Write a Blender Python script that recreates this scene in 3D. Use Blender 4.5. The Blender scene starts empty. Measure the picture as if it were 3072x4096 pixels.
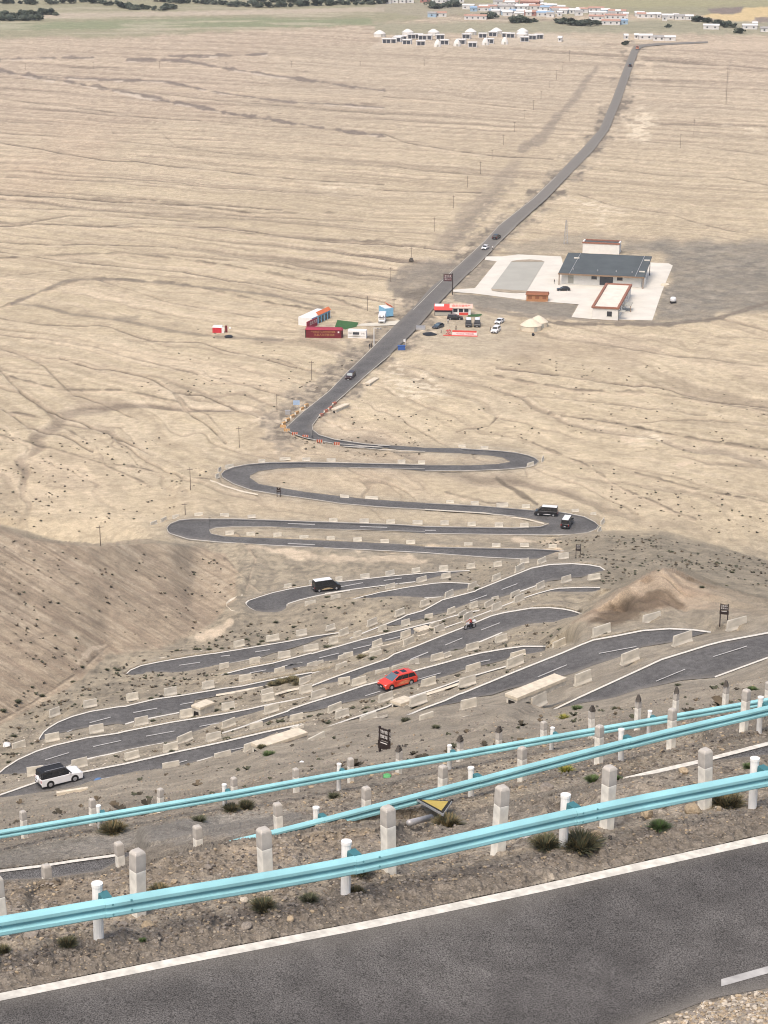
import bpy, bmesh, math, random
import numpy as np
from mathutils import Vector, Matrix
random.seed(7); RNG = np.random.default_rng(7)
C = bpy.context.scene.collection
SC = bpy.context.scene

# ------------------------------------------------------------------ camera, sky, sun, exposure
F = 8300.0; CX = 1536.0; CY = 2048.0; YH = -740.0      # focal length and horizon in photograph pixels
PITCH = math.atan((CY - YH) / F); CP = math.cos(PITCH); SP = math.sin(PITCH)
CAMZ = 155.0                                             # the plain is z = 0
cam_d = bpy.data.cameras.new('camera'); cam = bpy.data.objects.new('camera', cam_d); C.objects.link(cam)
cam_d.sensor_fit = 'VERTICAL'; cam_d.sensor_height = 36.0; cam_d.lens = 36.0 * F / 4096.0
cam_d.clip_start = 0.5; cam_d.clip_end = 40000
cam.location = (0, 0, CAMZ); cam.rotation_euler = (math.pi / 2 - PITCH, 0, 0)
SC.camera = cam
SUN_EL, SUN_AZ = 58.0, 205.0                             # azimuth clockwise from +Y: behind the camera, to its left
world = bpy.data.worlds.new('World'); SC.world = world; world.use_nodes = True
wn = world.node_tree.nodes; wl = world.node_tree.links
sky = wn.new('ShaderNodeTexSky'); sky.sky_type = 'NISHITA'; sky.sun_disc = False
sky.sun_elevation = math.radians(SUN_EL); sky.sun_rotation = math.radians(SUN_AZ)
sky.dust_density = 5.0; sky.air_density = 1.0; sky.ozone_density = 0.5
bg = wn['Background']; bg.inputs[1].default_value = 0.14
wl.new(sky.outputs[0], bg.inputs[0])
sd = bpy.data.lights.new('sun', 'SUN'); sd.energy = 1.4; sd.angle = math.radians(32); sd.color = (1.0, 0.93, 0.82)
so = bpy.data.objects.new('sun', sd); C.objects.link(so)
a_, e_ = math.radians(SUN_AZ), math.radians(SUN_EL)
sdir = Vector((math.sin(a_) * math.cos(e_), math.cos(a_) * math.cos(e_), math.sin(e_)))
so.rotation_euler = sdir.to_track_quat('Z', 'Y').to_euler()
SC.view_settings.view_transform = 'Standard'; SC.view_settings.look = 'None'
SC.view_settings.exposure = 0.58; SC.view_settings.gamma = 1.0
SC.cycles.filter_width = 1.05

# ------------------------------------------------------------------ pixel <-> ground
def ray_t(y, h): return h * F / (CP * (y - YH))
def PT(x, y, h):
    t = ray_t(y, h); v = (y - CY) / F
    return Vector(((x - CX) / F * t, (CP - v * SP) * t, CAMZ - h))
def ppm(y, h): return F / ray_t(y, h)                    # photograph pixels per metre there

# windows in which the photograph was measured: origin x, y and magnification
WIN = {'W1': (1150, 2780, 4.1475), 'W2': (1500, 2600, 4.1475), 'W3': (1850, 2480, 4.1475), 'W4': (850, 2750, 4.1475),
       'W5': (1150, 2580, 4.1475), 'W6': (1450, 2420, 4.1475), 'W7': (850, 2560, 4.1475), 'W8': (500, 2760, 4.1475),
       'A': (0, 2600, 2.765), 'B': (500, 2500, 2.765), 'C': (1000, 2450, 2.765), 'D': (1500, 2400, 2.765),
       'E': (800, 2150, 2.765), 'F': (1300, 2150, 2.765), 'G': (1800, 2150, 2.765), 'Z3': (2000, 2200, 1.5476),
       'z5': (500, 1700, 1.3825), 'z6': (1700, 1700, 1.3825), 'z4': (1100, 1150, 1.3825), 'z3': (1500, 900, 1.2762),
       'z2': (1536, 0, 1.0801), 'z1': (0, 0, 1.0801), 'L': (0, 2100, 1.2762), 'q6': (2000, 2700, 1.5476),
       'q5': (1000, 2700, 1.5083), 'q4': (0, 2700, 1.5083), 'q7': (0, 3200, 1.106), 'q8': (1500, 3200, 1.0553),
       'S': (0, 0, 1.0), 's1': (1180, 1200, 3.77), 's2': (1620, 1180, 3.77), 'wb': (2200, 950, 3.318),
       'v1': (1500, 100, 1.36), 'v2': (1500, 0, 1.19), 'v3': (2200, 0, 1.0917), 'v4': (0, 0, 1.19),
       'bd': (1100, 1560, 2.38), 'rt': (780, 1260, 4.76)}
def cv(w, *pts):
    ox, oy, m = WIN[w]
    return [(ox + p[0] / m, oy + p[1] / m) for p in pts]
# ------------------------------------------------------------------ the road, traced piece by piece (far edge, near edge, drop below camera left / right)
def sstep(a, b, x):
    t = np.clip((x - a) / (b - a), 0, 1); return t * t * (3 - 2 * t)
BANDS = {}
def band(name, far, near, h0, h1, grow=True):
    far = sorted(far); near = sorted(near)
    def ext(p):
        p = list(p)
        if p[0][0] <= 6 and grow:
            (x0, y0), (x1, y1) = p[0], p[1]; s = (y1 - y0) / max(1, x1 - x0); p.insert(0, (x0 - 420, y0 - s * 420))
        if p[-1][0] >= 3066 and grow:
            (x0, y0), (x1, y1) = p[-2], p[-1]; s = (y1 - y0) / max(1, x1 - x0); p.append((x1 + 420, y1 + s * 420))
        return p
    far = ext(far); near = ext(near)
    xa = max(far[0][0], near[0][0]); xb = min(far[-1][0], near[-1][0])
    BANDS[name] = dict(far=np.array(far), near=np.array(near), xa=xa, xb=xb, h0=h0, h1=h1)
def bfar(b, x): return np.interp(x, b['far'][:, 0], b['far'][:, 1])
def bnear(b, x): return np.maximum(np.interp(x, b['near'][:, 0], b['near'][:, 1]), bfar(b, x) + 1.0)
def bh(b, x): return b['h0'] + (b['h1'] - b['h0']) * np.clip((x - b['xa']) / max(1, b['xb'] - b['xa']), -.5, 1.5)

band('r1', cv('Z3', (320, 985), (500, 900), (740, 790), (1000, 670), (1290, 580), (1380, 557), (1659, 505)),
     cv('Z3', (320, 990), (520, 945), (700, 915), (850, 865), (1000, 835), (1130, 805), (1330, 790), (1659, 670)), 84, 81)
band('g', cv('W2', (500, 1080), (830, 940), (1160, 820), (1400, 710)) + cv('W3', (0, 1195), (880, 835), (1659, 525)) +
     cv('S', (2330, 2572), (2375, 2555), (2465, 2539), (2569, 2518), (2678, 2510), (2775, 2515), (2843, 2524)),
     cv('W2', (500, 1085), (730, 1010), (960, 950), (1110, 920), (1430, 860)) + cv('W3', (0, 1310), (500, 1240), (740, 1155), (1300, 1010), (1659, 925)) +
     cv('S', (2291, 2694), (2362, 2665), (2484, 2626), (2569, 2588), (2691, 2568), (2762, 2549), (2843, 2526)), 95, 90)
band('m', cv('W1', (630, 530), (900, 430), (1659, 175)) + cv('W2', (270, 885), (570, 770), (1160, 575), (1390, 490)) + cv('W3', (210, 900), (730, 750)),
     cv('W1', (630, 535), (900, 440), (1200, 380), (1659, 215)) + cv('W2', (270, 935), (560, 800), (870, 680), (1390, 545)) + cv('W3', (210, 950), (730, 770)), 99, 96)
band('r2', cv('A', (0, 1590), (400, 1450), (870, 1345)) + cv('W8', (0, 1205), (870, 1005), (1659, 835)) + cv('W4', (870, 720), (1480, 590), (1650, 545)),
     cv('A', (0, 1640), (400, 1580), (640, 1545), (900, 1500), (1120, 1440), (1340, 1390)) + cv('B', (250, 1625), (410, 1600), (600, 1555), (800, 1510), (970, 1460)) +
     cv('W4', (310, 1110), (480, 1055), (660, 920), (760, 890), (1000, 800), (1290, 740), (1480, 620), (1650, 550)), 102, 100)
band('red', cv('W4', (160, 740), (480, 640), (870, 500), (1300, 340)) + cv('W5', (0, 1080), (400, 930), (850, 795), (1280, 650), (1520, 590)) +
     cv('W2', (640, 330), (1000, 235), (1450, 110)) + cv('W3', (0, 605), (300, 530), (700, 460), (1000, 420), (1380, 420)),
     cv('W4', (160, 745), (610, 610), (820, 590), (1000, 520), (1250, 490)) + cv('W5', (0, 1165), (250, 1120), (400, 1100), (660, 1040), (900, 970), (1300, 880)) +
     cv('W2', (0, 755), (280, 660), (560, 590), (770, 540), (1000, 480), (1250, 410)) + cv('W3', (0, 830), (300, 760), (560, 700), (730, 650), (800, 600), (1050, 570), (1250, 540), (1380, 500)), 109, 105)
band('r3', cv('A', (0, 1340), (60, 1290), (200, 1200), (400, 1110), (600, 1045), (960, 960), (1300, 910)) + cv('W8', (0, 670), (760, 520), (1200, 450), (1659, 375)) + cv('W4', (590, 345), (870, 280), (1620, 135)),
     cv('A', (0, 1375), (290, 1365), (490, 1330), (700, 1310), (790, 1270), (970, 1203), (1350, 1115)) + cv('W8', (0, 1000), (640, 880), (860, 830), (1100, 705), (1350, 620)) + cv('W4', (0, 605), (150, 570), (400, 500), (850, 370), (1060, 270), (1620, 145)), 114, 112)
band('e', cv('W5', (400, 660), (740, 530), (1080, 410), (1659, 210)) + cv('W6', (520, 800), (880, 670), (1200, 540), (1659, 360)) + cv('G', (280, 930), (460, 855), (600, 820), (900, 770), (1100, 765), (1250, 780), (1350, 800), (1460, 835)),
     cv('W5', (400, 695), (560, 650), (830, 610), (1030, 600), (1190, 520), (1440, 430)) + cv('W6', (0, 1160), (190, 1095), (480, 1030), (760, 910), (930, 890), (1130, 870), (1460, 760)) +
     cv('W3', (0, 480), (60, 430), (260, 372), (660, 205), (880, 120), (1100, 60)) + cv('G', (1150, 940), (1250, 905), (1400, 870), (1460, 837)), 116, 113)
band('l7', cv('A', (428, 992), (440, 960), (480, 900), (540, 850), (640, 790), (800, 725), (1000, 670), (1300, 620)) + cv('B', (0, 890), (330, 810), (620, 770), (1100, 690)) + cv('W7', (480, 750), (1000, 640), (1659, 535)) + cv('W5', (400, 440), (800, 370)),
     cv('A', (428, 995), (500, 980), (660, 920), (790, 890), (990, 850), (1150, 835), (1300, 815)) + cv('B', (0, 1100), (100, 1070), (260, 1035), (600, 970), (740, 930), (770, 830), (950, 800), (1200, 740), (1400, 705)) +
     cv('W7', (630, 800), (1000, 735), (1250, 690), (1430, 640), (1620, 580)) + cv('W5', (180, 550), (380, 490), (800, 378)), 119, 121)
band('n', cv('W7', (100, 578), (250, 535), (620, 440), (1000, 370), (1640, 203)) + cv('W5', (400, 130), (870, 0)) + cv('W6', (0, 555), (640, 400), (1000, 310), (1300, 240)) + cv('G', (0, 870), (170, 825), (330, 795)),
     cv('W7', (100, 580), (500, 575), (640, 565), (1000, 540), (1200, 495), (1560, 440)) + cv('W5', (320, 365), (600, 280), (840, 240), (1090, 180), (1350, 100)) + cv('W6', (160, 680), (320, 620), (640, 560), (800, 490), (870, 470), (900, 395), (1110, 330), (1300, 250)) + cv('G', (0, 885), (330, 800)), 123, 123)
band('d', cv('S', (1775, 2509), (1850, 2483), (1963, 2439), (2053, 2404), (2093, 2389), (2147, 2371), (2198, 2357), (2234, 2350), (2343, 2346), (2400, 2347)),
     cv('S', (1775, 2513), (1850, 2488), (1963, 2445), (2053, 2410), (2093, 2396), (2147, 2380), (2198, 2366), (2280, 2366), (2343, 2369), (2375, 2366), (2400, 2358)), 120, 118)
band('a', cv('B', (0, 545), (60, 490), (180, 440), (400, 395), (700, 345), (960, 308)) + cv('W7', (0, 215), (350, 160), (800, 85), (1250, 10)) + cv('C', (700, 255), (980, 215)),
     cv('B', (0, 560), (200, 545), (240, 518), (330, 520), (620, 530), (950, 470)) + cv('W7', (0, 440), (270, 395), (780, 290), (1000, 220), (1300, 140)) + cv('C', (640, 340), (780, 280), (980, 222)), 130, 131)
band('c', cv('W6', (-210, 545), (0, 455), (640, 205), (1000, 80)) + cv('F', (900, 850), (1300, 680), (1659, 585)) + cv('G', (300, 570), (600, 450), (900, 330), (1100, 290), (1350, 280), (1550, 295), (1659, 315), (1725, 360)),
     cv('W6', (-210, 550), (0, 470), (260, 380), (400, 345), (620, 330), (780, 270), (1030, 220), (1160, 170), (1390, 120), (1530, 60)) + cv('G', (210, 730), (300, 700), (460, 680), (540, 665), (660, 630), (760, 600), (950, 530), (1100, 480), (1220, 465), (1340, 445), (1450, 440), (1570, 400), (1725, 363)), 128, 127)
band('j', cv('F', (180, 705), (600, 600), (900, 545), (1200, 500), (1350, 490), (1580, 500), (1720, 525)),
     cv('F', (180, 708), (400, 672), (560, 665), (750, 650), (850, 650), (950, 655), (1100, 665), (1300, 655), (1330, 620), (1420, 590), (1580, 560), (1720, 527)), 135, 135)
band('v', cv('E', (505, 730), (515, 715), (540, 690), (640, 655), (800, 605), (1000, 560), (1250, 520), (1480, 490), (1659, 470)) + cv('F', (670, 425), (1000, 395), (1300, 370), (1600, 360)),
     cv('E', (505, 735), (560, 790), (620, 815), (700, 825), (830, 830), (900, 815), (950, 785), (960, 742), (1100, 692), (1250, 655), (1400, 625), (1659, 585)) + cv('F', (300, 575), (660, 530), (1000, 490), (1130, 460), (1290, 420), (1600, 363)), 140, 142)
K_out_t = cv('z5', (232, 572), (237, 560), (250, 545), (300, 525), (370, 518), (600, 518), (900, 528), (1500, 549)) + cv('z6', (0, 560), (300, 565), (500, 568), (640, 560), (680, 545))
band('k0', cv('z5', (232, 572), (237, 560), (250, 545), (300, 525), (370, 518), (465, 518)), cv('z5', (232, 574), (237, 588), (250, 600), (350, 630), (465, 642)), 149.3, 149.3)
band('k1', cv('z5', (465, 518), (600, 518), (900, 528), (1500, 549)) + cv('z6', (0, 560), (300, 565), (500, 566), (640, 558), (690, 547)),
     cv('z5', (465, 578), (500, 567), (600, 560), (800, 562), (1000, 572), (1500, 586)) + cv('z6', (0, 600), (400, 605), (690, 608)), 149.5, 151.3)
band('k2', cv('z5', (465, 582), (475, 600), (550, 615), (800, 625), (1500, 656)) + cv('z6', (0, 672), (400, 680), (600, 683), (770, 694)),
     cv('z5', (465, 642), (500, 645), (800, 665), (1500, 700)) + cv('z6', (0, 712), (200, 722), (350, 733), (480, 740), (560, 742), (620, 740), (720, 705), (770, 697)), 149.1, 147)
band('p3', cv('z5', (690, 290), (740, 325), (850, 345), (1000, 370), (1300, 405), (1500, 420)) + cv('z6', (0, 430), (300, 445), (600, 470), (690, 474.5)),
     cv('z5', (690, 357), (850, 385), (1000, 405), (1200, 435), (1400, 452), (1500, 458)) + cv('z6', (0, 467), (300, 485), (500, 505), (600, 520), (690, 546)), 152.9, 151.5)
band('p3b', cv('z6', (685, 474), (740, 478), (800, 488), (880, 505), (940, 535), (960, 555)), cv('z6', (685, 608), (700, 608), (820, 605), (900, 595), (950, 575), (960, 560)), 151.4, 151.4)
band('p2b', cv('z5', (532, 270), (550, 250), (600, 230), (680, 215), (690, 214)), cv('z5', (532, 274), (540, 290), (600, 325), (690, 357)), 153, 153)
band('p2', cv('z5', (690, 214), (800, 205), (1000, 203), (1200, 208), (1500, 215)) + cv('z6', (0, 222), (250, 222), (400, 215), (471, 203)),
     cv('z5', (690, 280), (740, 255), (850, 240), (1000, 234), (1200, 234), (1500, 241)) + cv('z6', (0, 255), (300, 252), (450, 245), (471, 245)), 153.05, 153.75)
band('p1b', cv('z6', (470, 147), (500, 150), (570, 165), (610, 180), (630, 198)), cv('z6', (470, 245), (560, 235), (610, 220), (630, 202)), 153.8, 153.8)
band('p1', cv('z4', (205, 785), (240, 815), (330, 840), (500, 865), (640, 872)) + cv('z5', (1400, 112)) + cv('z6', (0, 125), (200, 128), (400, 140), (472, 147)),
     cv('z4', (205, 840), (330, 865), (600, 886)) + cv('z5', (1200, 118), (1400, 135)) + cv('z6', (0, 148), (200, 157), (350, 168), (430, 180), (472, 204)), 154.5, 153.9)
# the first lanes in front of the camera
R1L = [(-1500, 4310)] + cv('q7', (0, 871), (800, 710), (1659, 545)) + cv('q8', (700, 372), (1659, 160)) + [(4500, 3045)]
def hr1(x): return 14.2 + 0.7 * x / 3072.0
band('road_near', [(x, y - 16) for x, y in R1L], [(-1500, 4745), (2000, 4745), (2350, 4200), (2580, 4096), (2850, 3992), (3080, 3950), (4500, 3640)], 14.2, 14.9, False)
LIP = [(0, 3522), (200, 3512), (420, 3488), (600, 3440), (760, 3398), (900, 3368), (1080, 3348), (1250, 3318), (1400, 3302), (1500, 3296)]
band('road_mid', cv('q6', (700, 655), (900, 604), (1230, 528), (1659, 415)), cv('q6', (700, 660), (760, 645), (1000, 602), (1310, 532), (1659, 492)), 21.3, 21.3)
band('road_low', [(-5, 3478), (170, 3457), (300, 3437), (470, 3414), (560, 3401)], [(-5, 3522), (200, 3512), (400, 3484), (480, 3440), (560, 3403)], 28.3, 28.3)
BANDS['road_near']['h0'] = hr1(-1500); BANDS['road_near']['h1'] = hr1(4500)

# guide lines: (x, y, drop)
GUIDES = []
def guide(pts): GUIDES.append(np.array(sorted(pts), float))
guide([(2010, 4748, 14.6), (2600, 4748, 12.8), (4600, 4748, 11.5)])
guide([(2580, 4110, 14.75), (3072, 4096, 13.9), (4600, 4096, 13.9)])
guide([(-420, 3850, 14.1), (395, 3755, 14.25), (1380, 3580, 14.5), (2250, 3385, 14.7), (3012, 3225, 14.9), (3500, 3120, 15)])
guide([(-420, 3590, 14.9)] + [(x, y + 6, 14.9) for x, y in LIP])
guide([(425, 3488, 21.4), (510, 3462, 21.7)] + [(x, y - 4, 21.8) for x, y in LIP if x > 590]); guide([(2420, 3150, 15.6), (2491, 3122, 15.8), (2646, 3096, 15.8), (2846, 3050, 15.8), (3072, 3026, 15.8), (3500, 2960, 15.8)])
guide([(1300, 3290, 20.6), (1500, 3255, 20.9), (1885, 3190, 21.2), (2477, 3045, 21.4), (3035, 2912, 21.6), (3500, 2800, 21.6)])
guide([(-420, 3460, 29), (400, 3321, 29), (900, 3235, 29), (1355, 3152, 29), (1797, 3077, 29), (2205, 3004, 29), (2594, 2936, 29), (3072, 2855, 29), (3500, 2780, 29)])
guide([(-420, 3420, 30), (400, 3290, 30), (900, 3205, 30), (1355, 3125, 30), (1797, 3052, 30), (2205, 2982, 30), (2594, 2916, 30), (3072, 2838, 30), (3500, 2765, 30)])
RB3 = [(-420, 3460), (400, 3321), (900, 3235), (1355, 3152), (1797, 3077), (2205, 3004), (2594, 2936), (3072, 2855), (3500, 2780)]
guide([(x, y + 64, 28.75) for x, y in RB3 if x >= 800]); guide([(x, y + 78, 23.2) for x, y in RB3 if x >= 800])
RB2 = [(1500, 3255), (1885, 3190), (2200, 3113)]
guide([(x, y + 58, 21.1) for x, y in RB2]); guide([(x, y + 74, 17.3) for x, y in RB2])
rid = [(-420, 2010, 119), (0, 2112, 124.5), (118, 2147, 126), (235, 2170, 127.5), (376, 2182, 130), (470, 2178, 133), (548, 2167, 136.5), (650, 2172, 140), (784, 2184, 143.5)]
guide(rid[:-1]); guide([(x, y - 5, min(153.0, 153 - max(0, x - 376) / 60)) for x, y, h in rid[:-1]])
guide([(-420, 3090, 117), (0, 2885, 121.5), (130, 2815, 124), (320, 2700, 128), (420, 2600, 131.5), (600, 2585, 133), (780, 2560, 135), (860, 2490, 138), (905, 2420, 140.5)])
hump = [(2206, 2172, 148), (2300, 2143, 147), (2394, 2134, 146), (2500, 2131, 145), (2626, 2130, 144), (2713, 2148, 144), (2807, 2177, 143), (2900, 2206, 142), (3072, 2255, 140), (3500, 2350, 138)]
guide(hump); guide([(x, y - 5, 152.0) for x, y, h in hump])
mound = [(2304, 2478, 98), (2452, 2376, 95), (2549, 2317, 93), (2614, 2279, 92), (2659, 2275, 91.5), (2698, 2279, 92), (2775, 2311, 93), (2905, 2357, 93), (3072, 2402, 92), (3500, 2480, 91)]
guide(mound)
guide([(2430, 2384, 122), (2452, 2370, 124), (2549, 2311, 126), (2614, 2273, 128), (2659, 2269, 128), (2698, 2273, 128), (2775, 2305, 126), (2905, 2351, 122), (3072, 2396, 118), (3500, 2474, 112)])
guide([(2420, 2500, 94.5), (2600, 2480, 93), (2740, 2440, 92.6), (2900, 2500, 88), (3072, 2490, 86)])
guide([(-1500, 1700, 155), (1150, 1700, 154.8), (2200, 1760, 154.6), (4600, 1760, 154.6)])
guide([(-1500, 2060, 153.2), (580, 2074, 151.2), (692, 2066, 151.2)])
guide([(2400, 2040, 152.8), (4600, 2040, 152.8)])

# ------------------------------------------------------------------ noise
def _hash(ix, iy, seed):
    h = (ix.astype(np.int64) * 374761393 + iy.astype(np.int64) * 668265263 + seed * 974634777) & 0xffffffff
    h = ((h ^ (h >> 13)) * 1274126177) & 0xffffffff
    return ((h ^ (h >> 16)) & 0xffff) / 65535.0
def vn(x, y, seed=0):
    ix = np.floor(x); iy = np.floor(y); fx = x - ix; fy = y - iy
    fx = fx * fx * fx * (fx * (fx * 6 - 15) + 10); fy = fy * fy * fy * (fy * (fy * 6 - 15) + 10)
    a = _hash(ix, iy, seed); b = _hash(ix + 1, iy, seed); c = _hash(ix, iy + 1, seed); d = _hash(ix + 1, iy + 1, seed)
    return (a + (b - a) * fx) * (1 - fy) + (c + (d - c) * fx) * fy
def fbm(x, y, seed=0, o=4, g=.5):
    s = 0; a = 1; t = 0
    for k in range(o):
        s = s + a * vn(x * 2 ** k + 17.3 * k, y * 2 ** k - 9.1 * k, seed + k); t += a; a *= g
    return s / t
# ------------------------------------------------------------------ height field over the view fan
gx = np.concatenate([np.linspace(-1500, -110, 46), np.arange(-100, 3173, 4.0), np.linspace(3182, 4572, 46)])
gy = np.concatenate([np.linspace(-640, -20, 56), np.arange(-16, 3000, 3.0), np.arange(3000, 4112, 3.0), np.linspace(4120, 4750, 64)])
NX, NY = len(gx), len(gy)
HF = np.zeros((NY, NX)); RM = np.zeros((NY, NX), np.float32)
def column(xq, fade=True):
    ys = [-640.0]; hs = [155.0]; segs = []
    for b in BANDS.values():
        if b['xa'] <= xq <= b['xb']:
            yf = float(bfar(b, xq)); yn = float(bnear(b, xq)); h = float(bh(b, xq))
            ys += [yf - 2, yn + 1]; hs += [h, h]; segs.append((yf, yn))
    for g in GUIDES:
        if g[0, 0] <= xq <= g[-1, 0]:
            ys.append(float(np.interp(xq, g[:, 0], g[:, 1]))); hs.append(float(np.interp(xq, g[:, 0], g[:, 2])))
    o = np.argsort(ys); ys = np.array(ys)[o]; hs = np.array(hs)[o]
    if fade:                                              # beyond its end a trace dies away along its own direction
        ey, eh = [], []
        for (ex, eyy, sl, h, R, sg) in ENDS:
            d = (xq - ex) * sg
            if 0 < d < R:
                y = eyy + sl * (xq - ex); t = d / R; t = t * t * (3 - 2 * t)
                if any(a - 6 < y < c + 6 for a, c in segs): continue
                ey.append(y); eh.append(h * (1 - t) + float(np.interp(y, ys, hs)) * t)
        if ey:
            ys = np.concatenate([ys, ey]); hs = np.concatenate([hs, eh]); o = np.argsort(ys); ys = ys[o]; hs = hs[o]
    zz = hs / (ys - YH)
    for k in range(1, len(zz)):                           # depth must shrink downwards
        if zz[k] > zz[k - 1] * 0.9995: zz[k] = zz[k - 1] * 0.9995
    return ys, zz * (ys - YH), segs
ENDS = []
for b in BANDS.values():
    for e, sg in ((b['xa'], -1), (b['xb'], 1)):
        if 4 < e < 3068:
            q = e - sg * 60; ym = .5 * (bfar(b, e) + bnear(b, e)); yq = .5 * (bfar(b, q) + bnear(b, q))
            ENDS.append((e, float(ym), float((ym - yq) / (sg * 60)) * .8, float(bh(b, e)), 230.0, sg))
for g in GUIDES:
    for i, k, sg in ((0, 1, -1), (-1, -2, 1)):
        e = g[i, 0]
        if 4 < e < 3068 and g[i, 1] > 2125: ENDS.append((e, g[i, 1], (g[i, 1] - g[k, 1]) / (g[i, 0] - g[k, 0]), g[i, 2], 330.0 if g[i, 1] > 2900 else 160.0, sg))
for j, x in enumerate(gx):
    xq = min(max(x, -380), 3450); ys, hh, segs = column(xq); yq = gy + .215 * (x - xq) * sstep(2750, 3000, gy)
    HF[:, j] = np.interp(yq, ys, hh)
    for yf, yn in segs:
        RM[(yq >= yf) & (yq <= yn), j] = 1
def blur1(a, axis, n):
    if n < 1: return a
    k = np.hanning(2 * n + 3)[1:-1]; k /= k.sum()
    pad = [(0, 0), (0, 0)]; pad[axis] = (n, n)
    ap = np.pad(a, pad, mode='edge'); out = np.zeros_like(a)
    for i, w in enumerate(k):
        sl = [slice(None)] * 2; sl[axis] = slice(i, i + a.shape[axis]); out += w * ap[tuple(sl)]
    return out
RMs = blur1(blur1(RM.astype(float), 0, 3), 1, 3)
HB = blur1(blur1(HF, 1, 9), 0, 1)
keep = np.clip(RMs * 2.2, 0, 1)
HF = HF * keep + HB * (1 - keep)
GX, GY = np.meshgrid(gx, gy)
T0 = HF * F / (CP * (GY - YH)); WX = (GX - CX) / F * T0; WY = (CP - (GY - CY) / F * SP) * T0
def hs(x, y):
    x = min(max(x, gx[0]), gx[-1] - 1e-3); y = min(max(y, gy[0]), gy[-1] - 1e-3)
    j = int(np.searchsorted(gx, x, 'right') - 1); i = int(np.searchsorted(gy, y, 'right') - 1)
    fx = (x - gx[j]) / (gx[j + 1] - gx[j]); fy = (y - gy[i]) / (gy[i + 1] - gy[i])
    a = HF[i, j] * (1 - fx) + HF[i, j + 1] * fx; b = HF[i + 1, j] * (1 - fx) + HF[i + 1, j + 1] * fx
    return a * (1 - fy) + b * fy
def P(x, y, h=None): return PT(x, y, hs(x, y) if h is None else h)

# relief
off = np.clip(1 - RMs * 1.6, 0, 1)                         # none on the carriageway
near = np.clip((90 - T0) / 60, 0, 1)
hill = sstep(60, 140, T0) * (1 - sstep(440, 520, T0))
plain = sstep(440, 520, T0)
rel = np.zeros_like(HF); off_n = np.clip(1 - blur1(blur1(RM.astype(float), 0, 8), 1, 8) * 2.2, 0, 1); off = np.where(T0 < 90, off_n, off)
rel += off * near * (0.10 * (fbm(WX / 1.1, WY / 1.1, 3, 3) - .5) + 0.05 * (fbm(WX / .20, WY / .26, 5, 3) - .5) + 0.045 * (vn(WX / .06, WY / .10, 9) - .5))
rel += off * near * sstep(.66, .8, vn(WX / .22, WY / .28, 21)) * .05
rel += off * hill * (1.5 * (fbm(WX / 14, WY / 22, 31, 4) - .5) + .5 * (fbm(WX / 2.0, WY / 5, 37, 3) - .5))
mid = sstep(40, 80, T0) * (1 - sstep(150, 210, T0))
rel += off * mid * (.8 * (fbm(WX / 3.0, WY / 7, 41, 4) - .5))
# dry gullies of the fan: lines that run down from the far right towards the near left of each rill
def Fk(D): return np.where(D < 480, 480 * .55, 0) + np.where(D >= 480, 480 * .55 + .55 * (D - 480) + .5 * 1.75 / 400 * np.minimum(D - 480, 400) ** 2 + 1.75 * np.maximum(D - 880, 0), 0) + np.where(D < 480, .45 * (D - 480), 0)
wv = WX + Fk(WY) + 26 * (fbm(WX / 90, WY / 140, 51, 3) - .5) * 2
wv2 = wv + 9 * (fbm(WX / 18, WY / 30, 57, 3) - .5) * 2
def lines(v, u, per, lu, seed, w):
    n = vn(v / per, u / lu, seed); n = .7 * n + .3 * vn(v / per * 2.1, u / lu * 2, seed + 1)
    wd = w * (.25 + 1.5 * sstep(.35, .8, vn(v / (per * 1.7), u / (lu * .45), seed + 3)))
    gr = np.abs(np.gradient(n, axis=0)) + .5 * np.abs(np.gradient(n, axis=1)); we = np.maximum(wd, 1.5 * gr)
    return (1 - sstep(.25, 1, np.abs(n - .5) / we)) * np.clip(wd / we * 1.15, 0, 1) ** .7
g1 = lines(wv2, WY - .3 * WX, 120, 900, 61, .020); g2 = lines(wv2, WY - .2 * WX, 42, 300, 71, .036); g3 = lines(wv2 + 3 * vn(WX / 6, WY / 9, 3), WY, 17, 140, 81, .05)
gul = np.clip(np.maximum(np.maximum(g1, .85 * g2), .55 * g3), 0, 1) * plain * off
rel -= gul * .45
rel += plain * off * .5 * (fbm(WX / 25, WY / 60, 91, 3) - .5)
mnd = sstep(240, 250, T0) * (1 - sstep(268, 280, T0)) * (GX > 2250) * (GY < 2500) * (GY > 2260)
rel += mnd * off * 1.3 * (fbm((WX + .5 * (WY - 255)) / 1.6, WY / 14, 97, 4) - .5)
# rills on the spur at the left
sx = WX + .62 * WY
rill = sstep(.5, .75, fbm(sx / 5.5, (WY - .62 * WX) / 90, 95, 3))
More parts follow.
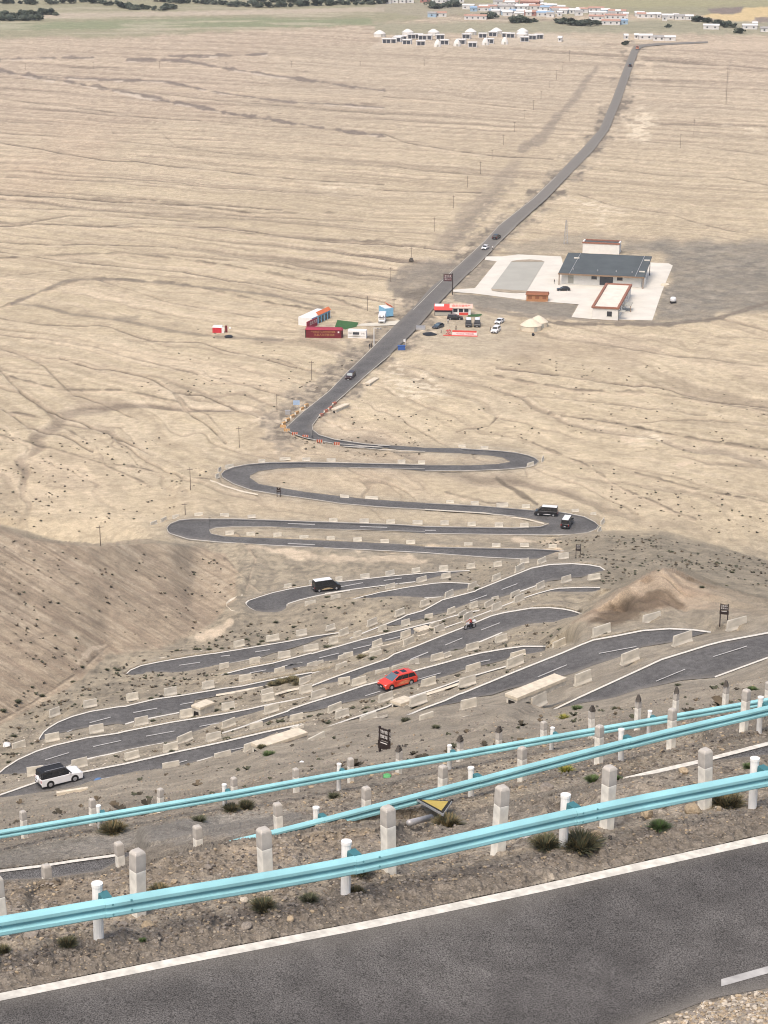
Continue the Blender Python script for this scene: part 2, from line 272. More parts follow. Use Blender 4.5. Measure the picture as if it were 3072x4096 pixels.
# ------------------------------------------------------------------ ground colours (albedo of soil, gravel, grass, plus shade painted in gullies and on the mound)
COL = np.zeros((NY, NX, 3))
def mixc(mask, c):
    global COL
    m = np.clip(mask, 0, 1)[..., None]; COL = COL * (1 - m) + np.array(c) * m
SAND = (.482, .402, .280); GREY = (.285, .245, .185); SCREE = (.285, .250, .200); DUST = (.165, .140, .115)
COL[:] = SAND
n_big = fbm(WX / 130, WY / 320, 101, 4); n_med = fbm(WX / 22, WY / 50, 111, 4); n_sm = fbm(WX / 3.5, WY / 9, 121, 3)
COL *= (1 + .30 * (n_big - .5) + .16 * (n_med - .5) + .12 * (n_sm - .5))[..., None]
mixc(.45 * sstep(.52, .7, n_big) * plain, (.43, .315, .225))
far = sstep(800, 1300, T0); mixc(.60 * far, (.405, .338, .272))
mixc(.90 * gul * (.5 + .5 * vn(WX / 60, WY / 90, 131)), (.150, .118, .094)); gsh = np.roll(gul, -3, 0); mixc(.45 * np.clip(gsh - gul, 0, 1), (.58, .49, .37))  # gully lines darkened: part painted shade, part vegetation and dark gravel
streak = sstep(.56, .72, fbm(wv2 / 9, (WY - .2 * WX) / 150, 137, 4)) * plain
mixc(.20 * streak, (.28, .225, .168))
mixc(.45 * sstep(.60, .74, fbm(wv2 / 14, WY / 120, 141, 3)) * plain, (.56, .46, .335))
fine = fbm((wv2 + 2 * vn(WX / 5, WY / 9, 7)) / 3.2, (WY - .25 * WX) / 34, 143, 4); mixc(.30 * plain * sstep(.52, .68, fine), (.300, .245, .185)); mixc(.26 * plain * sstep(.48, .34, fine), (.57, .485, .365))
mixc(.32 * plain * sstep(.55, .70, fbm(GX / 26 + GY / 90, GY / 4.5, 145, 3)), (.33, .27, .205))
# hillside below the viewer
hl = 1 - sstep(425, 478, T0)
hz_ = hl * (1 - sstep(2200, 2050, GY)); mixc(.62 * hz_, (.290, .252, .194)); mixc(.55 * hl * sstep(.40, .62, fbm(WX / 12, WY / 22, 151, 4)), GREY)
mixc(.60 * hl * sstep(.52, .66, fbm(WX / 2.2, WY / 4.5, 157, 4)), (.225, .195, .152)); mixc(.5 * hl * sstep(.56, .7, fbm(WX / .8, WY / 2, 159, 3)), (.17, .148, .115))
cl = 1 - sstep(215, 270, T0)
mixc(.80 * cl, SCREE); mixc(.6 * cl * sstep(.45, .7, fbm(WX / 2.2, WY / 5, 161, 4)), (.40, .345, .268))
cl2 = 1 - sstep(75, 120, T0)
mixc(.70 * cl2, (.215, .188, .153)); mixc(.6 * cl2 * sstep(.5, .66, fbm(WX / .5, WY / .9, 163, 4)), (.300, .255, .198))
mixc(.55 * cl2 * sstep(.58, .70, fbm(WX / .16, WY / .3, 167, 3)), (.095, .078, .064))
def poly_mask(pts, soft=12.0):
    pts = np.array(pts, float); x0, y0 = pts.min(0) - 3 * soft; x1, y1 = pts.max(0) + 3 * soft
    i0, i1 = np.searchsorted(gy, [y0, y1]); j0, j1 = np.searchsorted(gx, [x0, x1])
    X = GX[i0:i1, j0:j1]; Y = GY[i0:i1, j0:j1]; ins = np.zeros(X.shape, bool); dm = np.full(X.shape, 1e9)
    n = len(pts)
    for k in range(n):
        (ax, ay), (bx, by) = pts[k], pts[(k + 1) % n]
        c = ((ay > Y) != (by > Y)) & (X < (bx - ax) * (Y - ay) / ((by - ay) if by != ay else 1e-9) + ax); ins ^= c
        L = (bx - ax) ** 2 + (by - ay) ** 2 + 1e-9; t = np.clip(((X - ax) * (bx - ax) + (Y - ay) * (by - ay)) / L, 0, 1)
        dm = np.minimum(dm, np.hypot(X - ax - t * (bx - ax), Y - ay - t * (by - ay)))
    m = np.zeros_like(GX); sdv = np.where(ins, dm, -dm)
    wob = (fbm(X / (soft * 3 + 4), Y / (soft * 2 + 3), 171, 3) - .5) * soft * 2.0
    m[i0:i1, j0:j1] = sstep(-soft, soft, sdv + wob); return m
def line_mask(pts, w, soft=None, wob=.8):
    pts = np.array(pts, float); w = np.array(w if np.ndim(w) else [w] * len(pts), float); W = w.max() * 2.5 + 6
    x0, y0 = pts.min(0) - W; x1, y1 = pts.max(0) + W
    i0, i1 = np.searchsorted(gy, [y0, y1]); j0, j1 = np.searchsorted(gx, [x0, x1])
    X = GX[i0:i1, j0:j1]; Y = GY[i0:i1, j0:j1]; best = np.full(X.shape, -1e9)
    wx = (fbm(X / 40, Y / 24, 181, 3) - .5) * wob * w.max() * 1.6
    for k in range(len(pts) - 1):
        (ax, ay), (bx, by) = pts[k], pts[k + 1]
        L = (bx - ax) ** 2 + (by - ay) ** 2 + 1e-9; t = np.clip(((X - ax) * (bx - ax) + (Y - ay) * (by - ay)) / L, 0, 1)
        d = np.hypot(X - ax - t * (bx - ax), Y - ay - t * (by - ay)); best = np.maximum(best, w[k] + (w[k + 1] - w[k]) * t - d)
    m = np.zeros_like(GX); s = soft if soft else max(1.5, w.max() * .4)
    m[i0:i1, j0:j1] = sstep(-s, s, best + wx); return m
# left spur, right hump and mound
SPUR = [(-1600, 1950)] + [(x, y) for x, y, h in rid] + cv('S', (900, 2217), (945, 2290), (940, 2400), (840, 2500), (640, 2590), (430, 2620), (320, 2720), (140, 2830), (0, 2900), (-1600, 3050))
ms = poly_mask(SPUR, 10)
rr = GY - .60 * GX; mixc(.88 * ms, (.405, .325, .232)); mixc(.60 * ms * sstep(.50, .62, fbm(rr / 17, GX / 380, 190, 5)), (.300, .232, .170)); mixc(.6 * ms * sstep(.54, .66, fbm(rr / 9, GX / 260, 191, 4)), (.46, .385, .285)); mixc(.5 * ms * sstep(.56, .66, fbm(rr / 6, GX / 200, 192, 4)), (.20, .155, .115))
mixc(.5 * ms * sstep(.50, .68, fbm(WX / 1.6, WY / 3.6, 193, 3)), (.265, .212, .158))
mh = poly_mask([(x, y) for x, y, h in hump] + [(3600, 2560), (2900, 2420), (2700, 2280), (2560, 2310), (2450, 2370), (2300, 2300), (2150, 2230)], 14)
mixc(.75 * mh, (.275, .238, .180)); mixc(.5 * mh * sstep(.5, .68, fbm(WX / 1.8, WY / 4, 197, 3)), (.185, .165, .125))
mm = poly_mask([(x, y) for x, y, h in mound] + [(3500, 2560), (2900, 2440), (2640, 2440), (2400, 2490), (2280, 2500)], 8)
mm = mm * (1 - .75 * sstep(2700, 2950, GX)); mixc(.9 * mm, (.385, .305, .222)); mixc(.5 * mm * sstep(.5, .7, fbm((WX + .5 * WY) / 1.2, WY / 9, 201, 3)), (.265, .195, .140))
mixc(.88 * poly_mask(cv('Z3', (530, 470), (690, 350), (830, 290), (960, 262), (1050, 262), (1130, 330), (1150, 362), (1040, 375), (900, 395), (860, 440), (650, 480)), 12), (.135, .102, .073))  # shaded front of the mound, painted as a dark patch
# gravel shoulders beside every carriageway
sh = np.clip(blur1(blur1(RM.astype(float), 0, 9), 1, 9) * 2.2, 0, 1) * (1 - RM)
mixc(.72 * sh * sstep(70, 140, T0), (.325, .287, .228))
sh2 = np.clip(blur1(blur1(RM.astype(float), 0, 26), 1, 26) * 2.0, 0, 1) * sstep(300, 420, T0)
mixc(.50 * sh2 * (.4 + .9 * n_sm), (.275, .240, .190))
ROADC = cv('z4', (60, 770), (300, 580), (520, 370), (720, 180), (900, 0)) + cv('z3', (100, 590), (310, 330), (600, 80), (680, 0)) + cv('S', (2155, 796), (2345, 605)) + cv('z2', (985, 520), (1005, 430), (1050, 310), (1085, 215))
mixc(.60 * line_mask(ROADC, [90, 80, 70, 66, 62, 60, 56, 52, 48, 40, 34, 26, 22, 18, 12], 26), (.250, .218, .178))
mixc(.62 * line_mask(cv('z2', (600, 640), (690, 590), (760, 490), (830, 420), (880, 340), (915, 295)) , [22, 22, 16, 14, 10, 9]), (.225, .192, .158))
mixc(.55 * line_mask(cv('S', (1790, 970), (1880, 860), (1960, 780), (2060, 660)), [46, 40, 30, 26], 20), (.250, .212, .170))
for pts, w in ((cv('z3', (110, 310), (180, 240), (330, 210), (390, 215)), 34), (cv('z3', (110, 350), (250, 350)), 20), (cv('z3', (520, 425), (700, 455), (960, 470), (1250, 495), (1500, 505), (1659, 480)), 9)):
    mixc(.8 * line_mask(pts, w), (.215, .188, .155))
mixc(.9 * poly_mask(cv('z3', (395, 350), (520, 355), (770, 385), (1035, 405), (1000, 470), (720, 445), (520, 415), (400, 385)), 5), (.215, .195, .165))
gp = poly_mask(cv('z3', (1520, 210), (1450, 150), (1250, 130), (1280, 80), (1659, 85), (2400, 60), (2400, 330), (1980, 440), (1659, 478), (1420, 490)), 24); mixc(.95 * gp * (.70 + .5 * fbm(GX / 60, GY / 14, 207, 4)), (.200, .182, .153)); mixc(.42 * gp * sstep(.5, .66, fbm(GX / 40, GY / 7, 208, 4)), (.34, .30, .24))
mixc(.55 * poly_mask(cv('z3', (640, 100), (1060, 40), (1250, 60), (1100, 120), (1000, 150), (700, 150)), 14), (.255, .225, .182))
mixc(.8 * poly_mask(cv('z3', (400, 325), (510, 322), (620, 185), (560, 178)), 5), (.250, .220, .178))
mixc(.55 * poly_mask(cv('z3', (200, 590), (330, 470), (640, 450), (740, 540), (900, 620), (600, 690), (250, 640)), 24), (.375, .325, .250))
mixc(.45 * poly_mask(cv('z4', (120, 200), (340, 190), (560, 260), (500, 310), (160, 300)), 14), (.300, .255, .200))
mixc(.45 * poly_mask(cv('z3', (600, 620), (1200, 560), (1500, 620), (1300, 740), (800, 700)), 40), (.36, .29, .215))
# washes and gully lines that stand out, dark with painted shade and vegetation
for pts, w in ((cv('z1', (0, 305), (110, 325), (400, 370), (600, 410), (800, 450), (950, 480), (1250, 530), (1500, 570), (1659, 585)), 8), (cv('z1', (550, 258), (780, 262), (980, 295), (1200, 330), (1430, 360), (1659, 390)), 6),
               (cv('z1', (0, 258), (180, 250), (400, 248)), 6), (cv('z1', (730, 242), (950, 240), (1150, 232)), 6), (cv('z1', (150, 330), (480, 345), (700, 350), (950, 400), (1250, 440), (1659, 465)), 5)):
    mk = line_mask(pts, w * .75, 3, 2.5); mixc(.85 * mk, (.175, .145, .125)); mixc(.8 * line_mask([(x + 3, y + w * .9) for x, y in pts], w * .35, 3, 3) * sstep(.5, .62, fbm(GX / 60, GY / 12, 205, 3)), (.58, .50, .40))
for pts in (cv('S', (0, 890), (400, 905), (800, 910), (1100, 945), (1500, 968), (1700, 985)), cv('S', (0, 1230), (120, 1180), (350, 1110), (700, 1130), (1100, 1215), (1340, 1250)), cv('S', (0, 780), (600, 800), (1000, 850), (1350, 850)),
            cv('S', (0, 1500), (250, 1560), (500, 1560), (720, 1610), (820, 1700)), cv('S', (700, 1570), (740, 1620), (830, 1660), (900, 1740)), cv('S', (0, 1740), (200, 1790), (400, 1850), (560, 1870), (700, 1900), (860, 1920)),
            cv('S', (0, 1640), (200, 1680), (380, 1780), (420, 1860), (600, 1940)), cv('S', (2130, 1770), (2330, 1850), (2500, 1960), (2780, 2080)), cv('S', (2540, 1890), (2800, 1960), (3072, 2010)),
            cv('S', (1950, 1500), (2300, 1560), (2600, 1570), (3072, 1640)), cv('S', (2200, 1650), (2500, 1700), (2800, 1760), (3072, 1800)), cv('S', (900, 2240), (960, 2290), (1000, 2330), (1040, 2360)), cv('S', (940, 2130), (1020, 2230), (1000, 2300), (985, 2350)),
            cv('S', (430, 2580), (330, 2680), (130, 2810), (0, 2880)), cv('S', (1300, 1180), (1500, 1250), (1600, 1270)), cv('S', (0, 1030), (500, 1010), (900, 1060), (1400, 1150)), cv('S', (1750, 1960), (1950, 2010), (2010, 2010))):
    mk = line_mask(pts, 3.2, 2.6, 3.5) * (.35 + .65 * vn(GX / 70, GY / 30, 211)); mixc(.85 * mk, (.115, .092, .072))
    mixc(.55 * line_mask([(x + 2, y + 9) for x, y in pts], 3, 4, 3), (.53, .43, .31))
mixc(.85 * line_mask(cv('z6', (395, 285), (470, 345), (560, 400), (620, 440)), [5, 9, 9, 6], 4), (.145, .120, .092))
for pts in (cv('z6', (1100, 75), (1200, 85)), cv('z6', (1400, 225), (1480, 205)), cv('L', (1000, 560), (1100, 545), (1180, 490)), cv('L', (400, 700), (470, 640), (540, 610)), cv('S', (1000, 2190), (1250, 2230), (1700, 2240)), cv('S', (1420, 2190), (2100, 2212), (2240, 2200)), cv('S', (2060, 2160), (2240, 2172))):
    mixc(.8 * line_mask(pts, 9, 7, 2), (.60, .49, .36))
# the mid road's dusty verge, the nearest shoulder, bank lip, the bank at the lower right
mixc(.75 * poly_mask([(-900, 3420), (0, 3395), (400, 3335), (900, 3250), (1150, 3230), (1250, 3270), (1000, 3330), (560, 3400), (0, 3475), (-900, 3570)], 16), (.235, .218, .192))
mixc(.55 * poly_mask(cv('q6', (700, 640), (1000, 560), (1659, 380), (1900, 310), (1900, 390), (1230, 525), (900, 600)), 10), (.190, .165, .138))
mixc(.86 * poly_mask([(-900, 3990), (0, 3830), (700, 3690), (1400, 3560), (2300, 3390), (3072, 3230), (4000, 3050), (4000, 3220), (3072, 3330), (1500, 3680), (0, 3985), (-900, 4160)], 22), (.158, .136, .113))
mixc(.60 * poly_mask([(0, 3540), (420, 3500), (800, 3400), (1250, 3330), (1500, 3300), (1640, 3330), (1300, 3420), (700, 3520), (300, 3600), (0, 3640)], 20), (.225, .185, .140))
mixc(.9 * poly_mask([(2560, 4150), (2850, 4005), (3090, 3965), (4300, 3900), (4300, 4800), (2300, 4800)], 9), (.34, .275, .205))
# the green valley floor and fields beyond
mixc(.80 * poly_mask([(-1600, 175), (0, 150), (500, 150), (900, 125), (1500, 95), (1800, 60), (4600, 60), (4600, -650), (-1600, -650)], 10), (.250, .245, .160))
mixc(.75 * poly_mask([(-1600, 130), (0, 118), (700, 112), (1500, 100), (1480, 72), (800, 72), (0, 95), (-1600, 100)], 6), (.215, .240, .145))
mixc(.5 * sstep(.5, .7, fbm(GX / 300, GY / 7, 221, 4)) * poly_mask([(-1600, 190), (1500, 110), (1500, 30), (-1600, 30)], 5), (.46, .40, .31))
mixc(.65 * poly_mask([(-1600, 80), (250, 70), (900, 60), (1536, 45), (1536, 30), (900, 40), (0, 60), (-1600, 64)], 4), (.46, .385, .31))
mixc(.75 * poly_mask([(1500, 140), (2300, 128), (3072, 140), (4600, 150), (4600, 95), (2600, 80), (1500, 90)], 8), (.262, .258, .180))
mixc(.55 * poly_mask([(1480, 195), (1530, 150), (1900, 160), (2180, 130), (2400, 180), (2150, 185), (1700, 190)], 7), (.50, .43, .34))
mixc(.7 * poly_mask([(2350, 30), (3072, 22), (4600, 20), (4600, -400), (2100, -400), (1900, 10)], 6), (.315, .295, .175))
mixc(.9 * poly_mask(cv('v3', (660, 70), (720, 55), (800, 62), (850, 32), (952, 28), (1500, 20), (1500, 80), (900, 78), (880, 92), (760, 90)), 3), (.55, .425, .235))
mixc(.9 * poly_mask(cv('v3', (690, 38), (845, 28), (835, 55), (760, 62), (700, 55)), 3), (.205, .165, .150))
mixc(.9 * poly_mask(cv('v3', (895, 75), (1400, 70), (1400, 100), (900, 96)), 3), (.225, .185, .160))
mixc(.6 * poly_mask(cv('v3', (440, 205), (560, 188), (952, 180), (1300, 178), (1300, 215), (700, 215)), 4), (.50, .41, .31))
mixc(.5 * poly_mask(cv('v2', (0, 50), (280, 85), (420, 60), (640, 100), (900, 60), (952, 30), (300, 5), (0, 15)), 6), (.335, .295, .235))
bare = sstep(.60, .72, fbm(GX / 50, GY / 16, 231, 4)) * line_mask(ROADC, [150, 140, 120, 110, 100, 95, 90, 85, 80, 72, 66, 60, 56, 50, 40], 40)
mixc(.55 * bare, (.60, .50, .37))
def zl(side, *p): return [((0 if side == 'l' else 1536) + a * 1.6134, 240 + b * 1.6134) for a, b in p]
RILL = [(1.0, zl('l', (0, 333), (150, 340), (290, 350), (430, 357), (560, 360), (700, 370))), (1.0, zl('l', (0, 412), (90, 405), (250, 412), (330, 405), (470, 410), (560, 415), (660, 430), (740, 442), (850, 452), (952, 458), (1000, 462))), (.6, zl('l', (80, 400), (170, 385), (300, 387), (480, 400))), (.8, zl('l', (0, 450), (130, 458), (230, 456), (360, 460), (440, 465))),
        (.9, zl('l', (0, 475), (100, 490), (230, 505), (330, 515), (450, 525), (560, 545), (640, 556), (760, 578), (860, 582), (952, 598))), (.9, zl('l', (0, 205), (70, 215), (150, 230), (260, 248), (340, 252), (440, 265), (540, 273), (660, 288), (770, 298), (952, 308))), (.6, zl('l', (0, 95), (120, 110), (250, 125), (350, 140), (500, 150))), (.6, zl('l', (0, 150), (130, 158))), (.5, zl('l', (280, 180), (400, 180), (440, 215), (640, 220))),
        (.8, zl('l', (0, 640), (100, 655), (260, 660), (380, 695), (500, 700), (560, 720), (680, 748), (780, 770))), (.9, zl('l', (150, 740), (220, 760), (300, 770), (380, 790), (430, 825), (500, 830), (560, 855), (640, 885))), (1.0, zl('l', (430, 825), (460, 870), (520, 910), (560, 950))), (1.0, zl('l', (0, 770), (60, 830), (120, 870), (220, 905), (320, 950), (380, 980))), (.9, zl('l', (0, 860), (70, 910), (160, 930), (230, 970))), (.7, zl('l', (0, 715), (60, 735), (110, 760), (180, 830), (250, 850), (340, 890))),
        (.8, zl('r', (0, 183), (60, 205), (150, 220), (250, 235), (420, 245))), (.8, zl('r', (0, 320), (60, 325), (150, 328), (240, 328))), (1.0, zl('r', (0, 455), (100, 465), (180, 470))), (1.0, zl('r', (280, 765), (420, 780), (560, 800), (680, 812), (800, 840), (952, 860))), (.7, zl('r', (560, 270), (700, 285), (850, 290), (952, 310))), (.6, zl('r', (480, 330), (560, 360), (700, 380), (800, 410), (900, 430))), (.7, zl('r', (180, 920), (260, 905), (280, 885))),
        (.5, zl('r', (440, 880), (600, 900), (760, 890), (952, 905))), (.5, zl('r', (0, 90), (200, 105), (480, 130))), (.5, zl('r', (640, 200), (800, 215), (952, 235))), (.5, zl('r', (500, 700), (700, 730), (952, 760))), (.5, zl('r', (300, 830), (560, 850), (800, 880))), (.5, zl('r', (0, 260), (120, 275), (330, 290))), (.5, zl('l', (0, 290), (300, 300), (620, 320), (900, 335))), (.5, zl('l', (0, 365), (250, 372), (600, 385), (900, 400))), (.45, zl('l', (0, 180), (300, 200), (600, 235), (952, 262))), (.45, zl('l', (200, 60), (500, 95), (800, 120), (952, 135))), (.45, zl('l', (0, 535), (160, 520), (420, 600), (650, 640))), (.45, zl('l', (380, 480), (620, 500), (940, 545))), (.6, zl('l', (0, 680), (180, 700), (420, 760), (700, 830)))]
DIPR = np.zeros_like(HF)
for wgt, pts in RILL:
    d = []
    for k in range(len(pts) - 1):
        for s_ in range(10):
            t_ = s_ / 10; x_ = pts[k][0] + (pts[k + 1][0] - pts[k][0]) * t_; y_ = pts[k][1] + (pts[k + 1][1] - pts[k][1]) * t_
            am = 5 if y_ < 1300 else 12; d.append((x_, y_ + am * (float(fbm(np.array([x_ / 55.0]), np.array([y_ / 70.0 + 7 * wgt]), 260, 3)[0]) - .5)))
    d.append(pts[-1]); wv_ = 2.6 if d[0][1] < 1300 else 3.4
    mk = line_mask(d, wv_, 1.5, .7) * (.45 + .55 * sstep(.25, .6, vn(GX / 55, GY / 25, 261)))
    mixc(.92 * wgt * mk, (.082, .064, .050)); DIPR = np.maximum(DIPR, mk * wgt)  # rill lines: shade painted into the ground colour along with dark gravel
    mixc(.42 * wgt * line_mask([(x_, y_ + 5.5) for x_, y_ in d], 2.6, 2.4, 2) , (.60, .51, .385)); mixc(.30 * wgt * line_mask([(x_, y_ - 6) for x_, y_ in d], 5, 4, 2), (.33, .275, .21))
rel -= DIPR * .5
for pts, w, a in ((zl('l', (30, 604), (150, 552), (180, 544), (300, 545), (420, 555), (560, 570), (680, 585), (800, 615)), 5, .6), (zl('l', (30, 604), (100, 610), (180, 630), (300, 645), (420, 670), (550, 688), (700, 692)), 5, .55), (zl('r', (400, 650), (560, 655), (700, 655), (800, 645), (880, 625), (952, 600)), 6, .75), (zl('r', (860, 0), (850, 60), (848, 105)), 3, .3)): mixc(min(1, a * 1.25) * line_mask(pts, w, 3.5, 1.2), (.195, .165, .132))
mixc(.5 * poly_mask(zl('l', (280, 635), (350, 632), (330, 648), (290, 645)), 6), (.22, .19, .15))
for pts in (zl('r', (590, 140), (640, 120), (690, 150), (650, 200), (600, 190)), zl('r', (520, 400), (560, 370), (540, 412)), zl('r', (430, 330), (520, 350), (600, 380), (480, 370)), zl('r', (10, 750), (110, 770), (160, 830), (60, 850), (0, 800)), zl('r', (600, 935), (680, 925), (690, 945), (620, 950)), zl('l', (780, 310), (940, 318), (930, 326), (800, 322)), zl('r', (840, 162), (952, 170), (952, 182), (850, 176))):
    mixc(.75 * poly_mask(pts, 16) * sstep(.42, .6, fbm(GX / 34, GY / 6.5, 265, 4)), (.64, .555, .42))
dk = line_mask(ROADC, [60, 56, 52, 48, 46, 44, 42, 40, 36, 30, 26, 22, 18, 14, 10], 22, 1.6) * sstep(.42, .6, fbm(GX / 24, GY / 9, 267, 4)); mixc(.85 * dk, (.165, .140, .112))
mixc(.6 * poly_mask(zl('r', (150, 465), (190, 400), (250, 350), (300, 310), (330, 300), (280, 360), (220, 440), (180, 470)), 14) * sstep(.3, .55, fbm(GX / 22, GY / 8, 268, 4)), (.215, .185, .150))
mixc(.75 * poly_mask(zl('r', (35, 555), (80, 515), (150, 505), (190, 510), (150, 560), (60, 562)), 8), (.225, .198, .162)); mixc(.7 * poly_mask(zl('r', (30, 575), (110, 565), (150, 570), (100, 600), (60, 590)), 10), (.17, .148, .12))
COL = np.clip(COL, .02, .8)

# ------------------------------------------------------------------ materials
MATS = {}
def mat(name, col, rough=.85, var=.18, scale=3.0, metal=0.0, bump=0.0, spec=.3, emis=None, coat=0.0):
    if name in MATS: return MATS[name]
    m = bpy.data.materials.new(name); m.use_nodes = True; n = m.node_tree.nodes; l = m.node_tree.links; b = n['Principled BSDF']
    tc = n.new('ShaderNodeTexCoord'); nz = n.new('ShaderNodeTexNoise'); nz.inputs['Scale'].default_value = scale; nz.inputs['Detail'].default_value = 6
    l.new(tc.outputs['Object'], nz.inputs['Vector'])
    mr = n.new('ShaderNodeMapRange'); mr.inputs[1].default_value = .3; mr.inputs[2].default_value = .7; mr.inputs[3].default_value = 1 - var; mr.inputs[4].default_value = 1 + var * .6
    l.new(nz.outputs['Fac'], mr.inputs[0])
    mx = n.new('ShaderNodeMix'); mx.data_type = 'RGBA'; mx.blend_type = 'MULTIPLY'; mx.inputs['Factor'].default_value = 1; mx.inputs['A'].default_value = (*col, 1)
    l.new(mr.outputs[0], mx.inputs['B']); l.new(mx.outputs['Result'], b.inputs['Base Color'])
    b.inputs['Roughness'].default_value = rough; b.inputs['Metallic'].default_value = metal; b.inputs['Specular IOR Level'].default_value = spec
    if coat: b.inputs['Coat Weight'].default_value = coat
    if bump:
        bp = n.new('ShaderNodeBump'); bp.inputs['Strength'].default_value = bump; bp.inputs['Distance'].default_value = .02; l.new(nz.outputs['Fac'], bp.inputs['Height']); l.new(bp.outputs[0], b.inputs['Normal'])
    MATS[name] = m; return m
def ground_mat():
    m = bpy.data.materials.new('soil'); m.use_nodes = True; n = m.node_tree.nodes; l = m.node_tree.links; b = n['Principled BSDF']
    at = n.new('ShaderNodeAttribute'); at.attribute_name = 'soil'; ge = n.new('ShaderNodeNewGeometry')
    cur = at.outputs['Color']
    for sc, lo, hi in ((.13, .86, 1.12), (.55, .82, 1.14), (5.0, .78, 1.18), (38.0, .70, 1.25)):
        nz = n.new('ShaderNodeTexNoise'); nz.inputs['Scale'].default_value = sc; nz.inputs['Detail'].default_value = 5; nz.inputs['Roughness'].default_value = .65
        l.new(ge.outputs['Position'], nz.inputs['Vector']); mr = n.new('ShaderNodeMapRange'); mr.inputs[1].default_value = .32; mr.inputs[2].default_value = .68; mr.inputs[3].default_value = lo; mr.inputs[4].default_value = hi
        l.new(nz.outputs['Fac'], mr.inputs[0]); mx = n.new('ShaderNodeMix'); mx.data_type = 'RGBA'; mx.blend_type = 'MULTIPLY'; mx.inputs['Factor'].default_value = 1
        l.new(cur, mx.inputs['A']); l.new(mr.outputs[0], mx.inputs['B']); cur = mx.outputs['Result']
    vo = n.new('ShaderNodeTexVoronoi'); vo.inputs['Scale'].default_value = 16; l.new(ge.outputs['Position'], vo.inputs['Vector'])
    mr = n.new('ShaderNodeMapRange'); mr.inputs[3].default_value = .72; mr.inputs[4].default_value = 1.32; sp = n.new('ShaderNodeSeparateColor'); l.new(vo.outputs['Color'], sp.inputs[0]); l.new(sp.outputs[0], mr.inputs[0])
    mx = n.new('ShaderNodeMix'); mx.data_type = 'RGBA'; mx.blend_type = 'MULTIPLY'; mx.inputs['Factor'].default_value = .7; l.new(cur, mx.inputs['A']); l.new(mr.outputs[0], mx.inputs['B'])
    l.new(mx.outputs['Result'], b.inputs['Base Color']); b.inputs['Roughness'].default_value = 1; b.inputs['Specular IOR Level'].default_value = .08
    bp = n.new('ShaderNodeBump'); bp.inputs['Strength'].default_value = .6; bp.inputs['Distance'].default_value = .04; l.new(vo.outputs['Distance'], bp.inputs['Height']); l.new(bp.outputs[0], b.inputs['Normal'])
    return m
def asphalt_mat(name, c0, c1, sc=90.0):
    m = bpy.data.materials.new(name); m.use_nodes = True; n = m.node_tree.nodes; l = m.node_tree.links; b = n['Principled BSDF']
    ge = n.new('ShaderNodeNewGeometry'); n1 = n.new('ShaderNodeTexNoise'); n1.inputs['Scale'].default_value = .22; n1.inputs['Detail'].default_value = 7; l.new(ge.outputs['Position'], n1.inputs['Vector'])
    r1 = n.new('ShaderNodeMapRange'); r1.inputs[1].default_value = .34; r1.inputs[2].default_value = .66; l.new(n1.outputs['Fac'], r1.inputs[0])
    mx = n.new('ShaderNodeMix'); mx.data_type = 'RGBA'; mx.inputs['A'].default_value = (*c0, 1); mx.inputs['B'].default_value = (*c1, 1); l.new(r1.outputs[0], mx.inputs['Factor'])
    cur = mx.outputs['Result']
    for s, lo, hi in ((sc, .42, 1.6), (1.7, .84, 1.14)):
        n2 = n.new('ShaderNodeTexNoise'); n2.inputs['Scale'].default_value = s; n2.inputs['Detail'].default_value = 2; l.new(ge.outputs['Position'], n2.inputs['Vector'])
        r2 = n.new('ShaderNodeMapRange'); r2.inputs[1].default_value = .35; r2.inputs[2].default_value = .65; r2.inputs[3].default_value = lo; r2.inputs[4].default_value = hi; l.new(n2.outputs['Fac'], r2.inputs[0])
        m2 = n.new('ShaderNodeMix'); m2.data_type = 'RGBA'; m2.blend_type = 'MULTIPLY'; m2.inputs['Factor'].default_value = 1; l.new(cur, m2.inputs['A']); l.new(r2.outputs[0], m2.inputs['B']); cur = m2.outputs['Result']
        if s == sc:
            bp = n.new('ShaderNodeBump'); bp.inputs['Strength'].default_value = .35; bp.inputs['Distance'].default_value = .012; l.new(n2.outputs['Fac'], bp.inputs['Height']); l.new(bp.outputs[0], b.inputs['Normal'])
    at = n.new('ShaderNodeAttribute'); at.attribute_name = 'wear_haze'
    m3 = n.new('ShaderNodeMix'); m3.data_type = 'RGBA'; m3.inputs['B'].default_value = (.205, .188, .165, 1); l.new(cur, m3.inputs['A']); l.new(at.outputs['Fac'], m3.inputs['Factor'])
    l.new(m3.outputs['Result'], b.inputs['Base Color']); b.inputs['Roughness'].default_value = .92; b.inputs['Specular IOR Level'].default_value = .2
    return m

# ------------------------------------------------------------------ mesh helpers
def link(name, me, m=None, parent=None):
    o = bpy.data.objects.new(name, me); C.objects.link(o)
    if m is not None: me.materials.append(m)
    if parent is not None: o.parent = parent
    return o
def grid_mesh(name, V, nr, nc, smooth=True):
    me = bpy.data.meshes.new(name); me.vertices.add(nr * nc); me.vertices.foreach_set('co', np.asarray(V, np.float32).reshape(-1))
    idx = np.arange(nr * nc).reshape(nr, nc); q = np.stack([idx[1:, :-1], idx[1:, 1:], idx[:-1, 1:], idx[:-1, :-1]], -1).reshape(-1)
    nf = (nr - 1) * (nc - 1); me.loops.add(nf * 4); me.loops.foreach_set('vertex_index', q.astype(np.int32)); me.polygons.add(nf)
    me.polygons.foreach_set('loop_start', np.arange(0, nf * 4, 4, dtype=np.int32)); me.polygons.foreach_set('loop_total', np.full(nf, 4, np.int32))
    if smooth: me.polygons.foreach_set('use_smooth', np.ones(nf, bool))
    me.update(calc_edges=True); return me
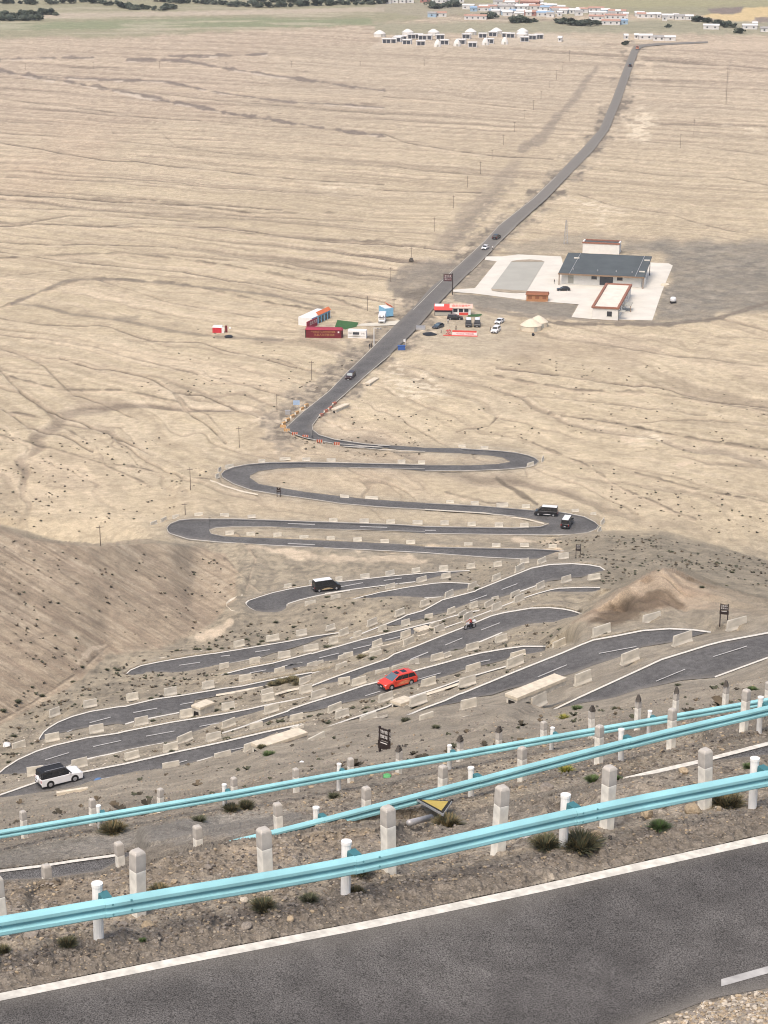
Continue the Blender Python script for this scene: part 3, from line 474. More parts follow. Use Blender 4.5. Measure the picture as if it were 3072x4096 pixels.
def tag(o, label=None, cat=None, group=None, kind=None):
    if label: o['label'] = label
    if cat: o['category'] = cat
    if group: o['group'] = group
    if kind: o['kind'] = kind
    return o
def thing(name, label, cat, loc, rz=0.0, group=None):
    o = bpy.data.objects.new(name, None); C.objects.link(o); o.location = loc; o.rotation_euler = (0, 0, rz); o.empty_display_size = .2
    return tag(o, label, cat, group)
def copy_tree(o, parent=None):
    c = o.copy(); C.objects.link(c)
    if parent is not None: c.parent = parent
    for ch in [k for k in o.children]: copy_tree(ch, c)
    return c
class MB:
    def __init__(s): s.v = []; s.f = []; s.mi = []
    def add(s, vs, fs, mi=0):
        b = len(s.v); s.v += [tuple(v) for v in vs]; s.f += [tuple(b + i for i in f) for f in fs]; s.mi += [mi] * len(fs); return s
    def box(s, x0, x1, y0, y1, z0, z1, mi=0, M=None):
        vs = [(x, y, z) for z in (z0, z1) for x, y in ((x0, y0), (x1, y0), (x1, y1), (x0, y1))]
        if M is not None: vs = [tuple(M @ Vector(v)) for v in vs]
        return s.add(vs, [(3, 2, 1, 0), (4, 5, 6, 7), (0, 1, 5, 4), (1, 2, 6, 5), (2, 3, 7, 6), (3, 0, 4, 7)], mi)
    def frus(s, bx, tx, mi=0):                            # bx, tx: (x0,x1,y0,y1,z)
        vs = [(bx[0], bx[2], bx[4]), (bx[1], bx[2], bx[4]), (bx[1], bx[3], bx[4]), (bx[0], bx[3], bx[4]), (tx[0], tx[2], tx[4]), (tx[1], tx[2], tx[4]), (tx[1], tx[3], tx[4]), (tx[0], tx[3], tx[4])]
        return s.add(vs, [(3, 2, 1, 0), (4, 5, 6, 7), (0, 1, 5, 4), (1, 2, 6, 5), (2, 3, 7, 6), (3, 0, 4, 7)], mi)
    def tube(s, a, b, r, r2=None, n=10, mi=0, cap=True):
        a = Vector(a); b = Vector(b); r2 = r if r2 is None else r2; d = (b - a).normalized()
        u = d.orthogonal().normalized(); w = d.cross(u); vs = []
        for p, rr in ((a, r), (b, r2)):
            for k in range(n): t = 2 * math.pi * k / n; vs.append(p + u * math.cos(t) * rr + w * math.sin(t) * rr)
        fs = [(k, (k + 1) % n, n + (k + 1) % n, n + k) for k in range(n)]
        if cap: fs += [tuple(range(n - 1, -1, -1)), tuple(range(n, 2 * n))]
        return s.add(vs, fs, mi)
    def prism(s, prof, y0, y1, mi=0):                     # (x,z) profile pulled along y
        n = len(prof); vs = [(x, y0, z) for x, z in prof] + [(x, y1, z) for x, z in prof]
        return s.add(vs, [tuple(range(n)), tuple(range(2 * n - 1, n - 1, -1))] + [(k, n + k, n + (k + 1) % n, (k + 1) % n) for k in range(n)], mi)
    def lathe(s, prof, n=12, mi=0, c=(0, 0)):
        vs = []; m = len(prof)
        for r, z in prof:
            for k in range(n): t = 2 * math.pi * k / n; vs.append((c[0] + r * math.cos(t), c[1] + r * math.sin(t), z))
        fs = [(i * n + k, i * n + (k + 1) % n, (i + 1) * n + (k + 1) % n, (i + 1) * n + k) for i in range(m - 1) for k in range(n)]
        return s.add(vs, fs, mi)
    def mesh(s, name, smooth=False):
        me = bpy.data.meshes.new(name); me.from_pydata(s.v, [], s.f)
        if any(s.mi): me.polygons.foreach_set('material_index', s.mi)
        if smooth: me.polygons.foreach_set('use_smooth', [True] * len(s.f))
        bm = bmesh.new(); bm.from_mesh(me); bmesh.ops.recalc_face_normals(bm, faces=bm.faces); bm.to_mesh(me); bm.free(); me.update(); return me
    def build(s, name, m, parent=None, smooth=False, bevel=0.0):
        o = link(name, s.mesh(name, smooth), None, parent)
        for k in (m if isinstance(m, (list, tuple)) else [m]): o.data.materials.append(k)
        if bevel:
            md = o.modifiers.new('bevel', 'BEVEL'); md.width = bevel; md.segments = 2; md.limit_method = 'ANGLE'
        return o

# ------------------------------------------------------------------ terrain sheet
flat = np.maximum(poly_mask(cv('z3', (390, 325), (560, 155), (950, 140), (1420, 180), (1540, 195), (1420, 500), (1000, 480), (1030, 400)), 10), poly_mask(cv('z4', (120, 120), (520, 120), (560, 250), (520, 330), (120, 310)), 8)); flat = np.maximum(flat, poly_mask(cv('z3', (280, 400), (900, 440), (880, 600), (200, 600)), 8)); rel = rel * (1 - flat) * (1 - .7 * ms)
HT = HF + np.where(RM > 0, .22, 0)
T1 = HT * F / (CP * (GY - YH)); TV = np.stack([(GX - CX) / F * T1, (CP - (GY - CY) / F * SP) * T1, CAMZ - HT + rel], -1)
me = grid_mesh('ground', TV, NY, NX)
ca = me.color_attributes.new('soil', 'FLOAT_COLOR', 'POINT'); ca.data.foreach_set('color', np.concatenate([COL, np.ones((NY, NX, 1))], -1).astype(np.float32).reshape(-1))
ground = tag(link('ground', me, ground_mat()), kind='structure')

# ------------------------------------------------------------------ carriageways, edge lines, centre dashes
M_ASPH = asphalt_mat('worn_asphalt', (.088, .085, .084), (.122, .118, .115), 26)
M_ASPN = asphalt_mat('near_asphalt', (.066, .062, .060), (.098, .092, .087), 52)
M_PAINT = mat('road_paint', (.60, .57, .51), .8, .26, 7)
M_PAINT2 = mat('dusty_road_paint', (.44, .41, .36), .85, .22, .6); M_DASH = mat('faded_road_paint', (.40, .39, .375), .85, .25, 4)
def ribbon(name, xs, yf, yn, hfun, m, rows=5, lift=.0):
    V = []; W = []
    for r in range(rows):
        v = r / (rows - 1)
        for k, x in enumerate(xs):
            y = yf[k] + (yn[k] - yf[k]) * v; p = PT(x, y, hfun(x, y) - lift); V.append(p)
            W.append(max(0, 1 - min(v, 1 - v) / .14) ** 1.5 * .55)
    me = grid_mesh(name, np.array(V), rows, len(xs))
    at = me.attributes.new('wear_haze', 'FLOAT', 'POINT'); at.data.foreach_set('value', np.array(W, np.float32))
    return tag(link(name, me, m), kind='structure')
for bn, b in BANDS.items():
    if bn == 'road_near':
        xs = np.arange(b['xa'], b['xb'] + 1, 24.0); ys_ = bfar(b, xs); yb = np.full(len(xs), 4750.0) if False else bnear(b, xs)
        ribbon('road', xs, ys_, yb, lambda x, y: hr1(x), M_ASPN, 40)
    else:
        xs = np.unique(np.concatenate([np.arange(b['xa'], b['xb'], 8.0), b['far'][:, 0], b['near'][:, 0]])); xs = xs[(xs >= b['xa']) & (xs <= b['xb'])]
        ribbon('road', xs, bfar(b, xs), bnear(b, xs), lambda x, y, b=b: float(bh(b, x)), M_ASPH, 7)
# the straight road over the plain: rows of (left, right) pixel pairs
STR = [cv('z4', (58, 772), (203, 764)), cv('z4', (150, 690), (238, 715)), cv('z4', (300, 570), (385, 588)), cv('z4', (400, 465), (505, 480)), cv('z4', (520, 350), (632, 374)), cv('z4', (640, 230), (762, 250)), cv('z4', (780, 95), (893, 100)), cv('z4', (860, 0), (990, 0)),
       cv('z3', (392, 235), (490, 235)), cv('z3', (560, 80), (642, 80)), cv('z3', (635, 0), (725, 0)), cv('S', (2134, 790), (2192, 790)), cv('S', (2220, 706), (2272, 706)), cv('z2', (850, 648), (907, 648)), cv('z2', (930, 560), (972, 560)), cv('z2', (985, 430), (1025, 430)), cv('z2', (1030, 310), (1066, 310)), cv('z2', (1068, 215), (1102, 215)),
       cv('z2', (1085, 199), (1112, 206)), cv('z2', (1110, 192), (1130, 201)), cv('z2', (1180, 186), (1190, 195)), cv('z2', (1400, 178), (1400, 185))]
V = []; W = []
R2 = []
for k in range(len(STR) - 1):
    for s in range(6):
        t = s / 6; R2.append([((STR[k][i][0] * (1 - t) + STR[k + 1][i][0] * t), (STR[k][i][1] * (1 - t) + STR[k + 1][i][1] * t)) for i in (0, 1)])
R2.append(STR[-1])
def strip(name, rows, m, nc=5, lift=.25, attr=True):
    V = []; W = []
    for l_, r_ in rows:
        for c in range(nc):
            t = c / (nc - 1); x = l_[0] * (1 - t) + r_[0] * t; y = l_[1] * (1 - t) + r_[1] * t; V.append(PT(x, y, hs(x, y) - lift)); W.append(min(1, (1 if c in (0, nc - 1) else 0) * .5 + min(.75, max(0, (1500 - y) / 1000))))  # worn edges; far road paler, dust and haze mixed into its colour
    me = grid_mesh(name, np.array(V), len(rows), nc)
    if attr: at = me.attributes.new('wear_haze', 'FLOAT', 'POINT'); at.data.foreach_set('value', np.array(W, np.float32))
    return tag(link(name, me, m), kind='structure')
strip('road', R2, M_ASPH, 5, .35)
# part of the first bend joins straight road and first arm
bx = [cv('z4', (58, 772), (203, 764)), cv('z4', (62, 782), (204, 775)), cv('z4', (72, 793), (205, 784)), cv('z4', (85, 803), (205, 788)), cv('z4', (105, 812), (206, 792)), cv('z4', (130, 822), (206, 800)), cv('z4', (165, 832), (206, 812)), cv('z4', (205, 840), (207, 815))]
strip('road', bx, M_ASPH, 5, .35)
def lines_px(name, polys, m, lift):
    V = []; Fc = []
    for pts, w in polys:
        pts = [p for p in pts]; dense = []
        for k in range(len(pts) - 1):
            n = max(1, int(math.hypot(pts[k + 1][0] - pts[k][0], pts[k + 1][1] - pts[k][1]) / 10))
            for s in range(n): t = s / n; dense.append((pts[k][0] * (1 - t) + pts[k + 1][0] * t, pts[k][1] * (1 - t) + pts[k + 1][1] * t))
        dense.append(pts[-1]); b0 = len(V)
        for k, (x, y) in enumerate(dense):
            a = dense[max(0, k - 1)]; c = dense[min(len(dense) - 1, k + 1)]; dx, dy = c[0] - a[0], c[1] - a[1]; L = math.hypot(dx, dy) or 1
            nx, ny = -dy / L * w / 2, dx / L * w / 2; h = hs(x, y)
            lf = lift if np.isscalar(lift) else lift(h)
            V.append(PT(x - nx, y - ny, h - lf)); V.append(PT(x + nx, y + ny, h - lf))
        for k in range(len(dense) - 1): i = b0 + 2 * k; Fc.append((i, i + 1, i + 3, i + 2))
    me = bpy.data.meshes.new(name); me.from_pydata(V, [], Fc); me.update(); return tag(link(name, me, m), kind='structure')
def shift(p, d): return [(x, y + d) for x, y in p]
EL = []
for bn, w in (('r1', 6.5), ('g', 6), ('m', 5), ('r2', 6), ('red', 5.5), ('r3', 5), ('e', 5), ('l7', 4.6), ('n', 4.4), ('d', 4), ('a', 4), ('c', 4.4), ('j', 3.4), ('v', 3.2)):
    EL.append((shift([tuple(q) for q in BANDS[bn]['far']], w * .7), w))
EL += [(shift(cv('Z3', (1330, 790), (1659, 670)), -3), 6), (shift(cv('A', (700, 1310), (790, 1270), (970, 1203), (1659, 1055)), 0), 5), (cv('W8', (0, 1000), (640, 878)), 4.5), (cv('B', (0, 1096), (100, 1066)), 4.5), (cv('B', (255, 1034), (600, 968)), 4.5),
       (cv('B', (630, 531), (1040, 450), (1500, 358)), 4), (cv('E', (1000, 772), (955, 745), (980, 728), (1100, 690), (1250, 653), (1400, 623), (1659, 583)), 3.2), (cv('F', (0, 618), (300, 573), (660, 528), (1000, 488)), 3.2),
       (cv('E', (625, 818), (560, 785), (515, 748), (505, 718), (540, 692)), 3.4), (cv('W6', (950, 520), (1180, 430)), 4), (cv('G', (770, 598), (950, 533)), 4), (cv('W3', (260, 372), (660, 206)), 5), (cv('F', (1100, 668), (1310, 655)), 3), (cv('B', (795, 1510), (970, 1460)), 6), (cv('W2', (1300, 1172), (1659, 1062)), 6)]
UP = [(K_out_t[0:] , 2.8), (cv('z5', (232, 572), (237, 588), (250, 600), (350, 630), (500, 645), (800, 664), (1659, 705)) + cv('z6', (200, 720), (350, 731), (560, 741)), 3.6), (cv('z5', (1659, 588), (1000, 572), (800, 562), (600, 561), (500, 568), (467, 582), (476, 600), (550, 615)), 1.8), (cv('z6', (0, 599), (400, 604), (700, 607), (820, 604), (900, 594), (948, 575), (959, 555), (938, 535), (880, 506), (800, 489), (740, 479)), 3.2),
      (cv('z6', (0, 673), (400, 681), (600, 684), (770, 695)), 2.6), (cv('z5', (1659, 218), (1200, 208), (1000, 204), (800, 206), (680, 216), (600, 231), (550, 251), (533, 270), (541, 290), (600, 324), (700, 359), (850, 384), (1000, 404), (1200, 434), (1400, 451), (1659, 466)) + cv('z6', (300, 484), (500, 504)), 2.8), (cv('z5', (1659, 242), (1200, 233), (1000, 233)), 1.6),
      (cv('z6', (0, 431), (300, 446), (600, 471)), 1.8), (cv('z6', (200, 129), (400, 141), (500, 151), (568, 166), (608, 181), (628, 200), (608, 219), (560, 233), (450, 243), (300, 250), (0, 253)), 2.6), (cv('z4', (640, 230), (520, 352), (400, 467), (300, 572), (150, 692), (62, 772), (70, 790), (105, 809), (170, 832), (330, 862), (600, 883)) + cv('z5', (1200, 116), (1400, 133), (1659, 146)), 3.0),
      (cv('z4', (640, 368), (505, 482), (385, 590), (238, 717), (206, 762), (208, 785), (242, 813), (330, 839), (500, 864), (640, 873)) + cv('z5', (1400, 114)), 3.0), (cv('z3', (196, 432), (390, 238), (560, 82), (633, 2)) + cv('S', (2136, 792), (2222, 708)), 2.2), (cv('z3', (490, 236), (640, 82), (722, 2)), 2.0)]
lines_px('edge_line', EL, M_PAINT, .10); lines_px('edge_line', [(p_, w_ * .72) for p_, w_ in UP], M_PAINT2, .42)
def near_line(name, pts, w, m, hfun):
    V = []; n = len(pts)
    for k, (x, y) in enumerate(pts): V.append(PT(x, y - w / 2, hfun(x, y) - .006)); V.append(PT(x, y + w / 2, hfun(x, y) - .006))
    me = bpy.data.meshes.new(name); me.from_pydata(V, [], [(2 * k, 2 * k + 1, 2 * k + 3, 2 * k + 2) for k in range(n - 1)]); me.update(); return tag(link(name, me, m), kind='structure')
def dens(p, st=40):
    o = []
    for k in range(len(p) - 1):
        n = max(1, int(abs(p[k + 1][0] - p[k][0]) / st))
        o += [(p[k][0] + (p[k + 1][0] - p[k][0]) * s / n, p[k][1] + (p[k + 1][1] - p[k][1]) * s / n) for s in range(n)]
    return o + [p[-1]]
near_line('edge_line', dens(R1L), 31, M_PAINT, lambda x, y: hr1(x))
near_line('centre_line', dens([(2885, 3931), (3300, 3815)]), 29, M_DASH, lambda x, y: hr1(x))
near_line('edge_line', dens(cv('q6', (760, 646), (900, 612), (1230, 536), (1659, 424), (1900, 360))), 15, M_PAINT, lambda x, y: 21.28)
near_line('edge_line', dens([(-380, 3540), (-5, 3485), (170, 3463), (300, 3443), (470, 3420)]), 10, M_PAINT, lambda x, y: 28.27)
DASH = cv('Z3', (965, 812), (1145, 738)), cv('Z3', (1320, 660), (1530, 594)), cv('Z3', (235, 785), (415, 710)), cv('Z3', (612, 640), (845, 597)), cv('W3', (1250, 942), (1659, 770)), cv('A', (1120, 1425), (1450, 1362)), cv('W8', (890, 1205), (1030, 1165)), cv('W4', (305, 1038), (520, 990)), cv('A', (1030, 1068), (1340, 1000)), cv('A', (500, 1215), (760, 1135)), cv('W8', (350, 765), (820, 680)), cv('W8', (1235, 603), (1560, 545)), \
    cv('A', (990, 805), (1225, 742)), cv('A', (1475, 692), (1659, 655)), cv('W8', (140, 375), (535, 300)), cv('W8', (915, 240), (1135, 200)), cv('A', (740, 905), (800, 882)), cv('W2', (660, 500), (1090, 380)), cv('W5', (1290, 842), (1540, 765)), cv('W2', (580, 160), (880, 38)), cv('W6', (800, 895), (1090, 780)), cv('W6', (1370, 665), (1659, 545)), cv('W3', (310, 165), (620, 45)), cv('W3', (300, 690), (460, 660)), cv('W5', (520, 215), (850, 135)), cv('W5', (0, 340), (225, 285)), \
    cv('W5', (1090, 65), (1390, -5)), cv('W6', (380, 580), (630, 520)), cv('W7', (1150, 440), (1490, 370)), cv('W7', (620, 545), (890, 495)), cv('B', (600, 445), (830, 412)), cv('B', (1060, 345), (1160, 335)), cv('B', (1440, 298), (1600, 272)), cv('G', (570, 575), (745, 510)), cv('G', (220, 702), (410, 635)), cv('F', (170, 545), (420, 500)), cv('F', (650, 475), (850, 448)), cv('z6', (0, 582), (60, 582)), cv('z5', (900, 545), (1050, 550)), cv('z5', (1300, 562), (1450, 566)), cv('z5', (900, 655), (1050, 662))
lines_px('centre_line', [(d, 3.2) for d in DASH], M_DASH, .10)
def gz(x, y):                                            # the ground with its relief at a pixel
    j = min(max(int(np.searchsorted(gx, x)) - 1, 0), NX - 2); i = min(max(int(np.searchsorted(gy, y)) - 1, 0), NY - 2); return Vector(TV[i, j])
# ------------------------------------------------------------------ concrete barriers beside the hairpins
M_CONC = mat('cast_concrete', (.560, .520, .440), .95, .22, 2.2, bump=.2)
M_CONC2 = mat('weathered_concrete', (.535, .500, .432), .95, .28, 1.6, bump=.2)
M_PALE = mat('pale_concrete', (.60, .53, .42), .95, .18, 1.5, bump=.15)
def jersey(name, m):
    pr = [(-.27, 0), (-.27, .08), (-.15, .30), (-.085, .92), (-.07, 1.0), (.07, 1.0), (.085, .92), (.15, .30), (.27, .08), (.27, 0)]
    b = MB(); n = len(pr); vs = [(-.5, y, z) for y, z in pr] + [(.5, y, z) for y, z in pr]
    b.add(vs, [tuple(range(n)), tuple(range(2 * n - 1, n - 1, -1))] + [(k, n + k, n + (k + 1) % n, (k + 1) % n) for k in range(n)])
    me = b.mesh(name); me.materials.append(m); return me
JM = [jersey('concrete_barrier', M_CONC), jersey('concrete_barrier', M_CONC2)]
ORD = ['first', 'second', 'third', 'fourth', 'fifth', 'sixth', 'seventh', 'eighth', 'ninth', 'tenth', 'eleventh', 'twelfth', 'thirteenth', 'fourteenth', 'fifteenth', 'sixteenth', 'seventeenth', 'eighteenth', 'nineteenth', 'twentieth']
ROWS = [
 ('above the nearest bend', 'barriers above the nearest bend', cv('Z3') , [('Z3', 195, 988, 283, 945, 85), ('Z3', 465, 842, 560, 805, 70), ('Z3', 752, 712, 855, 672, 65), ('Z3', 1072, 597, 1183, 560, 62), ('Z3', 1405, 502, 1522, 470, 65)]),
 ('below the brown mound', 'barriers below the brown mound', 0, [('W2', 740, 1240, 960, 1165, 150), ('D', 950, 1230, 1115, 1190, 115), ('W2', 580, 935, 850, 845, 130), ('W2', 1400, 615, 1660, 540, 130), ('W3', 740, 805, 1000, 700, 140), ('W3', 1500, 510, 1700, 420, 130), ('Z3', 575, 545, 680, 510, 60), ('Z3', 885, 458, 990, 430, 50)]),
 ('before the white off-roader lane', 'barriers before the lowest left road', 0, [('B', 415, 1605, 600, 1570, 75), ('W4', 35, 1210, 300, 1140, 110), ('W4', 530, 1070, 760, 990, 120), ('W1', 345, 855, 610, 720, 120), ('W1', 1205, 470, 1470, 370, 100)]),
 ('behind the white off-roader lane', 'barriers behind the white off-roader', 0, [('A', 300, 1395, 485, 1370, 95), ('A', 795, 1320, 965, 1280, 100), ('W8', 0, 1160, 230, 1100, 110), ('W8', 640, 1030, 870, 970, 120), ('W8', 1350, 855, 1590, 800, 120), ('W4', 620, 735, 830, 690, 130), ('W1', 45, 450, 255, 400, 110), ('W1', 60, 650, 270, 590, 100), ('W1', 675, 300, 890, 215, 110), ('W1', 800, 395, 1010, 330, 115)]),
 ('this side of the red van lane', 'barriers this side of the red van', 0, [('W2', 65, 870, 285, 790, 115), ('W2', 775, 620, 1000, 550, 120), ('W3', 60, 880, 290, 810, 115), ('W3', 800, 625, 1035, 560, 75)]),
 ('beyond the red van lane', 'barriers beyond the red van', 0, [('W8', 870, 905, 1110, 800, 120), ('W4', 165, 680, 370, 600, 110), ('W4', 865, 440, 1090, 370, 120), ('W5', 395, 905, 630, 830, 120), ('W5', 840, 660, 1035, 630, 110), ('W5', 1075, 680, 1300, 620, 110), ('W2', 5, 430, 230, 380, 90), ('W2', 280, 345, 550, 270, 75), ('W2', 550, 275, 720, 220, 90), ('W2', 930, 185, 1125, 130, 100), ('W2', 1130, 130, 1250, 85, 60), ('W3', 60, 515, 260, 460, 105), ('W3', 550, 375, 730, 325, 100)]),
 ('beyond the wide left bend', 'barriers beyond the wide left bend', 0, [('A', 140, 1120, 280, 1075, 85), ('A', 500, 1015, 655, 985, 80), ('A', 990, 920, 1145, 890, 80), ('B', 110, 1115, 255, 1085, 85), ('B', 610, 1030, 745, 1005, 85), ('W4', 155, 375, 365, 340, 110), ('W4', 810, 130, 1000, 80, 85), ('W4', 820, 235, 1020, 190, 110), ('W5', 200, 660, 385, 600, 100), ('W5', 205, 805, 405, 760, 120)]),
 ('beyond the motorcycle lane', 'barriers beyond the motorcycle', 0, [('W5', 805, 440, 985, 380, 110), ('W5', 1360, 130, 1540, 85, 70), ('W5', 1370, 240, 1560, 185, 110), ('W6', 680, 705, 840, 630, 120), ('W6', 1115, 400, 1255, 340, 80), ('W6', 1190, 490, 1350, 420, 120), ('G', 95, 905, 175, 860, 65), ('G', 150, 940, 245, 890, 80), ('G', 385, 790, 480, 740, 65), ('G', 465, 820, 565, 780, 75), ('G', 710, 735, 815, 690, 75)]),
 ('beyond the tight left bend', 'barriers beyond the tight left bend', 0, [('A', 550, 745, 660, 705, 80), ('A', 925, 640, 1070, 610, 75), ('B', 15, 840, 145, 815, 75), ('B', 435, 780, 570, 755, 75), ('B', 855, 710, 985, 685, 75), ('B', 1265, 635, 1395, 610, 75), ('C', 270, 700, 385, 670, 75), ('W5', 330, 400, 490, 350, 90), ('W5', 490, 345, 595, 320, 75), ('W5', 845, 285, 1030, 220, 100), ('W5', 925, 215, 1085, 185, 80), ('W6', 170, 700, 320, 640, 90), ('W6', 640, 565, 795, 510, 110)]),
 ('between the stacked lanes', 'barriers between the stacked lanes', 0, [('B', 1045, 500, 1150, 480, 70), ('B', 1380, 440, 1490, 420, 70), ('W7', 1090, 310, 1290, 280, 110), ('W5', 270, 105, 510, 70, 95), ('W6', 265, 450, 395, 415, 95), ('W6', 650, 355, 780, 320, 95), ('W6', 1035, 240, 1165, 215, 80), ('W6', 1410, 160, 1530, 110, 90), ('G', 220, 785, 300, 760, 60), ('G', 460, 700, 535, 680, 35), ('G', 675, 680, 770, 640, 65), ('G', 955, 580, 1040, 540, 65), ('G', 1235, 500, 1335, 470, 60), ('G', 1525, 470, 1659, 450, 55)]),
 ('among dark shrubs above a bend', 'barriers among the dark shrubs', 0, [('E', 375, 1215, 490, 1190, 65), ('E', 730, 1150, 875, 1125, 60), ('E', 1065, 1090, 1180, 1070, 60), ('E', 1395, 1030, 1490, 1000, 50)]),
 ('along the long diagonal lane', 'barriers along the diagonal lane', 0, [('F', 45, 1180, 140, 1155, 70), ('F', 155, 1100, 255, 1060, 70), ('F', 320, 1110, 400, 1085, 60), ('W6', 80, 360, 235, 300, 100), ('W6', 540, 195, 690, 135, 95), ('F', 1055, 770, 1150, 735, 65), ('F', 1330, 675, 1415, 635, 65), ('G', 200, 585, 290, 550, 65), ('G', 470, 485, 555, 450, 60), ('G', 720, 395, 815, 345, 70), ('G', 970, 300, 1055, 260, 50), ('G', 1200, 240, 1310, 225, 60)]),
 ('behind the lone black van', 'barriers behind the lone black van', 0, [('E', 930, 560, 1010, 545, 40), ('E', 1205, 520, 1262, 510, 42), ('F', 115, 480, 190, 470, 40), ('F', 390, 450, 490, 438, 42), ('F', 670, 425, 765, 400, 45), ('F', 960, 390, 1050, 375, 45), ('F', 1260, 370, 1360, 360, 55), ('F', 1570, 340, 1659, 335, 50), ('G', 185, 345, 275, 330, 50), ('G', 480, 325, 570, 310, 50), ('G', 775, 290, 870, 270, 45)]),
 ('inside the lone black van bend', 'barriers inside the black van bend', 0, [('E', 1160, 760, 1280, 740, 50), ('F', 65, 700, 170, 680, 55), ('F', 670, 575, 770, 550, 50), ('F', 1015, 500, 1120, 470, 50), ('F', 1285, 455, 1385, 435, 50)]),
 ('above the longest flat lane', 'barriers above the longest flat lane', 0, [('z5', 140, 560, 175, 545, 19), ('z5', 198, 540, 228, 525, 19), ('z5', 262, 518, 300, 510, 17), ('z5', 383, 502, 430, 497, 13), ('z5', 525, 505, 575, 503, 15), ('z5', 678, 512, 722, 510, 13), ('z5', 1128, 533, 1175, 532, 17), ('z5', 1297, 542, 1347, 540, 22), ('z5', 1445, 543, 1493, 542, 18), ('z5', 1590, 548, 1645, 547, 20), ('z6', 85, 552, 130, 550, 22), ('z6', 235, 558, 280, 556, 20), ('z6', 385, 563, 432, 562, 22), ('z6', 525, 565, 573, 564, 22)]),
 ('inside the long flat hairpin', 'barriers inside the long flat hairpin', 0, [('z5', 555, 607, 603, 605, 20), ('z5', 672, 612, 718, 610, 19), ('z5', 820, 620, 866, 618, 22), ('z5', 965, 628, 1015, 627, 16), ('z5', 1115, 635, 1160, 634, 18), ('z5', 1262, 642, 1310, 641, 18), ('z5', 1412, 650, 1460, 649, 18), ('z5', 1555, 655, 1605, 654, 18), ('z6', 215, 668, 262, 667, 17), ('z6', 370, 672, 417, 671, 17), ('z6', 525, 672, 573, 671, 18), ('z6', 683, 680, 728, 679, 20)]),
 ('above the two black vans lane', 'barriers above the two black vans', 0, [('z5', 1190, 398, 1240, 402, 12), ('z5', 1330, 405, 1400, 410, 13), ('z6', 117, 430, 160, 430, 14), ('z6', 253, 437, 297, 437, 14), ('z6', 395, 450, 460, 448, 18), ('z6', 535, 458, 580, 457, 17), ('z6', 810, 480, 850, 478, 14), ('z6', 915, 500, 945, 495, 12), ('z6', 972, 558, 990, 535, 22), ('z6', 955, 598, 972, 580, 20)]),
 ('around the highest left hairpin', 'barriers around the highest left hairpin', 0, [('z5', 500, 298, 520, 288, 22), ('z5', 515, 262, 530, 250, 20), ('z5', 553, 240, 600, 232, 17), ('z5', 738, 205, 775, 203, 12), ('z5', 855, 195, 915, 190, 13), ('z5', 980, 197, 1025, 196, 15), ('z5', 1115, 200, 1165, 200, 15), ('z5', 1508, 212, 1550, 211, 18), ('z5', 1620, 212, 1659, 212, 14), ('z6', 565, 232, 600, 222, 20), ('z6', 645, 208, 655, 188, 18), ('z6', 185, 122, 225, 122, 12), ('z6', 308, 130, 350, 130, 12)]),
 ('below the long lane end', 'barriers below the long lane end', 0, [('z6', 82, 805, 128, 803, 22), ('z6', 233, 795, 277, 793, 22), ('z6', 378, 783, 423, 782, 22), ('z6', 525, 768, 580, 762, 20), ('z6', 625, 762, 668, 745, 22), ('z6', 88, 845, 140, 840, 24)])]
seen = []
for desc, grp, _, items in ROWS:
    k = 0
    for it in sorted(items, key=lambda t: WIN[t[0]][0] + t[1] / WIN[t[0]][2]):
        (x1, y1), (x2, y2) = cv(it[0], (it[1], it[2]), (it[3], it[4])); hp = it[5] / WIN[it[0]][2]
        if any(abs(x1 - a) + abs(y1 - b) < 13 for a, b in seen): continue
        seen.append((x1, y1)); h = hs((x1 + x2) / 2, (y1 + y2) / 2 + 2); a = PT(x1, y1, h); b = PT(x2, y2, h)
        d = b - a; L = d.length; ang = math.atan2(d.y, d.x)
        if L > 4.2: L = 4.2
        o = bpy.data.objects.new('concrete_barrier', JM[random.random() < .4]); C.objects.link(o)
        s = ppm((y1 + y2) / 2, h); H = min(1.25, max(.62, hp / (s * .90))); mid = (a + b) / 2
        o.location = mid + Vector((0, 0, -.06)); o.rotation_euler = (random.uniform(-.03, .03), 0, ang); o.scale = (L, 1.0, H + .06)
        tag(o, f'{ORD[k]} concrete barrier from the left {desc}', 'barrier', grp); k += 1

# ------------------------------------------------------------------ concrete culvert heads and lining beside the lanes
def culvert(label, w, front, back, hh=1.2, name='culvert_head', slab=.35):
    (ax, ay), (bx, by) = cv(w, *front); (cx, cy), = cv(w, back)
    h = hs((ax + bx) / 2, (ay + by) / 2); A = PT(ax, ay, h); B = PT(bx, by, h); Cc = PT(cx, cy, h)
    d = Cc - (A + B) / 2; L = min(d.length, 7.5); hh *= .62; d.normalize(); wd = (B - A) * .8; s = ppm(ay, h)
    t = thing(name, label, 'culvert', (A + B) / 2 + Vector((0, 0, -.3)), math.atan2(d.y, d.x))
    W = max(1.4, abs(wd.dot(Vector((d.y, -d.x, 0)))))
    b = MB(); b.box(0, L, -W / 2, W / 2, 0, hh + .3 - slab); b.build('wall', M_CONC2, t, bevel=.03)
    b = MB(); b.add([(-.12, -W / 2 - .1, hh + .3 - slab), (L, -W / 2 - .1, hh + .1 - slab), (L, W / 2 + .1, hh + .1 - slab), (-.12, W / 2 + .1, hh + .3 - slab), (-.12, -W / 2 - .1, hh + .3), (L, -W / 2 - .1, hh + .1), (L, W / 2 + .1, hh + .1), (-.12, W / 2 + .1, hh + .3)], [(3, 2, 1, 0), (4, 5, 6, 7), (0, 1, 5, 4), (1, 2, 6, 5), (2, 3, 7, 6), (3, 0, 4, 7)])
    b.build('top_slab', M_PALE, t, bevel=.03)
    b = MB(); b.box(-.06, .02, -W * .28, W * .28, .05, hh * .6); b.build('opening', M_DARK, t)
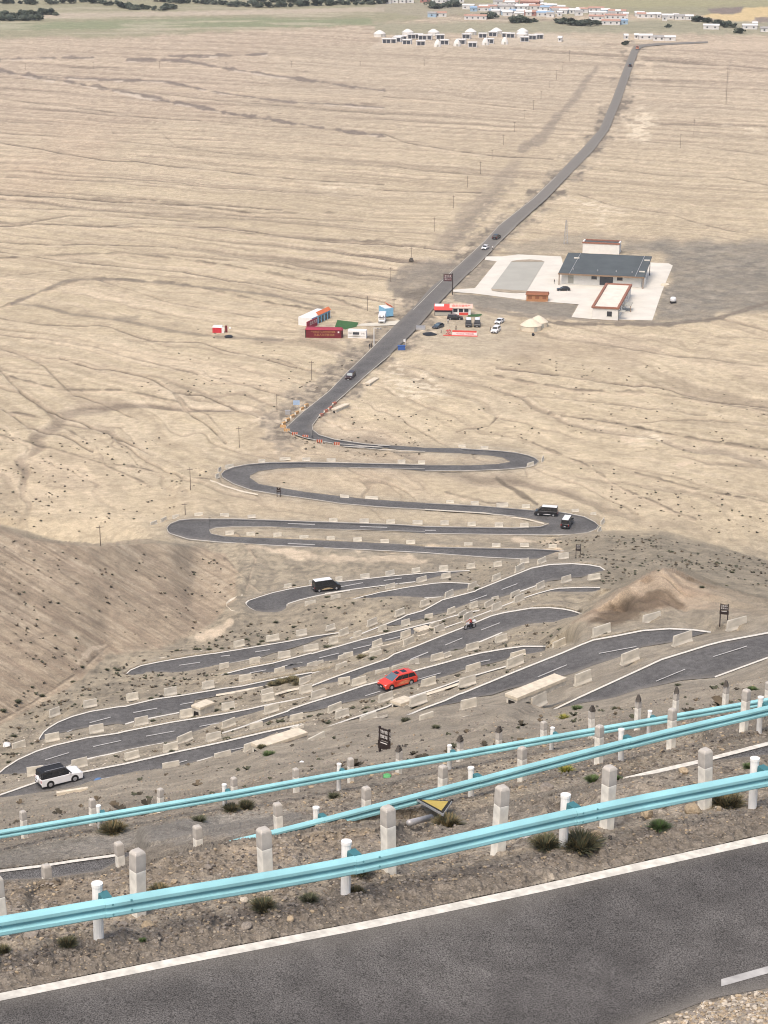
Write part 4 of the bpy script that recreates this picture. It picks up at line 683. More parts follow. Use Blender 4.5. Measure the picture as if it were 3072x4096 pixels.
M_DARK = mat('dark_void', (.02, .018, .016), 1, .1)
culvert('pale concrete culvert head by the nearest bend, beyond the barrier at the slope edge', 'Z3', ((30, 945), (115, 935)), (430, 780), 1.15)
culvert('long concrete culvert box at the stony edge before the white off-roader road', 'W4', ((650, 1085), (820, 1075)), (1500, 800), 1.4)
culvert('small concrete culvert box among barriers beyond the motorcycle road', 'W6', ((865, 470), (960, 470)), (1110, 400), 1.1)
culvert('tall concrete culvert head on the strip above the wide left bend', 'W8', ((1130, 420), (1240, 410)), (1420, 300), 2.1)
culvert('sunken concrete culvert slab left of the red van road barriers', 'W2', ((280, 930), (420, 930)), (570, 830), .9)
culvert('concrete box culvert under the straight road near the first bend', 'z4', ((318, 690), (335, 688)), (400, 655), 1.5)
culvert('broken concrete culvert wing below the parked car on the straight road', 'z4', ((500, 545), (520, 540)), (600, 480), 1.2)
def lining(label, w, pts, width, m=None):
    q = cv(w, *pts); V = []
    for x, y in q:
        h = hs(x, y); V += [PT(x, y - width / 2, h - .15), PT(x, y + width / 2, h - .15), PT(x, y + width / 2, h + .25), PT(x, y - width / 2, h + .25)]
    n = len(q); fs = [(4 * k + e, 4 * k + (e + 1) % 4, 4 * k + 4 + (e + 1) % 4, 4 * k + 4 + e) for k in range(n - 1) for e in range(4)] + [(0, 1, 2, 3), (4 * n - 4, 4 * n - 1, 4 * n - 2, 4 * n - 3)]
    tag(MB().add(V, fs).build('drain_lining', m or M_PALE), label, 'drain')
lining('long pale concrete drain edge running above the stony slope', 'W1', [(475, 815), (700, 720), (960, 590), (1270, 470), (1500, 390), (1659, 335)], 11)
lining('curved pale concrete kerb around the outside of the black van bend', 'E', [(470, 645), (400, 670), (330, 700), (288, 740), (300, 780), (350, 820), (430, 840), (515, 850)], 13)
lining('pale concrete drain along the top of the upper left bend', 'B', [(40, 445), (300, 385), (550, 345), (800, 300), (860, 285)], 8)
lining('pale drain strip on the slope between the motorcycle road and the lane above', 'W6', [(0, 800), (110, 770), (290, 700), (600, 620), (830, 545), (1000, 505), (1170, 445)], 9)
lining('pale drain strip left of the orange scrub', 'W7', [(1030, 905), (1250, 840), (1440, 800)], 9)
lining('sandy concrete drain strip above the wide left bend', 'W7', [(60, 915), (330, 870), (640, 810), (900, 770), (1030, 735)], 8)
lining('pale drain edge under the road at the foot of the slope, right of the signboard', 'W2', [(1280, 1180), (1450, 1120), (1659, 1062)], 8)
lining('short pale drain beside the red van, this side of its lane', 'W2', [(850, 735), (1060, 670), (1390, 560)], 10)
lining('cracked concrete drain beside the long flat lane', 'z6', [(0, 467), (330, 487), (560, 520), (660, 545)], 5)
lining('pale kerb below the highest left hairpin', 'z5', [(470, 305), (560, 340), (640, 365), (735, 385)], 6)

# ------------------------------------------------------------------ turquoise guard rails
M_TURQ = mat('turquoise_paint', (.265, .530, .570), .6, .16, 1.3, spec=.5)
M_TURQD = mat('turquoise_bracket', (.05, .165, .19), .6, .15, 4)
M_WPOST = mat('white_post_paint', (.80, .785, .75), .6, .10, 5, bump=.1)
M_BOLT = mat('bolt', (.12, .30, .33), .5, .1)
WPROF = [(o_ * 1.0, z_ * .92) for o_, z_ in [(.0, .31), (.02, .308), (.055, .285), (.085, .255), (.085, .205), (.06, .185), (.012, .165), (.012, .145), (.06, .125), (.085, .105), (.085, .055), (.055, .025), (.02, .002), (.0, .0)]]
def rail(label, posts, bh=.455, side=-1, bolts=False, group=None, skip=()):
    # posts: list of ground points; the beam hangs on the camera side of them
    base = posts[len(posts) // 2]; t = thing('guard_rail', label, 'guard rail', base, 0)
    n = len(posts); nor = []
    for k in range(n):
        a = posts[max(0, k - 1)]; c = posts[min(n - 1, k + 1)]; d = (c - a); d.z = 0; d.normalize(); q = Vector((d.y, -d.x, 0)); nor.append((d, q if q.y < 0 else -q))
    def cr(k, s):
        i = [max(0, min(n - 1, k + j)) for j in (-1, 0, 1, 2)]; p = [posts[j] + nor[j][1] * .26 for j in i]
        return .5 * ((2 * p[1]) + (p[2] - p[0]) * s + (2 * p[0] - 5 * p[1] + 4 * p[2] - p[3]) * s * s + (3 * p[1] - p[0] - 3 * p[2] + p[3]) * s ** 3)
    for k in range(n - 1):
        S = 8; vs = []; m = len(WPROF)
        for s in range(S + 1):
            u = s / S * 1.02 - (.0 if k == 0 else .012); c = cr(k, min(max(u, 0), 1)); q = nor[k][1] * (1 - u) + nor[k + 1][1] * u; ex = .012 if s == 0 else .004 if s == 1 else 0
            for o_, z in WPROF: vs.append(c + q * (o_ + ex) + Vector((0, 0, bh + z)) - base)
        for o_s in (0,):
            pass
        fs = [(s * m + e, s * m + e + 1, (s + 1) * m + e + 1, (s + 1) * m + e) for s in range(S) for e in range(m - 1)]
        b = MB().add(vs, fs); o = b.build('beam_panel', M_TURQ, t, smooth=False)
        sm = o.modifiers.new('solid', 'SOLIDIFY'); sm.thickness = .006
    for k in range(n):
        if k in skip: continue
        p = posts[k] - base; b = MB(); b.lathe([(.07, -.35), (.07, .80), (.078, .80), (.078, .845), (.0, .85)], 14); o = b.build('post', M_WPOST, t, smooth=False); o.location = p; o.rotation_euler = (random.uniform(-.02, .02), random.uniform(-.03, .03), 0)
        d, q = nor[k]; b = MB(); ang = math.atan2(q.y, q.x)
        b.frus((.05, .25, -.02, .11, bh + .02), (.05, .25, .0, .13, bh + .275)); o = b.build('spacer', M_TURQD, t); o.location = p; o.rotation_euler = (0, 0, ang)
        if bolts:
            for dx in (.10, .36):
                for z in (.215, .07):
                    c = p + q * .342 + d * dx + Vector((0, 0, bh + z)); b = MB(); b.tube(c, c + q * .016, .016, n=6); b.build('bolt', M_BOLT, t)
def extend(ps, n0, n1):
    a = [ps[0] + (ps[0] - ps[1]) * k for k in range(n0, 0, -1)]; b = [ps[-1] + (ps[-1] - ps[-2]) * k for k in range(1, n1 + 1)]
    return a + list(ps) + b
RAIL1 = extend([P(395, 3757, 14.22), P(1382, 3580, 14.48), P(2252, 3382, 14.7), P(3010, 3226, 14.9)], 2, 2)
rail('nearest turquoise guard rail on white round posts along the big asphalt road', RAIL1, bolts=True)
RAIL2 = [P(700, 3512, 21.3), P(1268, 3368, 21.3), P(1885, 3204, 21.4), P(2483, 3046, 21.5), P(3037, 2912, 21.6)]
rail('middle turquoise guard rail that dives behind the rubble heap at its left end', extend(RAIL2, 0, 3), bh=.43, skip=(0,))
RAIL3 = [P(401, 3322, 29), P(900, 3236, 29), P(1355, 3152, 29), P(1797, 3077, 29), P(2205, 3004, 29), P(2594, 2936, 29)]
rail('farthest turquoise guard rail at the top of the stony slope', extend(RAIL3, 3, 4), bh=.43)

# ------------------------------------------------------------------ square concrete guard posts with grey heads
M_GHEAD = mat('grey_post_head', (.44, .41, .37), .9, .22, 6, bump=.3); M_GBODY = mat('flaking_white_paint', (.70, .675, .61), .9, .24, 5, bump=.3)
def guard_post(label, group, x, ytop, s_h, h):
    # the head of the post is seen at (x, ytop); its foot is found below it
    lo, hi = ytop, ytop + 400
    H = .98
    for _ in range(40):
        md = (lo + hi) / 2; p = PT(x, md, h); q = p + Vector((0, 0, H)); r = q - Vector((0, 0, CAMZ)); dep = r.y * CP - r.z * SP; yy = CY - F * (r.z * CP + r.y * SP) / dep
        if yy > ytop: hi = md
        else: lo = md
    p = PT(x, md, h); t = thing('guard_post', label, 'guard post', p, random.uniform(-.15, .15) + .62, group)
    t.rotation_euler.x = random.uniform(-.03, .03); t.rotation_euler.y = random.uniform(-.04, .04)
    w = .085; b = MB(); b.frus((-w, w, -w, w, -.9), (-w, w, -w, w, .68)); b.build('shaft', M_GBODY, t, bevel=.012)
    b = MB(); b.frus((-w * 1.005, w * 1.005, -w * 1.005, w * 1.005, .68), (-w, w, -w, w, .94)); b.frus((-w, w, -w, w, .94), (-w * .72, w * .72, -w * .72, w * .72, .98)); b.build('head', M_GHEAD, t, bevel=.008)
    return p
for k, (x, y) in enumerate(((8, 3503), (553, 3399), (1065, 3313), (1555, 3227), (1994, 3144), (2427, 3068), (2819, 2994))):
    guard_post(f'{ORD[k]} square grey-headed guard post from the left behind the nearest guard rail', 'guard posts behind the nearest rail', x, y, 0, 14.35 + .1 * k)
for k, (x, y) in enumerate(((194, 3458), (488, 3367), (797, 3304), (1117, 3213), (1465, 3147), (1768, 3062), (2088, 2988), (2394, 2903), (2684, 2836), (2976, 2758))):
    guard_post(f'{ORD[k]} square guard post from the left behind the middle guard rail', 'guard posts behind the middle rail', x, y, 0, 22.0)
CAIRN = []
for k, (x, y) in enumerate(((99, 3244), (370, 3194), (642, 3154), (939, 3108), (1186, 3074), (1402, 3031), (1595, 3002), (1839, 2962), (1994, 2925), (2173, 2887), (2366, 2842), (2549, 2800), (2701, 2768), (2898, 2742), (3069, 2726))):
    p = guard_post(f'{ORD[k]} square guard post from the left on the slope beyond the farthest guard rail', 'guard posts beyond the farthest rail', x, y, 0, 30.3)
    if k in (6, 7, 8, 10, 11, 12, 13): CAIRN.append((k, p))
M_ROCKD = mat('dark_rock', (.085, .075, .066), .95, .3, 6, bump=.4)
def rockmesh(name, seed, flat=.7, m=None, sub=2):
    bm = bmesh.new(); bmesh.ops.create_icosphere(bm, subdivisions=sub, radius=.5); r = random.Random(seed)
    pl = [(Vector((r.gauss(0, 1), r.gauss(0, 1), r.gauss(0, 1))).normalized(), r.uniform(.28, .42)) for _ in range(9)]
    for v in bm.verts:
        for nn, dd in pl:
            e = v.co.dot(nn) - dd
            if e > 0: v.co -= nn * e * .9
        v.co.z *= flat; v.co += Vector((r.uniform(-.02, .02), r.uniform(-.02, .02), r.uniform(-.02, .02)))
    me = bpy.data.meshes.new(name); bm.to_mesh(me); bm.free()
    if m: me.materials.append(m)
    return me
for k, p in CAIRN:
    b = MB()
    for j, (z, s) in enumerate(((.99, .11), (1.06, .085), (1.12, .055))):
        a = random.uniform(0, 6); b.frus((-s * .9, s * .8, -s * .7, s, z - .03), (-s * .6, s * .7, -s * .8, s * .6, z + .05), M_ROCKD and 0)
    o = b.build('stone_stack', M_ROCKD); o.location = p; o.rotation_euler.z = random.uniform(0, 3)
    tag(o, f'little stack of dark stones on the {ORD[k]} guard post beyond the farthest rail', 'stone stack', 'stone stacks on guard posts')

# ------------------------------------------------------------------ brown signboards, fallen warning sign, small litter
M_BROWN = mat('dark_brown_board', (.028, .019, .018), .6, .15, 5); M_WTXT = mat('white_lettering', (.62, .60, .58), .7, .05)
def text_mesh(name, body, size, m, parent, loc, rot, extr=.004, align='CENTER'):
    cu = bpy.data.curves.new(name, 'FONT'); cu.body = body; cu.size = size; cu.extrude = extr; cu.align_x = align; cu.align_y = 'CENTER'; cu.resolution_u = 2
    o = bpy.data.objects.new(name, cu); C.objects.link(o); dg = bpy.context.evaluated_depsgraph_get(); dg.update(); me = bpy.data.meshes.new_from_object(o.evaluated_get(dg)); bpy.data.objects.remove(o)
    o = link(name, me, None, parent); me.materials.clear(); me.materials.append(m); o.location = loc; o.rotation_euler = rot; return o
def signboard(label, x, y, pxh, wd, ht, leg, yaw, lines, thick=.06, split=True):
    h = hs(x, y) - .05; k_ = pxh / (ppm(y, h) * .9) / (leg + ht); wd, ht, leg = wd * k_, ht * k_, leg * k_
    t = thing('signboard', label, 'sign', PT(x, y, h), yaw)
    for sx in (-1, 1): MB().box(sx * wd / 2 - .06, sx * wd / 2 + .06, -.06, .06, -.3, leg + ht + .08).build('post', M_BROWN, t)
    MB().box(-wd / 2 + .061, wd / 2 - .061, -thick / 2, thick / 2, leg + ht * .42, leg + ht).build('board', M_BROWN, t)
    MB().box(-wd / 2 - .10, wd / 2 + .10, -thick / 2 - .045, thick / 2 - .035, leg, leg + ht * .38).build('lower_board', M_BROWN, t)
    for k, s in enumerate(lines): text_mesh('lettering', s, ht * .19, M_WTXT, t, (0, -thick / 2 - .004, leg + ht * (.84 - .24 * k)), (math.pi / 2, 0, 0))
    MB().box(-wd / 2 + .12, wd / 2 - .12, -thick / 2 - .053, -thick / 2 - .045, leg + ht * .30, leg + ht * .34).build('rule', M_WTXT, t)
signboard('dark brown two-tier signboard standing askew on the stony slope above the farthest rail', 1538, 3001, 84, .80, 1.45, .06, -.70, ['弯急坡陡', '谨慎驾驶'])
signboard('dark brown signboard on two legs by the barrier under the brown mound', 2894, 2498, 77, .74, 1.05, 1.1, -.25, ['弯急坡陡', '谨慎驾驶'])
signboard('dark brown signboard on tall legs at the end of the long flat lane', 2312, 2229, 48, .70, 1.05, 1.15, -.1, ['弯急坡陡', '谨慎驾驶'])
signboard('dark narrow sign on two legs beside the second highest left hairpin', 1115, 1986, 34, .65, .95, .9, -.1, ['慢'])
M_YEL = mat('warning_yellow', (.62, .45, .09), .6, .2, 6); M_GALV = mat('galvanised_steel', (.42, .41, .41), .5, .18, 6, metal=.3)
hh_ = 17.5
A_, B_, C_ = [gz(a, b) + Vector((0, 0, .12)) for a, b in ((1668, 3243), (1812, 3252), (1776, 3312))]
t = thing('warning_sign', 'fallen yellow triangular warning sign lying on rubble behind the nearest rail', 'warning sign', A_)
N_ = (B_ - A_).cross(C_ - A_).normalized(); N_ = N_ if N_.z > 0 else -N_
ce = (A_ + B_ + C_) / 3
def tri(sc, up): return [ce + (q - ce) * sc + N_ * up - A_ for q in (A_, B_, C_)]
def slab(lo, hi, m, name): MB().add(lo + hi, [(2, 1, 0), (3, 4, 5), (0, 1, 4, 3), (1, 2, 5, 4), (2, 0, 3, 5)]).build(name, m, t)
slab(tri(1, .10), tri(1, .14), M_GALV, 'rim'); slab(tri(.93, .1405), tri(.93, .146), M_DARK, 'border'); slab(tri(.72, .1465), tri(.72, .151), M_YEL, 'face')
pa, pb = gz(1640, 3322) - A_ + Vector((0, 0, .05)), gz(1728, 3294) - A_ + Vector((0, 0, .05))
MB().tube(pa + Vector((0, 0, .05)), pb + Vector((0, 0, .08)), .055, n=12).build('post', M_GALV, t, smooth=True)
def slab_thing(name, label, cat, x1, y1, x2, y2, h, w, hh, m):
    a, b = PT(x1, y1, h), PT(x2, y2, h); d = b - a; o = MB().box(0, d.length, -w / 2, w / 2, -.1, hh).build(name, m, bevel=.02); o.location = a; o.rotation_euler.z = math.atan2(d.y, d.x); return tag(o, label, cat)
slab_thing('concrete_beam', 'fallen concrete beam lying on the slope below the white off-roader', 'concrete beam', 226, 3182, 352, 3162, 88, .35, .35, M_PALE)
M_BLUEBAG = mat('blue_plastic', (.10, .19, .36), .6, .25, 12); M_GREENBAG = mat('green_plastic', (.10, .34, .13), .6, .25, 12); M_LITTER = mat('white_litter', (.66, .65, .64), .7, .1)
def lump(name, label, cat, x, y, size, m, seed, flat=.6, h=None, group=None):
    o = link(name, rockmesh(name, seed, flat, m)); o.location = gz(x, y) + Vector((0, 0, size * flat * .28)); o.scale = (size, size, size); o.rotation_euler.z = seed; return tag(o, label, cat, group)
lump('plastic_bag', 'crumpled bright green plastic bag on the ground behind the farthest rail', 'plastic bag', 1551, 3104, .30, M_GREENBAG, 3)
lump('tarp_bundle', 'blue bundle lying on the road edge right of the white off-roader', 'bundle', 394, 3128, .9, M_BLUEBAG, 5)
lump('plastic_cup', 'crushed white cup under the nearest rail, left of the grey shrub', 'cup', 2108, 3372, .16, M_LITTER, 8, 1.0)
lump('white_rag', 'white rag on the stony ground just above the farthest rail', 'litter', 1212, 3086, .30, M_LITTER, 11)
lump('rubbish_heap', 'heap of broken white rubble left of the first barrier at the wide left bend', 'rubble', 30, 2995, 1.3, M_LITTER, 13)
# ------------------------------------------------------------------ vehicles
def paint(n, c, rough=.35): return mat(n, c, rough, .04, 1.5, spec=.5, coat=.3)
V_WHITE = paint('white_car_paint', (.72, .72, .73)); V_BLACK = paint('black_car_paint', (.011, .011, .014), .3); V_RED = paint('red_car_paint', (.62, .050, .028)); V_DKBLUE = paint('slate_car_paint', (.035, .045, .06)); V_MAROON = paint('maroon_car_paint', (.035, .014, .014))
M_GLASS = mat('tinted_glass', (.012, .014, .018), .12, .05, 2, spec=.6); M_GLASSL = mat('pale_windscreen', (.10, .14, .17), .15, .05, 2, spec=.6)
M_TYRE = mat('tyre', (.018, .018, .019), .9, .15, 6); M_RIM = mat('wheel_rim', (.42, .42, .44), .4, .1, 6, metal=.5); M_LAMP = mat('clear_lamp', (.62, .62, .64), .25, .05, 4); M_TAIL = mat('red_lamp', (.35, .02, .02), .3, .05, 4); M_TRIM = mat('black_trim', (.022, .022, .024), .6, .1, 6); M_PLATE = mat('number_plate', (.50, .50, .52), .5, .05, 4)
M_GOLD = mat('gold_decal', (.46, .36, .22), .5, .5, 3); M_ORANGEDECAL = mat('orange_decal', (.62, .22, .12), .5, .6, 2.5)
def cabin_quads(p, W0, W1, zb, inset): pass
SPEC = {
 'suv': dict(L=4.95, W=1.95, belt=1.10, top=1.86, gc=.28, hood=1.12, prof=[(-2.45, .55), (-2.45, 1.08), (-2.38, 1.14), (1.05, 1.14), (2.25, 1.04), (2.45, .92), (2.47, .50)], cab=[(-2.42, 1.12), (-2.25, 1.90), (.45, 1.92), (1.20, 1.12)], wh=(-1.42, 1.45), r=.39),
 'mpv': dict(L=5.1, W=1.97, prof=[(-2.5, .48), (-2.52, 1.0), (-2.45, 1.08), (1.35, 1.08), (2.30, .92), (2.50, .76), (2.52, .42)], cab=[(-2.47, 1.06), (-2.12, 1.66), (-1.6, 1.76), (.25, 1.76), (1.50, 1.06)], wh=(-1.5, 1.55), r=.36),
 'van': dict(L=5.3, W=2.0, prof=[(-2.62, .45), (-2.63, 1.15), (-2.60, 1.22), (1.75, 1.22), (2.50, 1.02), (2.63, .80), (2.64, .42)], cab=[(-2.60, 1.20), (-2.50, 2.12), (-2.40, 2.20), (.75, 2.20), (1.0, 2.14), (2.02, 1.20)], wh=(-1.75, 1.72), r=.36),
 'car': dict(L=4.5, W=1.82, prof=[(-2.2, .42), (-2.24, .86), (-2.15, .93), (1.0, .93), (2.10, .80), (2.24, .64), (2.25, .36)], cab=[(-2.12, .92), (-1.45, 1.42), (-.9, 1.49), (.15, 1.47), (1.15, .92)], wh=(-1.32, 1.36), r=.33)}
def make_vehicle(kind, label, cat, body, loc, yaw, group=None, roof=None, glass=None, decal=None, spare=False, sunroof=False, racks=False, lights=True):
    S = SPEC[kind]; W = S['W']; gl = glass or M_GLASS; t = thing({'suv': 'off_roader', 'mpv': 'passenger_van', 'van': 'minibus', 'car': 'parked_car'}[kind], label, cat, loc, yaw, group); t['label'] = label
    wy = W / 2; r = S['r']; prof = S['prof']; zb = .26
    # lower body with wheel arches cut as dark wells
    b = MB(); low = [(prof[0][0], zb)] ; pts = [(prof[0][0] + .06, zb)] + prof + [(prof[-1][0] - .05, zb)]
    n = len(pts); ring = []
    for f, ins in ((-1, .0), (-.93, .0)): pass
    rows = [(-wy, .10), (-wy * .97, .0), (wy * .97, .0), (wy, .10)]
    vs = []
    cxm = sum(p[0] for p in pts) / n
    for y, ins in ((-wy, 1), (-wy * .94, 0), (wy * .94, 0), (wy, 1)):
        for x, z in pts:
            k = .035 if ins else 0; vs.append((x - math.copysign(k * 1.5, x - cxm), y, z - (k if z > .5 else -k * .5)))
    fs = [tuple(range(n)), tuple(range(4 * n - 1, 3 * n - 1, -1))]
    for rr in range(3):
        for k in range(n): fs.append((rr * n + k, (rr + 1) * n + k, (rr + 1) * n + (k + 1) % n, rr * n + (k + 1) % n))
    b.add(vs, fs); b.build('body', body, t, bevel=.035)
    # cabin
    cab = S['cab']; m = len(cab); z0 = cab[0][1]; zt = max(z for _, z in cab)
    def cy(z): return wy * (.965 - .165 * (z - z0) / (zt - z0))
    b = MB(); vs = [(x, -cy(z), z) for x, z in cab] + [(x, cy(z), z) for x, z in cab]
    b.add(vs, [tuple(range(m)), tuple(range(2 * m - 1, m - 1, -1))] + [(k, m + k, m + (k + 1) % m, (k + 1) % m) for k in range(m)]); b.build('cabin', M_TRIM if spare else body, t, bevel=.05)
    if roof is not None:
        xs = [x for x, z in cab if z > zt - .1]; b = MB(); w2 = cy(zt) * .93; b.frus((min(xs) + .02, max(xs) - .02, -w2, w2, zt - .01), (min(xs) + .12, max(xs) - .12, -w2 * .94, w2 * .94, zt + .045)); b.build('roof', roof, t, bevel=.02)
    def lerp(a, c, s): return (a[0] + (c[0] - a[0]) * s, a[1] + (c[1] - a[1]) * s)
    # windscreen and rear window lie on the first and last slope of the cabin
    fa, fb = cab[-1], cab[-2]; ra, rb = cab[0], cab[1]
    if kind == 'van': fb = cab[-2]
    def win(name, a, c, lo, hi, gm, out):
        p, q = lerp(a, c, lo), lerp(a, c, hi); b = MB(); y0, y1 = cy(p[1]) * .90, cy(q[1]) * .90
        b.add([(p[0] + out, -y0, p[1]), (p[0] + out, y0, p[1]), (q[0] + out, y1, q[1]), (q[0] + out, -y1, q[1]), (p[0] - out * 2, -y0, p[1] - .02), (p[0] - out * 2, y0, p[1] - .02), (q[0] - out * 2, y1, q[1] - .02), (q[0] - out * 2, -y1, q[1] - .02)], [(0, 1, 2, 3), (7, 6, 5, 4), (0, 4, 5, 1), (1, 5, 6, 2), (2, 6, 7, 3), (3, 7, 4, 0)])
        b.build(name, gm, t)
    win('windscreen', fa, fb, .10, .90, gl, .03); win('rear_window', ra, rb, .18, .88, M_GLASS, -.03)
    zlo, zhi = z0 + .06, zt - .14
    def xat(z, side):
        seq = cab if side < 0 else cab[::-1]
        for k in range(m - 1):
            if seq[k][1] <= z <= seq[k + 1][1]: s = (z - seq[k][1]) / max(1e-6, seq[k + 1][1] - seq[k][1]); return seq[k][0] + (seq[k + 1][0] - seq[k][0]) * s
        return seq[m // 2][0]
    for sy in (-1, 1):
        xa0, xa1 = xat(zlo, -1) + .16, xat(zhi, -1) + .16; xb0, xb1 = xat(zlo, 1) - .18, xat(zhi, 1) - .14; cuts = (0, .34, .66, 1)
        for k in range(3):
            s0, s1 = cuts[k] + (.007 if k else 0), cuts[k + 1] - (.007 if k < 2 else 0); b = MB(); q = []
            for s, z in ((s0, zlo), (s1, zlo), (s1, zhi), (s0, zhi)):
                x = (xa0 + (xb0 - xa0) * s) if z == zlo else (xa1 + (xb1 - xa1) * s); q.append((x, z))
            vs = [(x, sy * (cy(z) + .012), z) for x, z in q] + [(x, sy * (cy(z) - .03), z) for x, z in q]
            b.add(vs, [(0, 1, 2, 3), (7, 6, 5, 4), (0, 4, 5, 1), (1, 5, 6, 2), (2, 6, 7, 3), (3, 7, 4, 0)]); b.build('side_window', M_GLASS, t)
        for wx in S['wh']:
            w = MB().tube((wx, sy * (wy - .25), r), (wx, sy * (wy + .012), r), r, n=18).build('wheel', M_TYRE, t); MB().tube((wx, sy * (wy + .004), r), (wx, sy * (wy + .022), r), r * .62, r * .55, n=14).build('rim', M_RIM, w)
            b = MB(); b.tube((wx, sy * (wy - .3), r + .03), (wx, sy * (wy + .004), r + .03), r * 1.16, n=18); b.build('wheel_arch', M_TRIM, t)
        mx = xat(z0 + .12, 1) - .25; MB().box(mx - .07, mx + .07, min(sy * (wy - .02), sy * (wy + .19)), max(sy * (wy - .02), sy * (wy + .19)), z0 + .02, z0 + .19).build('wing_mirror', body if kind != 'van' else M_TRIM, t, bevel=.02)
        fx = prof[-2][0]; fz = prof[-2][1]
        MB().box(fx - .28, fx - .02, min(sy * wy * .60, sy * wy * .93), max(sy * wy * .60, sy * wy * .93), fz - .10, fz + .055).build('headlight', M_LAMP, t, bevel=.02)
        rx = prof[1][0]; MB().box(rx - .025, rx + .14, min(sy * wy * .76, sy * wy * .95), max(sy * wy * .76, sy * wy * .95), prof[1][1] - .34, prof[1][1] - .02).build('tail_light', M_TAIL, t, bevel=.015)
    x0, x1 = prof[1][0], prof[-1][0]
    MB().box(x1 - .10, x1 + .05, -wy * .90, wy * .90, .28, .50).build('bumper', M_TRIM, t, bevel=.03); MB().box(x0 - .07, x0 + .08, -wy * .90, wy * .90, .28, .50).build('bumper', M_TRIM, t, bevel=.03)
    MB().box(x1 - .02, x1 + .035, -wy * .42, wy * .42, .52, .70).build('grille', M_TRIM, t)
    MB().box(x0 - .085, x0 - .05, -.22, .22, .56, .68).build('number_plate', M_PLATE, t); MB().box(x1 + .05, x1 + .065, -.22, .22, .36, .48).build('number_plate', M_PLATE, t)
    if spare:
        w = MB().tube((x0 - .22, 0, .98), (x0 + .02, 0, .98), .40, n=22).build('spare_wheel_cover', body, t, bevel=.03); MB().box(x0 - .235, x0 - .22, -.22, .22, .93, 1.03).build('badge_strip', M_TRIM, w)
        MB().box(x0 + .05, x0 + .2, -wy * .8, wy * .8, z0 + .05, zt - .1).build('rear_trim', M_TRIM, t)
    if racks:
        for sy in (-1, 1): b = MB(); b.tube((-1.9, sy * .66, zt + .06), (.45, sy * .66, zt + .06), .03, n=8); [b.tube((x, sy * .66, zt - .03), (x, sy * .66, zt + .06), .025, n=6) for x in (-1.85, -.7, .4)]; b.build('roof_rail', M_RIM, t)
        MB().box(-1.95, .30, -.58, .58, zt - .005, zt + .012).build('roof_panel', M_TRIM, t)
    if sunroof:
        for a, c in ((-.15, .38), (-1.25, -.55)): MB().box(a, c, -.40, .40, zt - .002, zt + .014).build('sunroof', M_GLASS, t)
    if decal:
        dm, dx0, dx1, z_a, z_b = decal
        for sy in (-1, 1):
            b = MB(); N = 10
            for k in range(N):
                u, v = k / N, (k + 1) / N; q0 = math.sin(u * math.pi) ** .6; q1 = math.sin(v * math.pi) ** .6; xa, xb = dx0 + (dx1 - dx0) * u, dx0 + (dx1 - dx0) * v
                b.add([(xa, sy * (wy + .006), z_a), (xb, sy * (wy + .006), z_a), (xb, sy * (wy + .006), z_a + (z_b - z_a) * max(.12, q1)), (xa, sy * (wy + .006), z_a + (z_b - z_a) * max(.12, q0))], [(0, 1, 2, 3)])
            b.build('side_decal', dm, t)
    return t
D2R = math.radians
def on_road(x, y): return P(x, y) + Vector((0, 0, .04))
make_vehicle('suv', 'white off-roader with a rear spare wheel driving on the lowest left lane', 'car', V_WHITE, on_road(238, 3128), D2R(31), spare=True, racks=True)
make_vehicle('mpv', 'orange red passenger van with side artwork on the middle of the stacked lanes', 'van', V_RED, on_road(1590, 2741), D2R(214), glass=M_GLASSL, decal=(M_ORANGEDECAL, -1.6, .7, .45, .92), sunroof=True)
make_vehicle('van', 'lone black minibus with a gold side stripe rounding the upper left bend', 'van', V_BLACK, on_road(1305, 2359), D2R(22), roof=V_WHITE, decal=(M_GOLD, -1.3, 1.0, .42, .75))
make_vehicle('van', 'black minibus with white roof on the hairpin lane, left of another black minibus', 'van', V_BLACK, on_road(2185, 2061), D2R(167), roof=V_WHITE, decal=(M_LITTER, -1.2, .6, .45, .62))
make_vehicle('van', 'black minibus seen from behind, entering the right hairpin behind another minibus', 'van', V_BLACK, on_road(2268, 2103), D2R(74), roof=V_WHITE)
make_vehicle('suv', 'dark maroon car coming down the straight road just above the first bend', 'car', V_MAROON, on_road(1402, 1515), D2R(255), glass=M_GLASSL)
make_vehicle('mpv', 'black van driving away on the straight road above the plaza entrance', 'van', V_BLACK, P(1986, 958) + Vector((0, 0, .4)), D2R(68))
make_vehicle('car', 'white car coming towards the viewer on the straight road near the plaza entrance', 'car', V_WHITE, P(1941, 1000) + Vector((0, 0, .4)), D2R(250))
make_vehicle('van', 'orange lorry far up the straight road where it bends to the village', 'lorry', paint('orange_lorry_paint', (.42, .12, .03)), P(2549, 199) + Vector((0, 0, .4)), D2R(262))
make_vehicle('suv', 'dark car far up the straight road below the orange lorry', 'car', V_BLACK, P(2521, 268) + Vector((0, 0, .4)), D2R(78))
make_vehicle('car', 'black car parked on the pale plaza in front of the large slate roof', 'car', V_BLACK, P(2254, 1163), D2R(182))
make_vehicle('mpv', 'long black van parked sideways below the red roofed stall', 'van', V_BLACK, P(1820, 1278), D2R(-4))
make_vehicle('car', 'slate grey car parked alone left of the other cars by the stalls', 'car', V_DKBLUE, P(1753, 1311), D2R(235), glass=M_GLASSL)
make_vehicle('van', 'black minibus parked nose forward, left one of two side by side', 'van', V_BLACK, P(1874, 1303), D2R(268), roof=V_WHITE)
make_vehicle('van', 'black minibus parked nose forward, right one of two side by side', 'van', V_BLACK, P(1909, 1303), D2R(266), roof=V_WHITE)
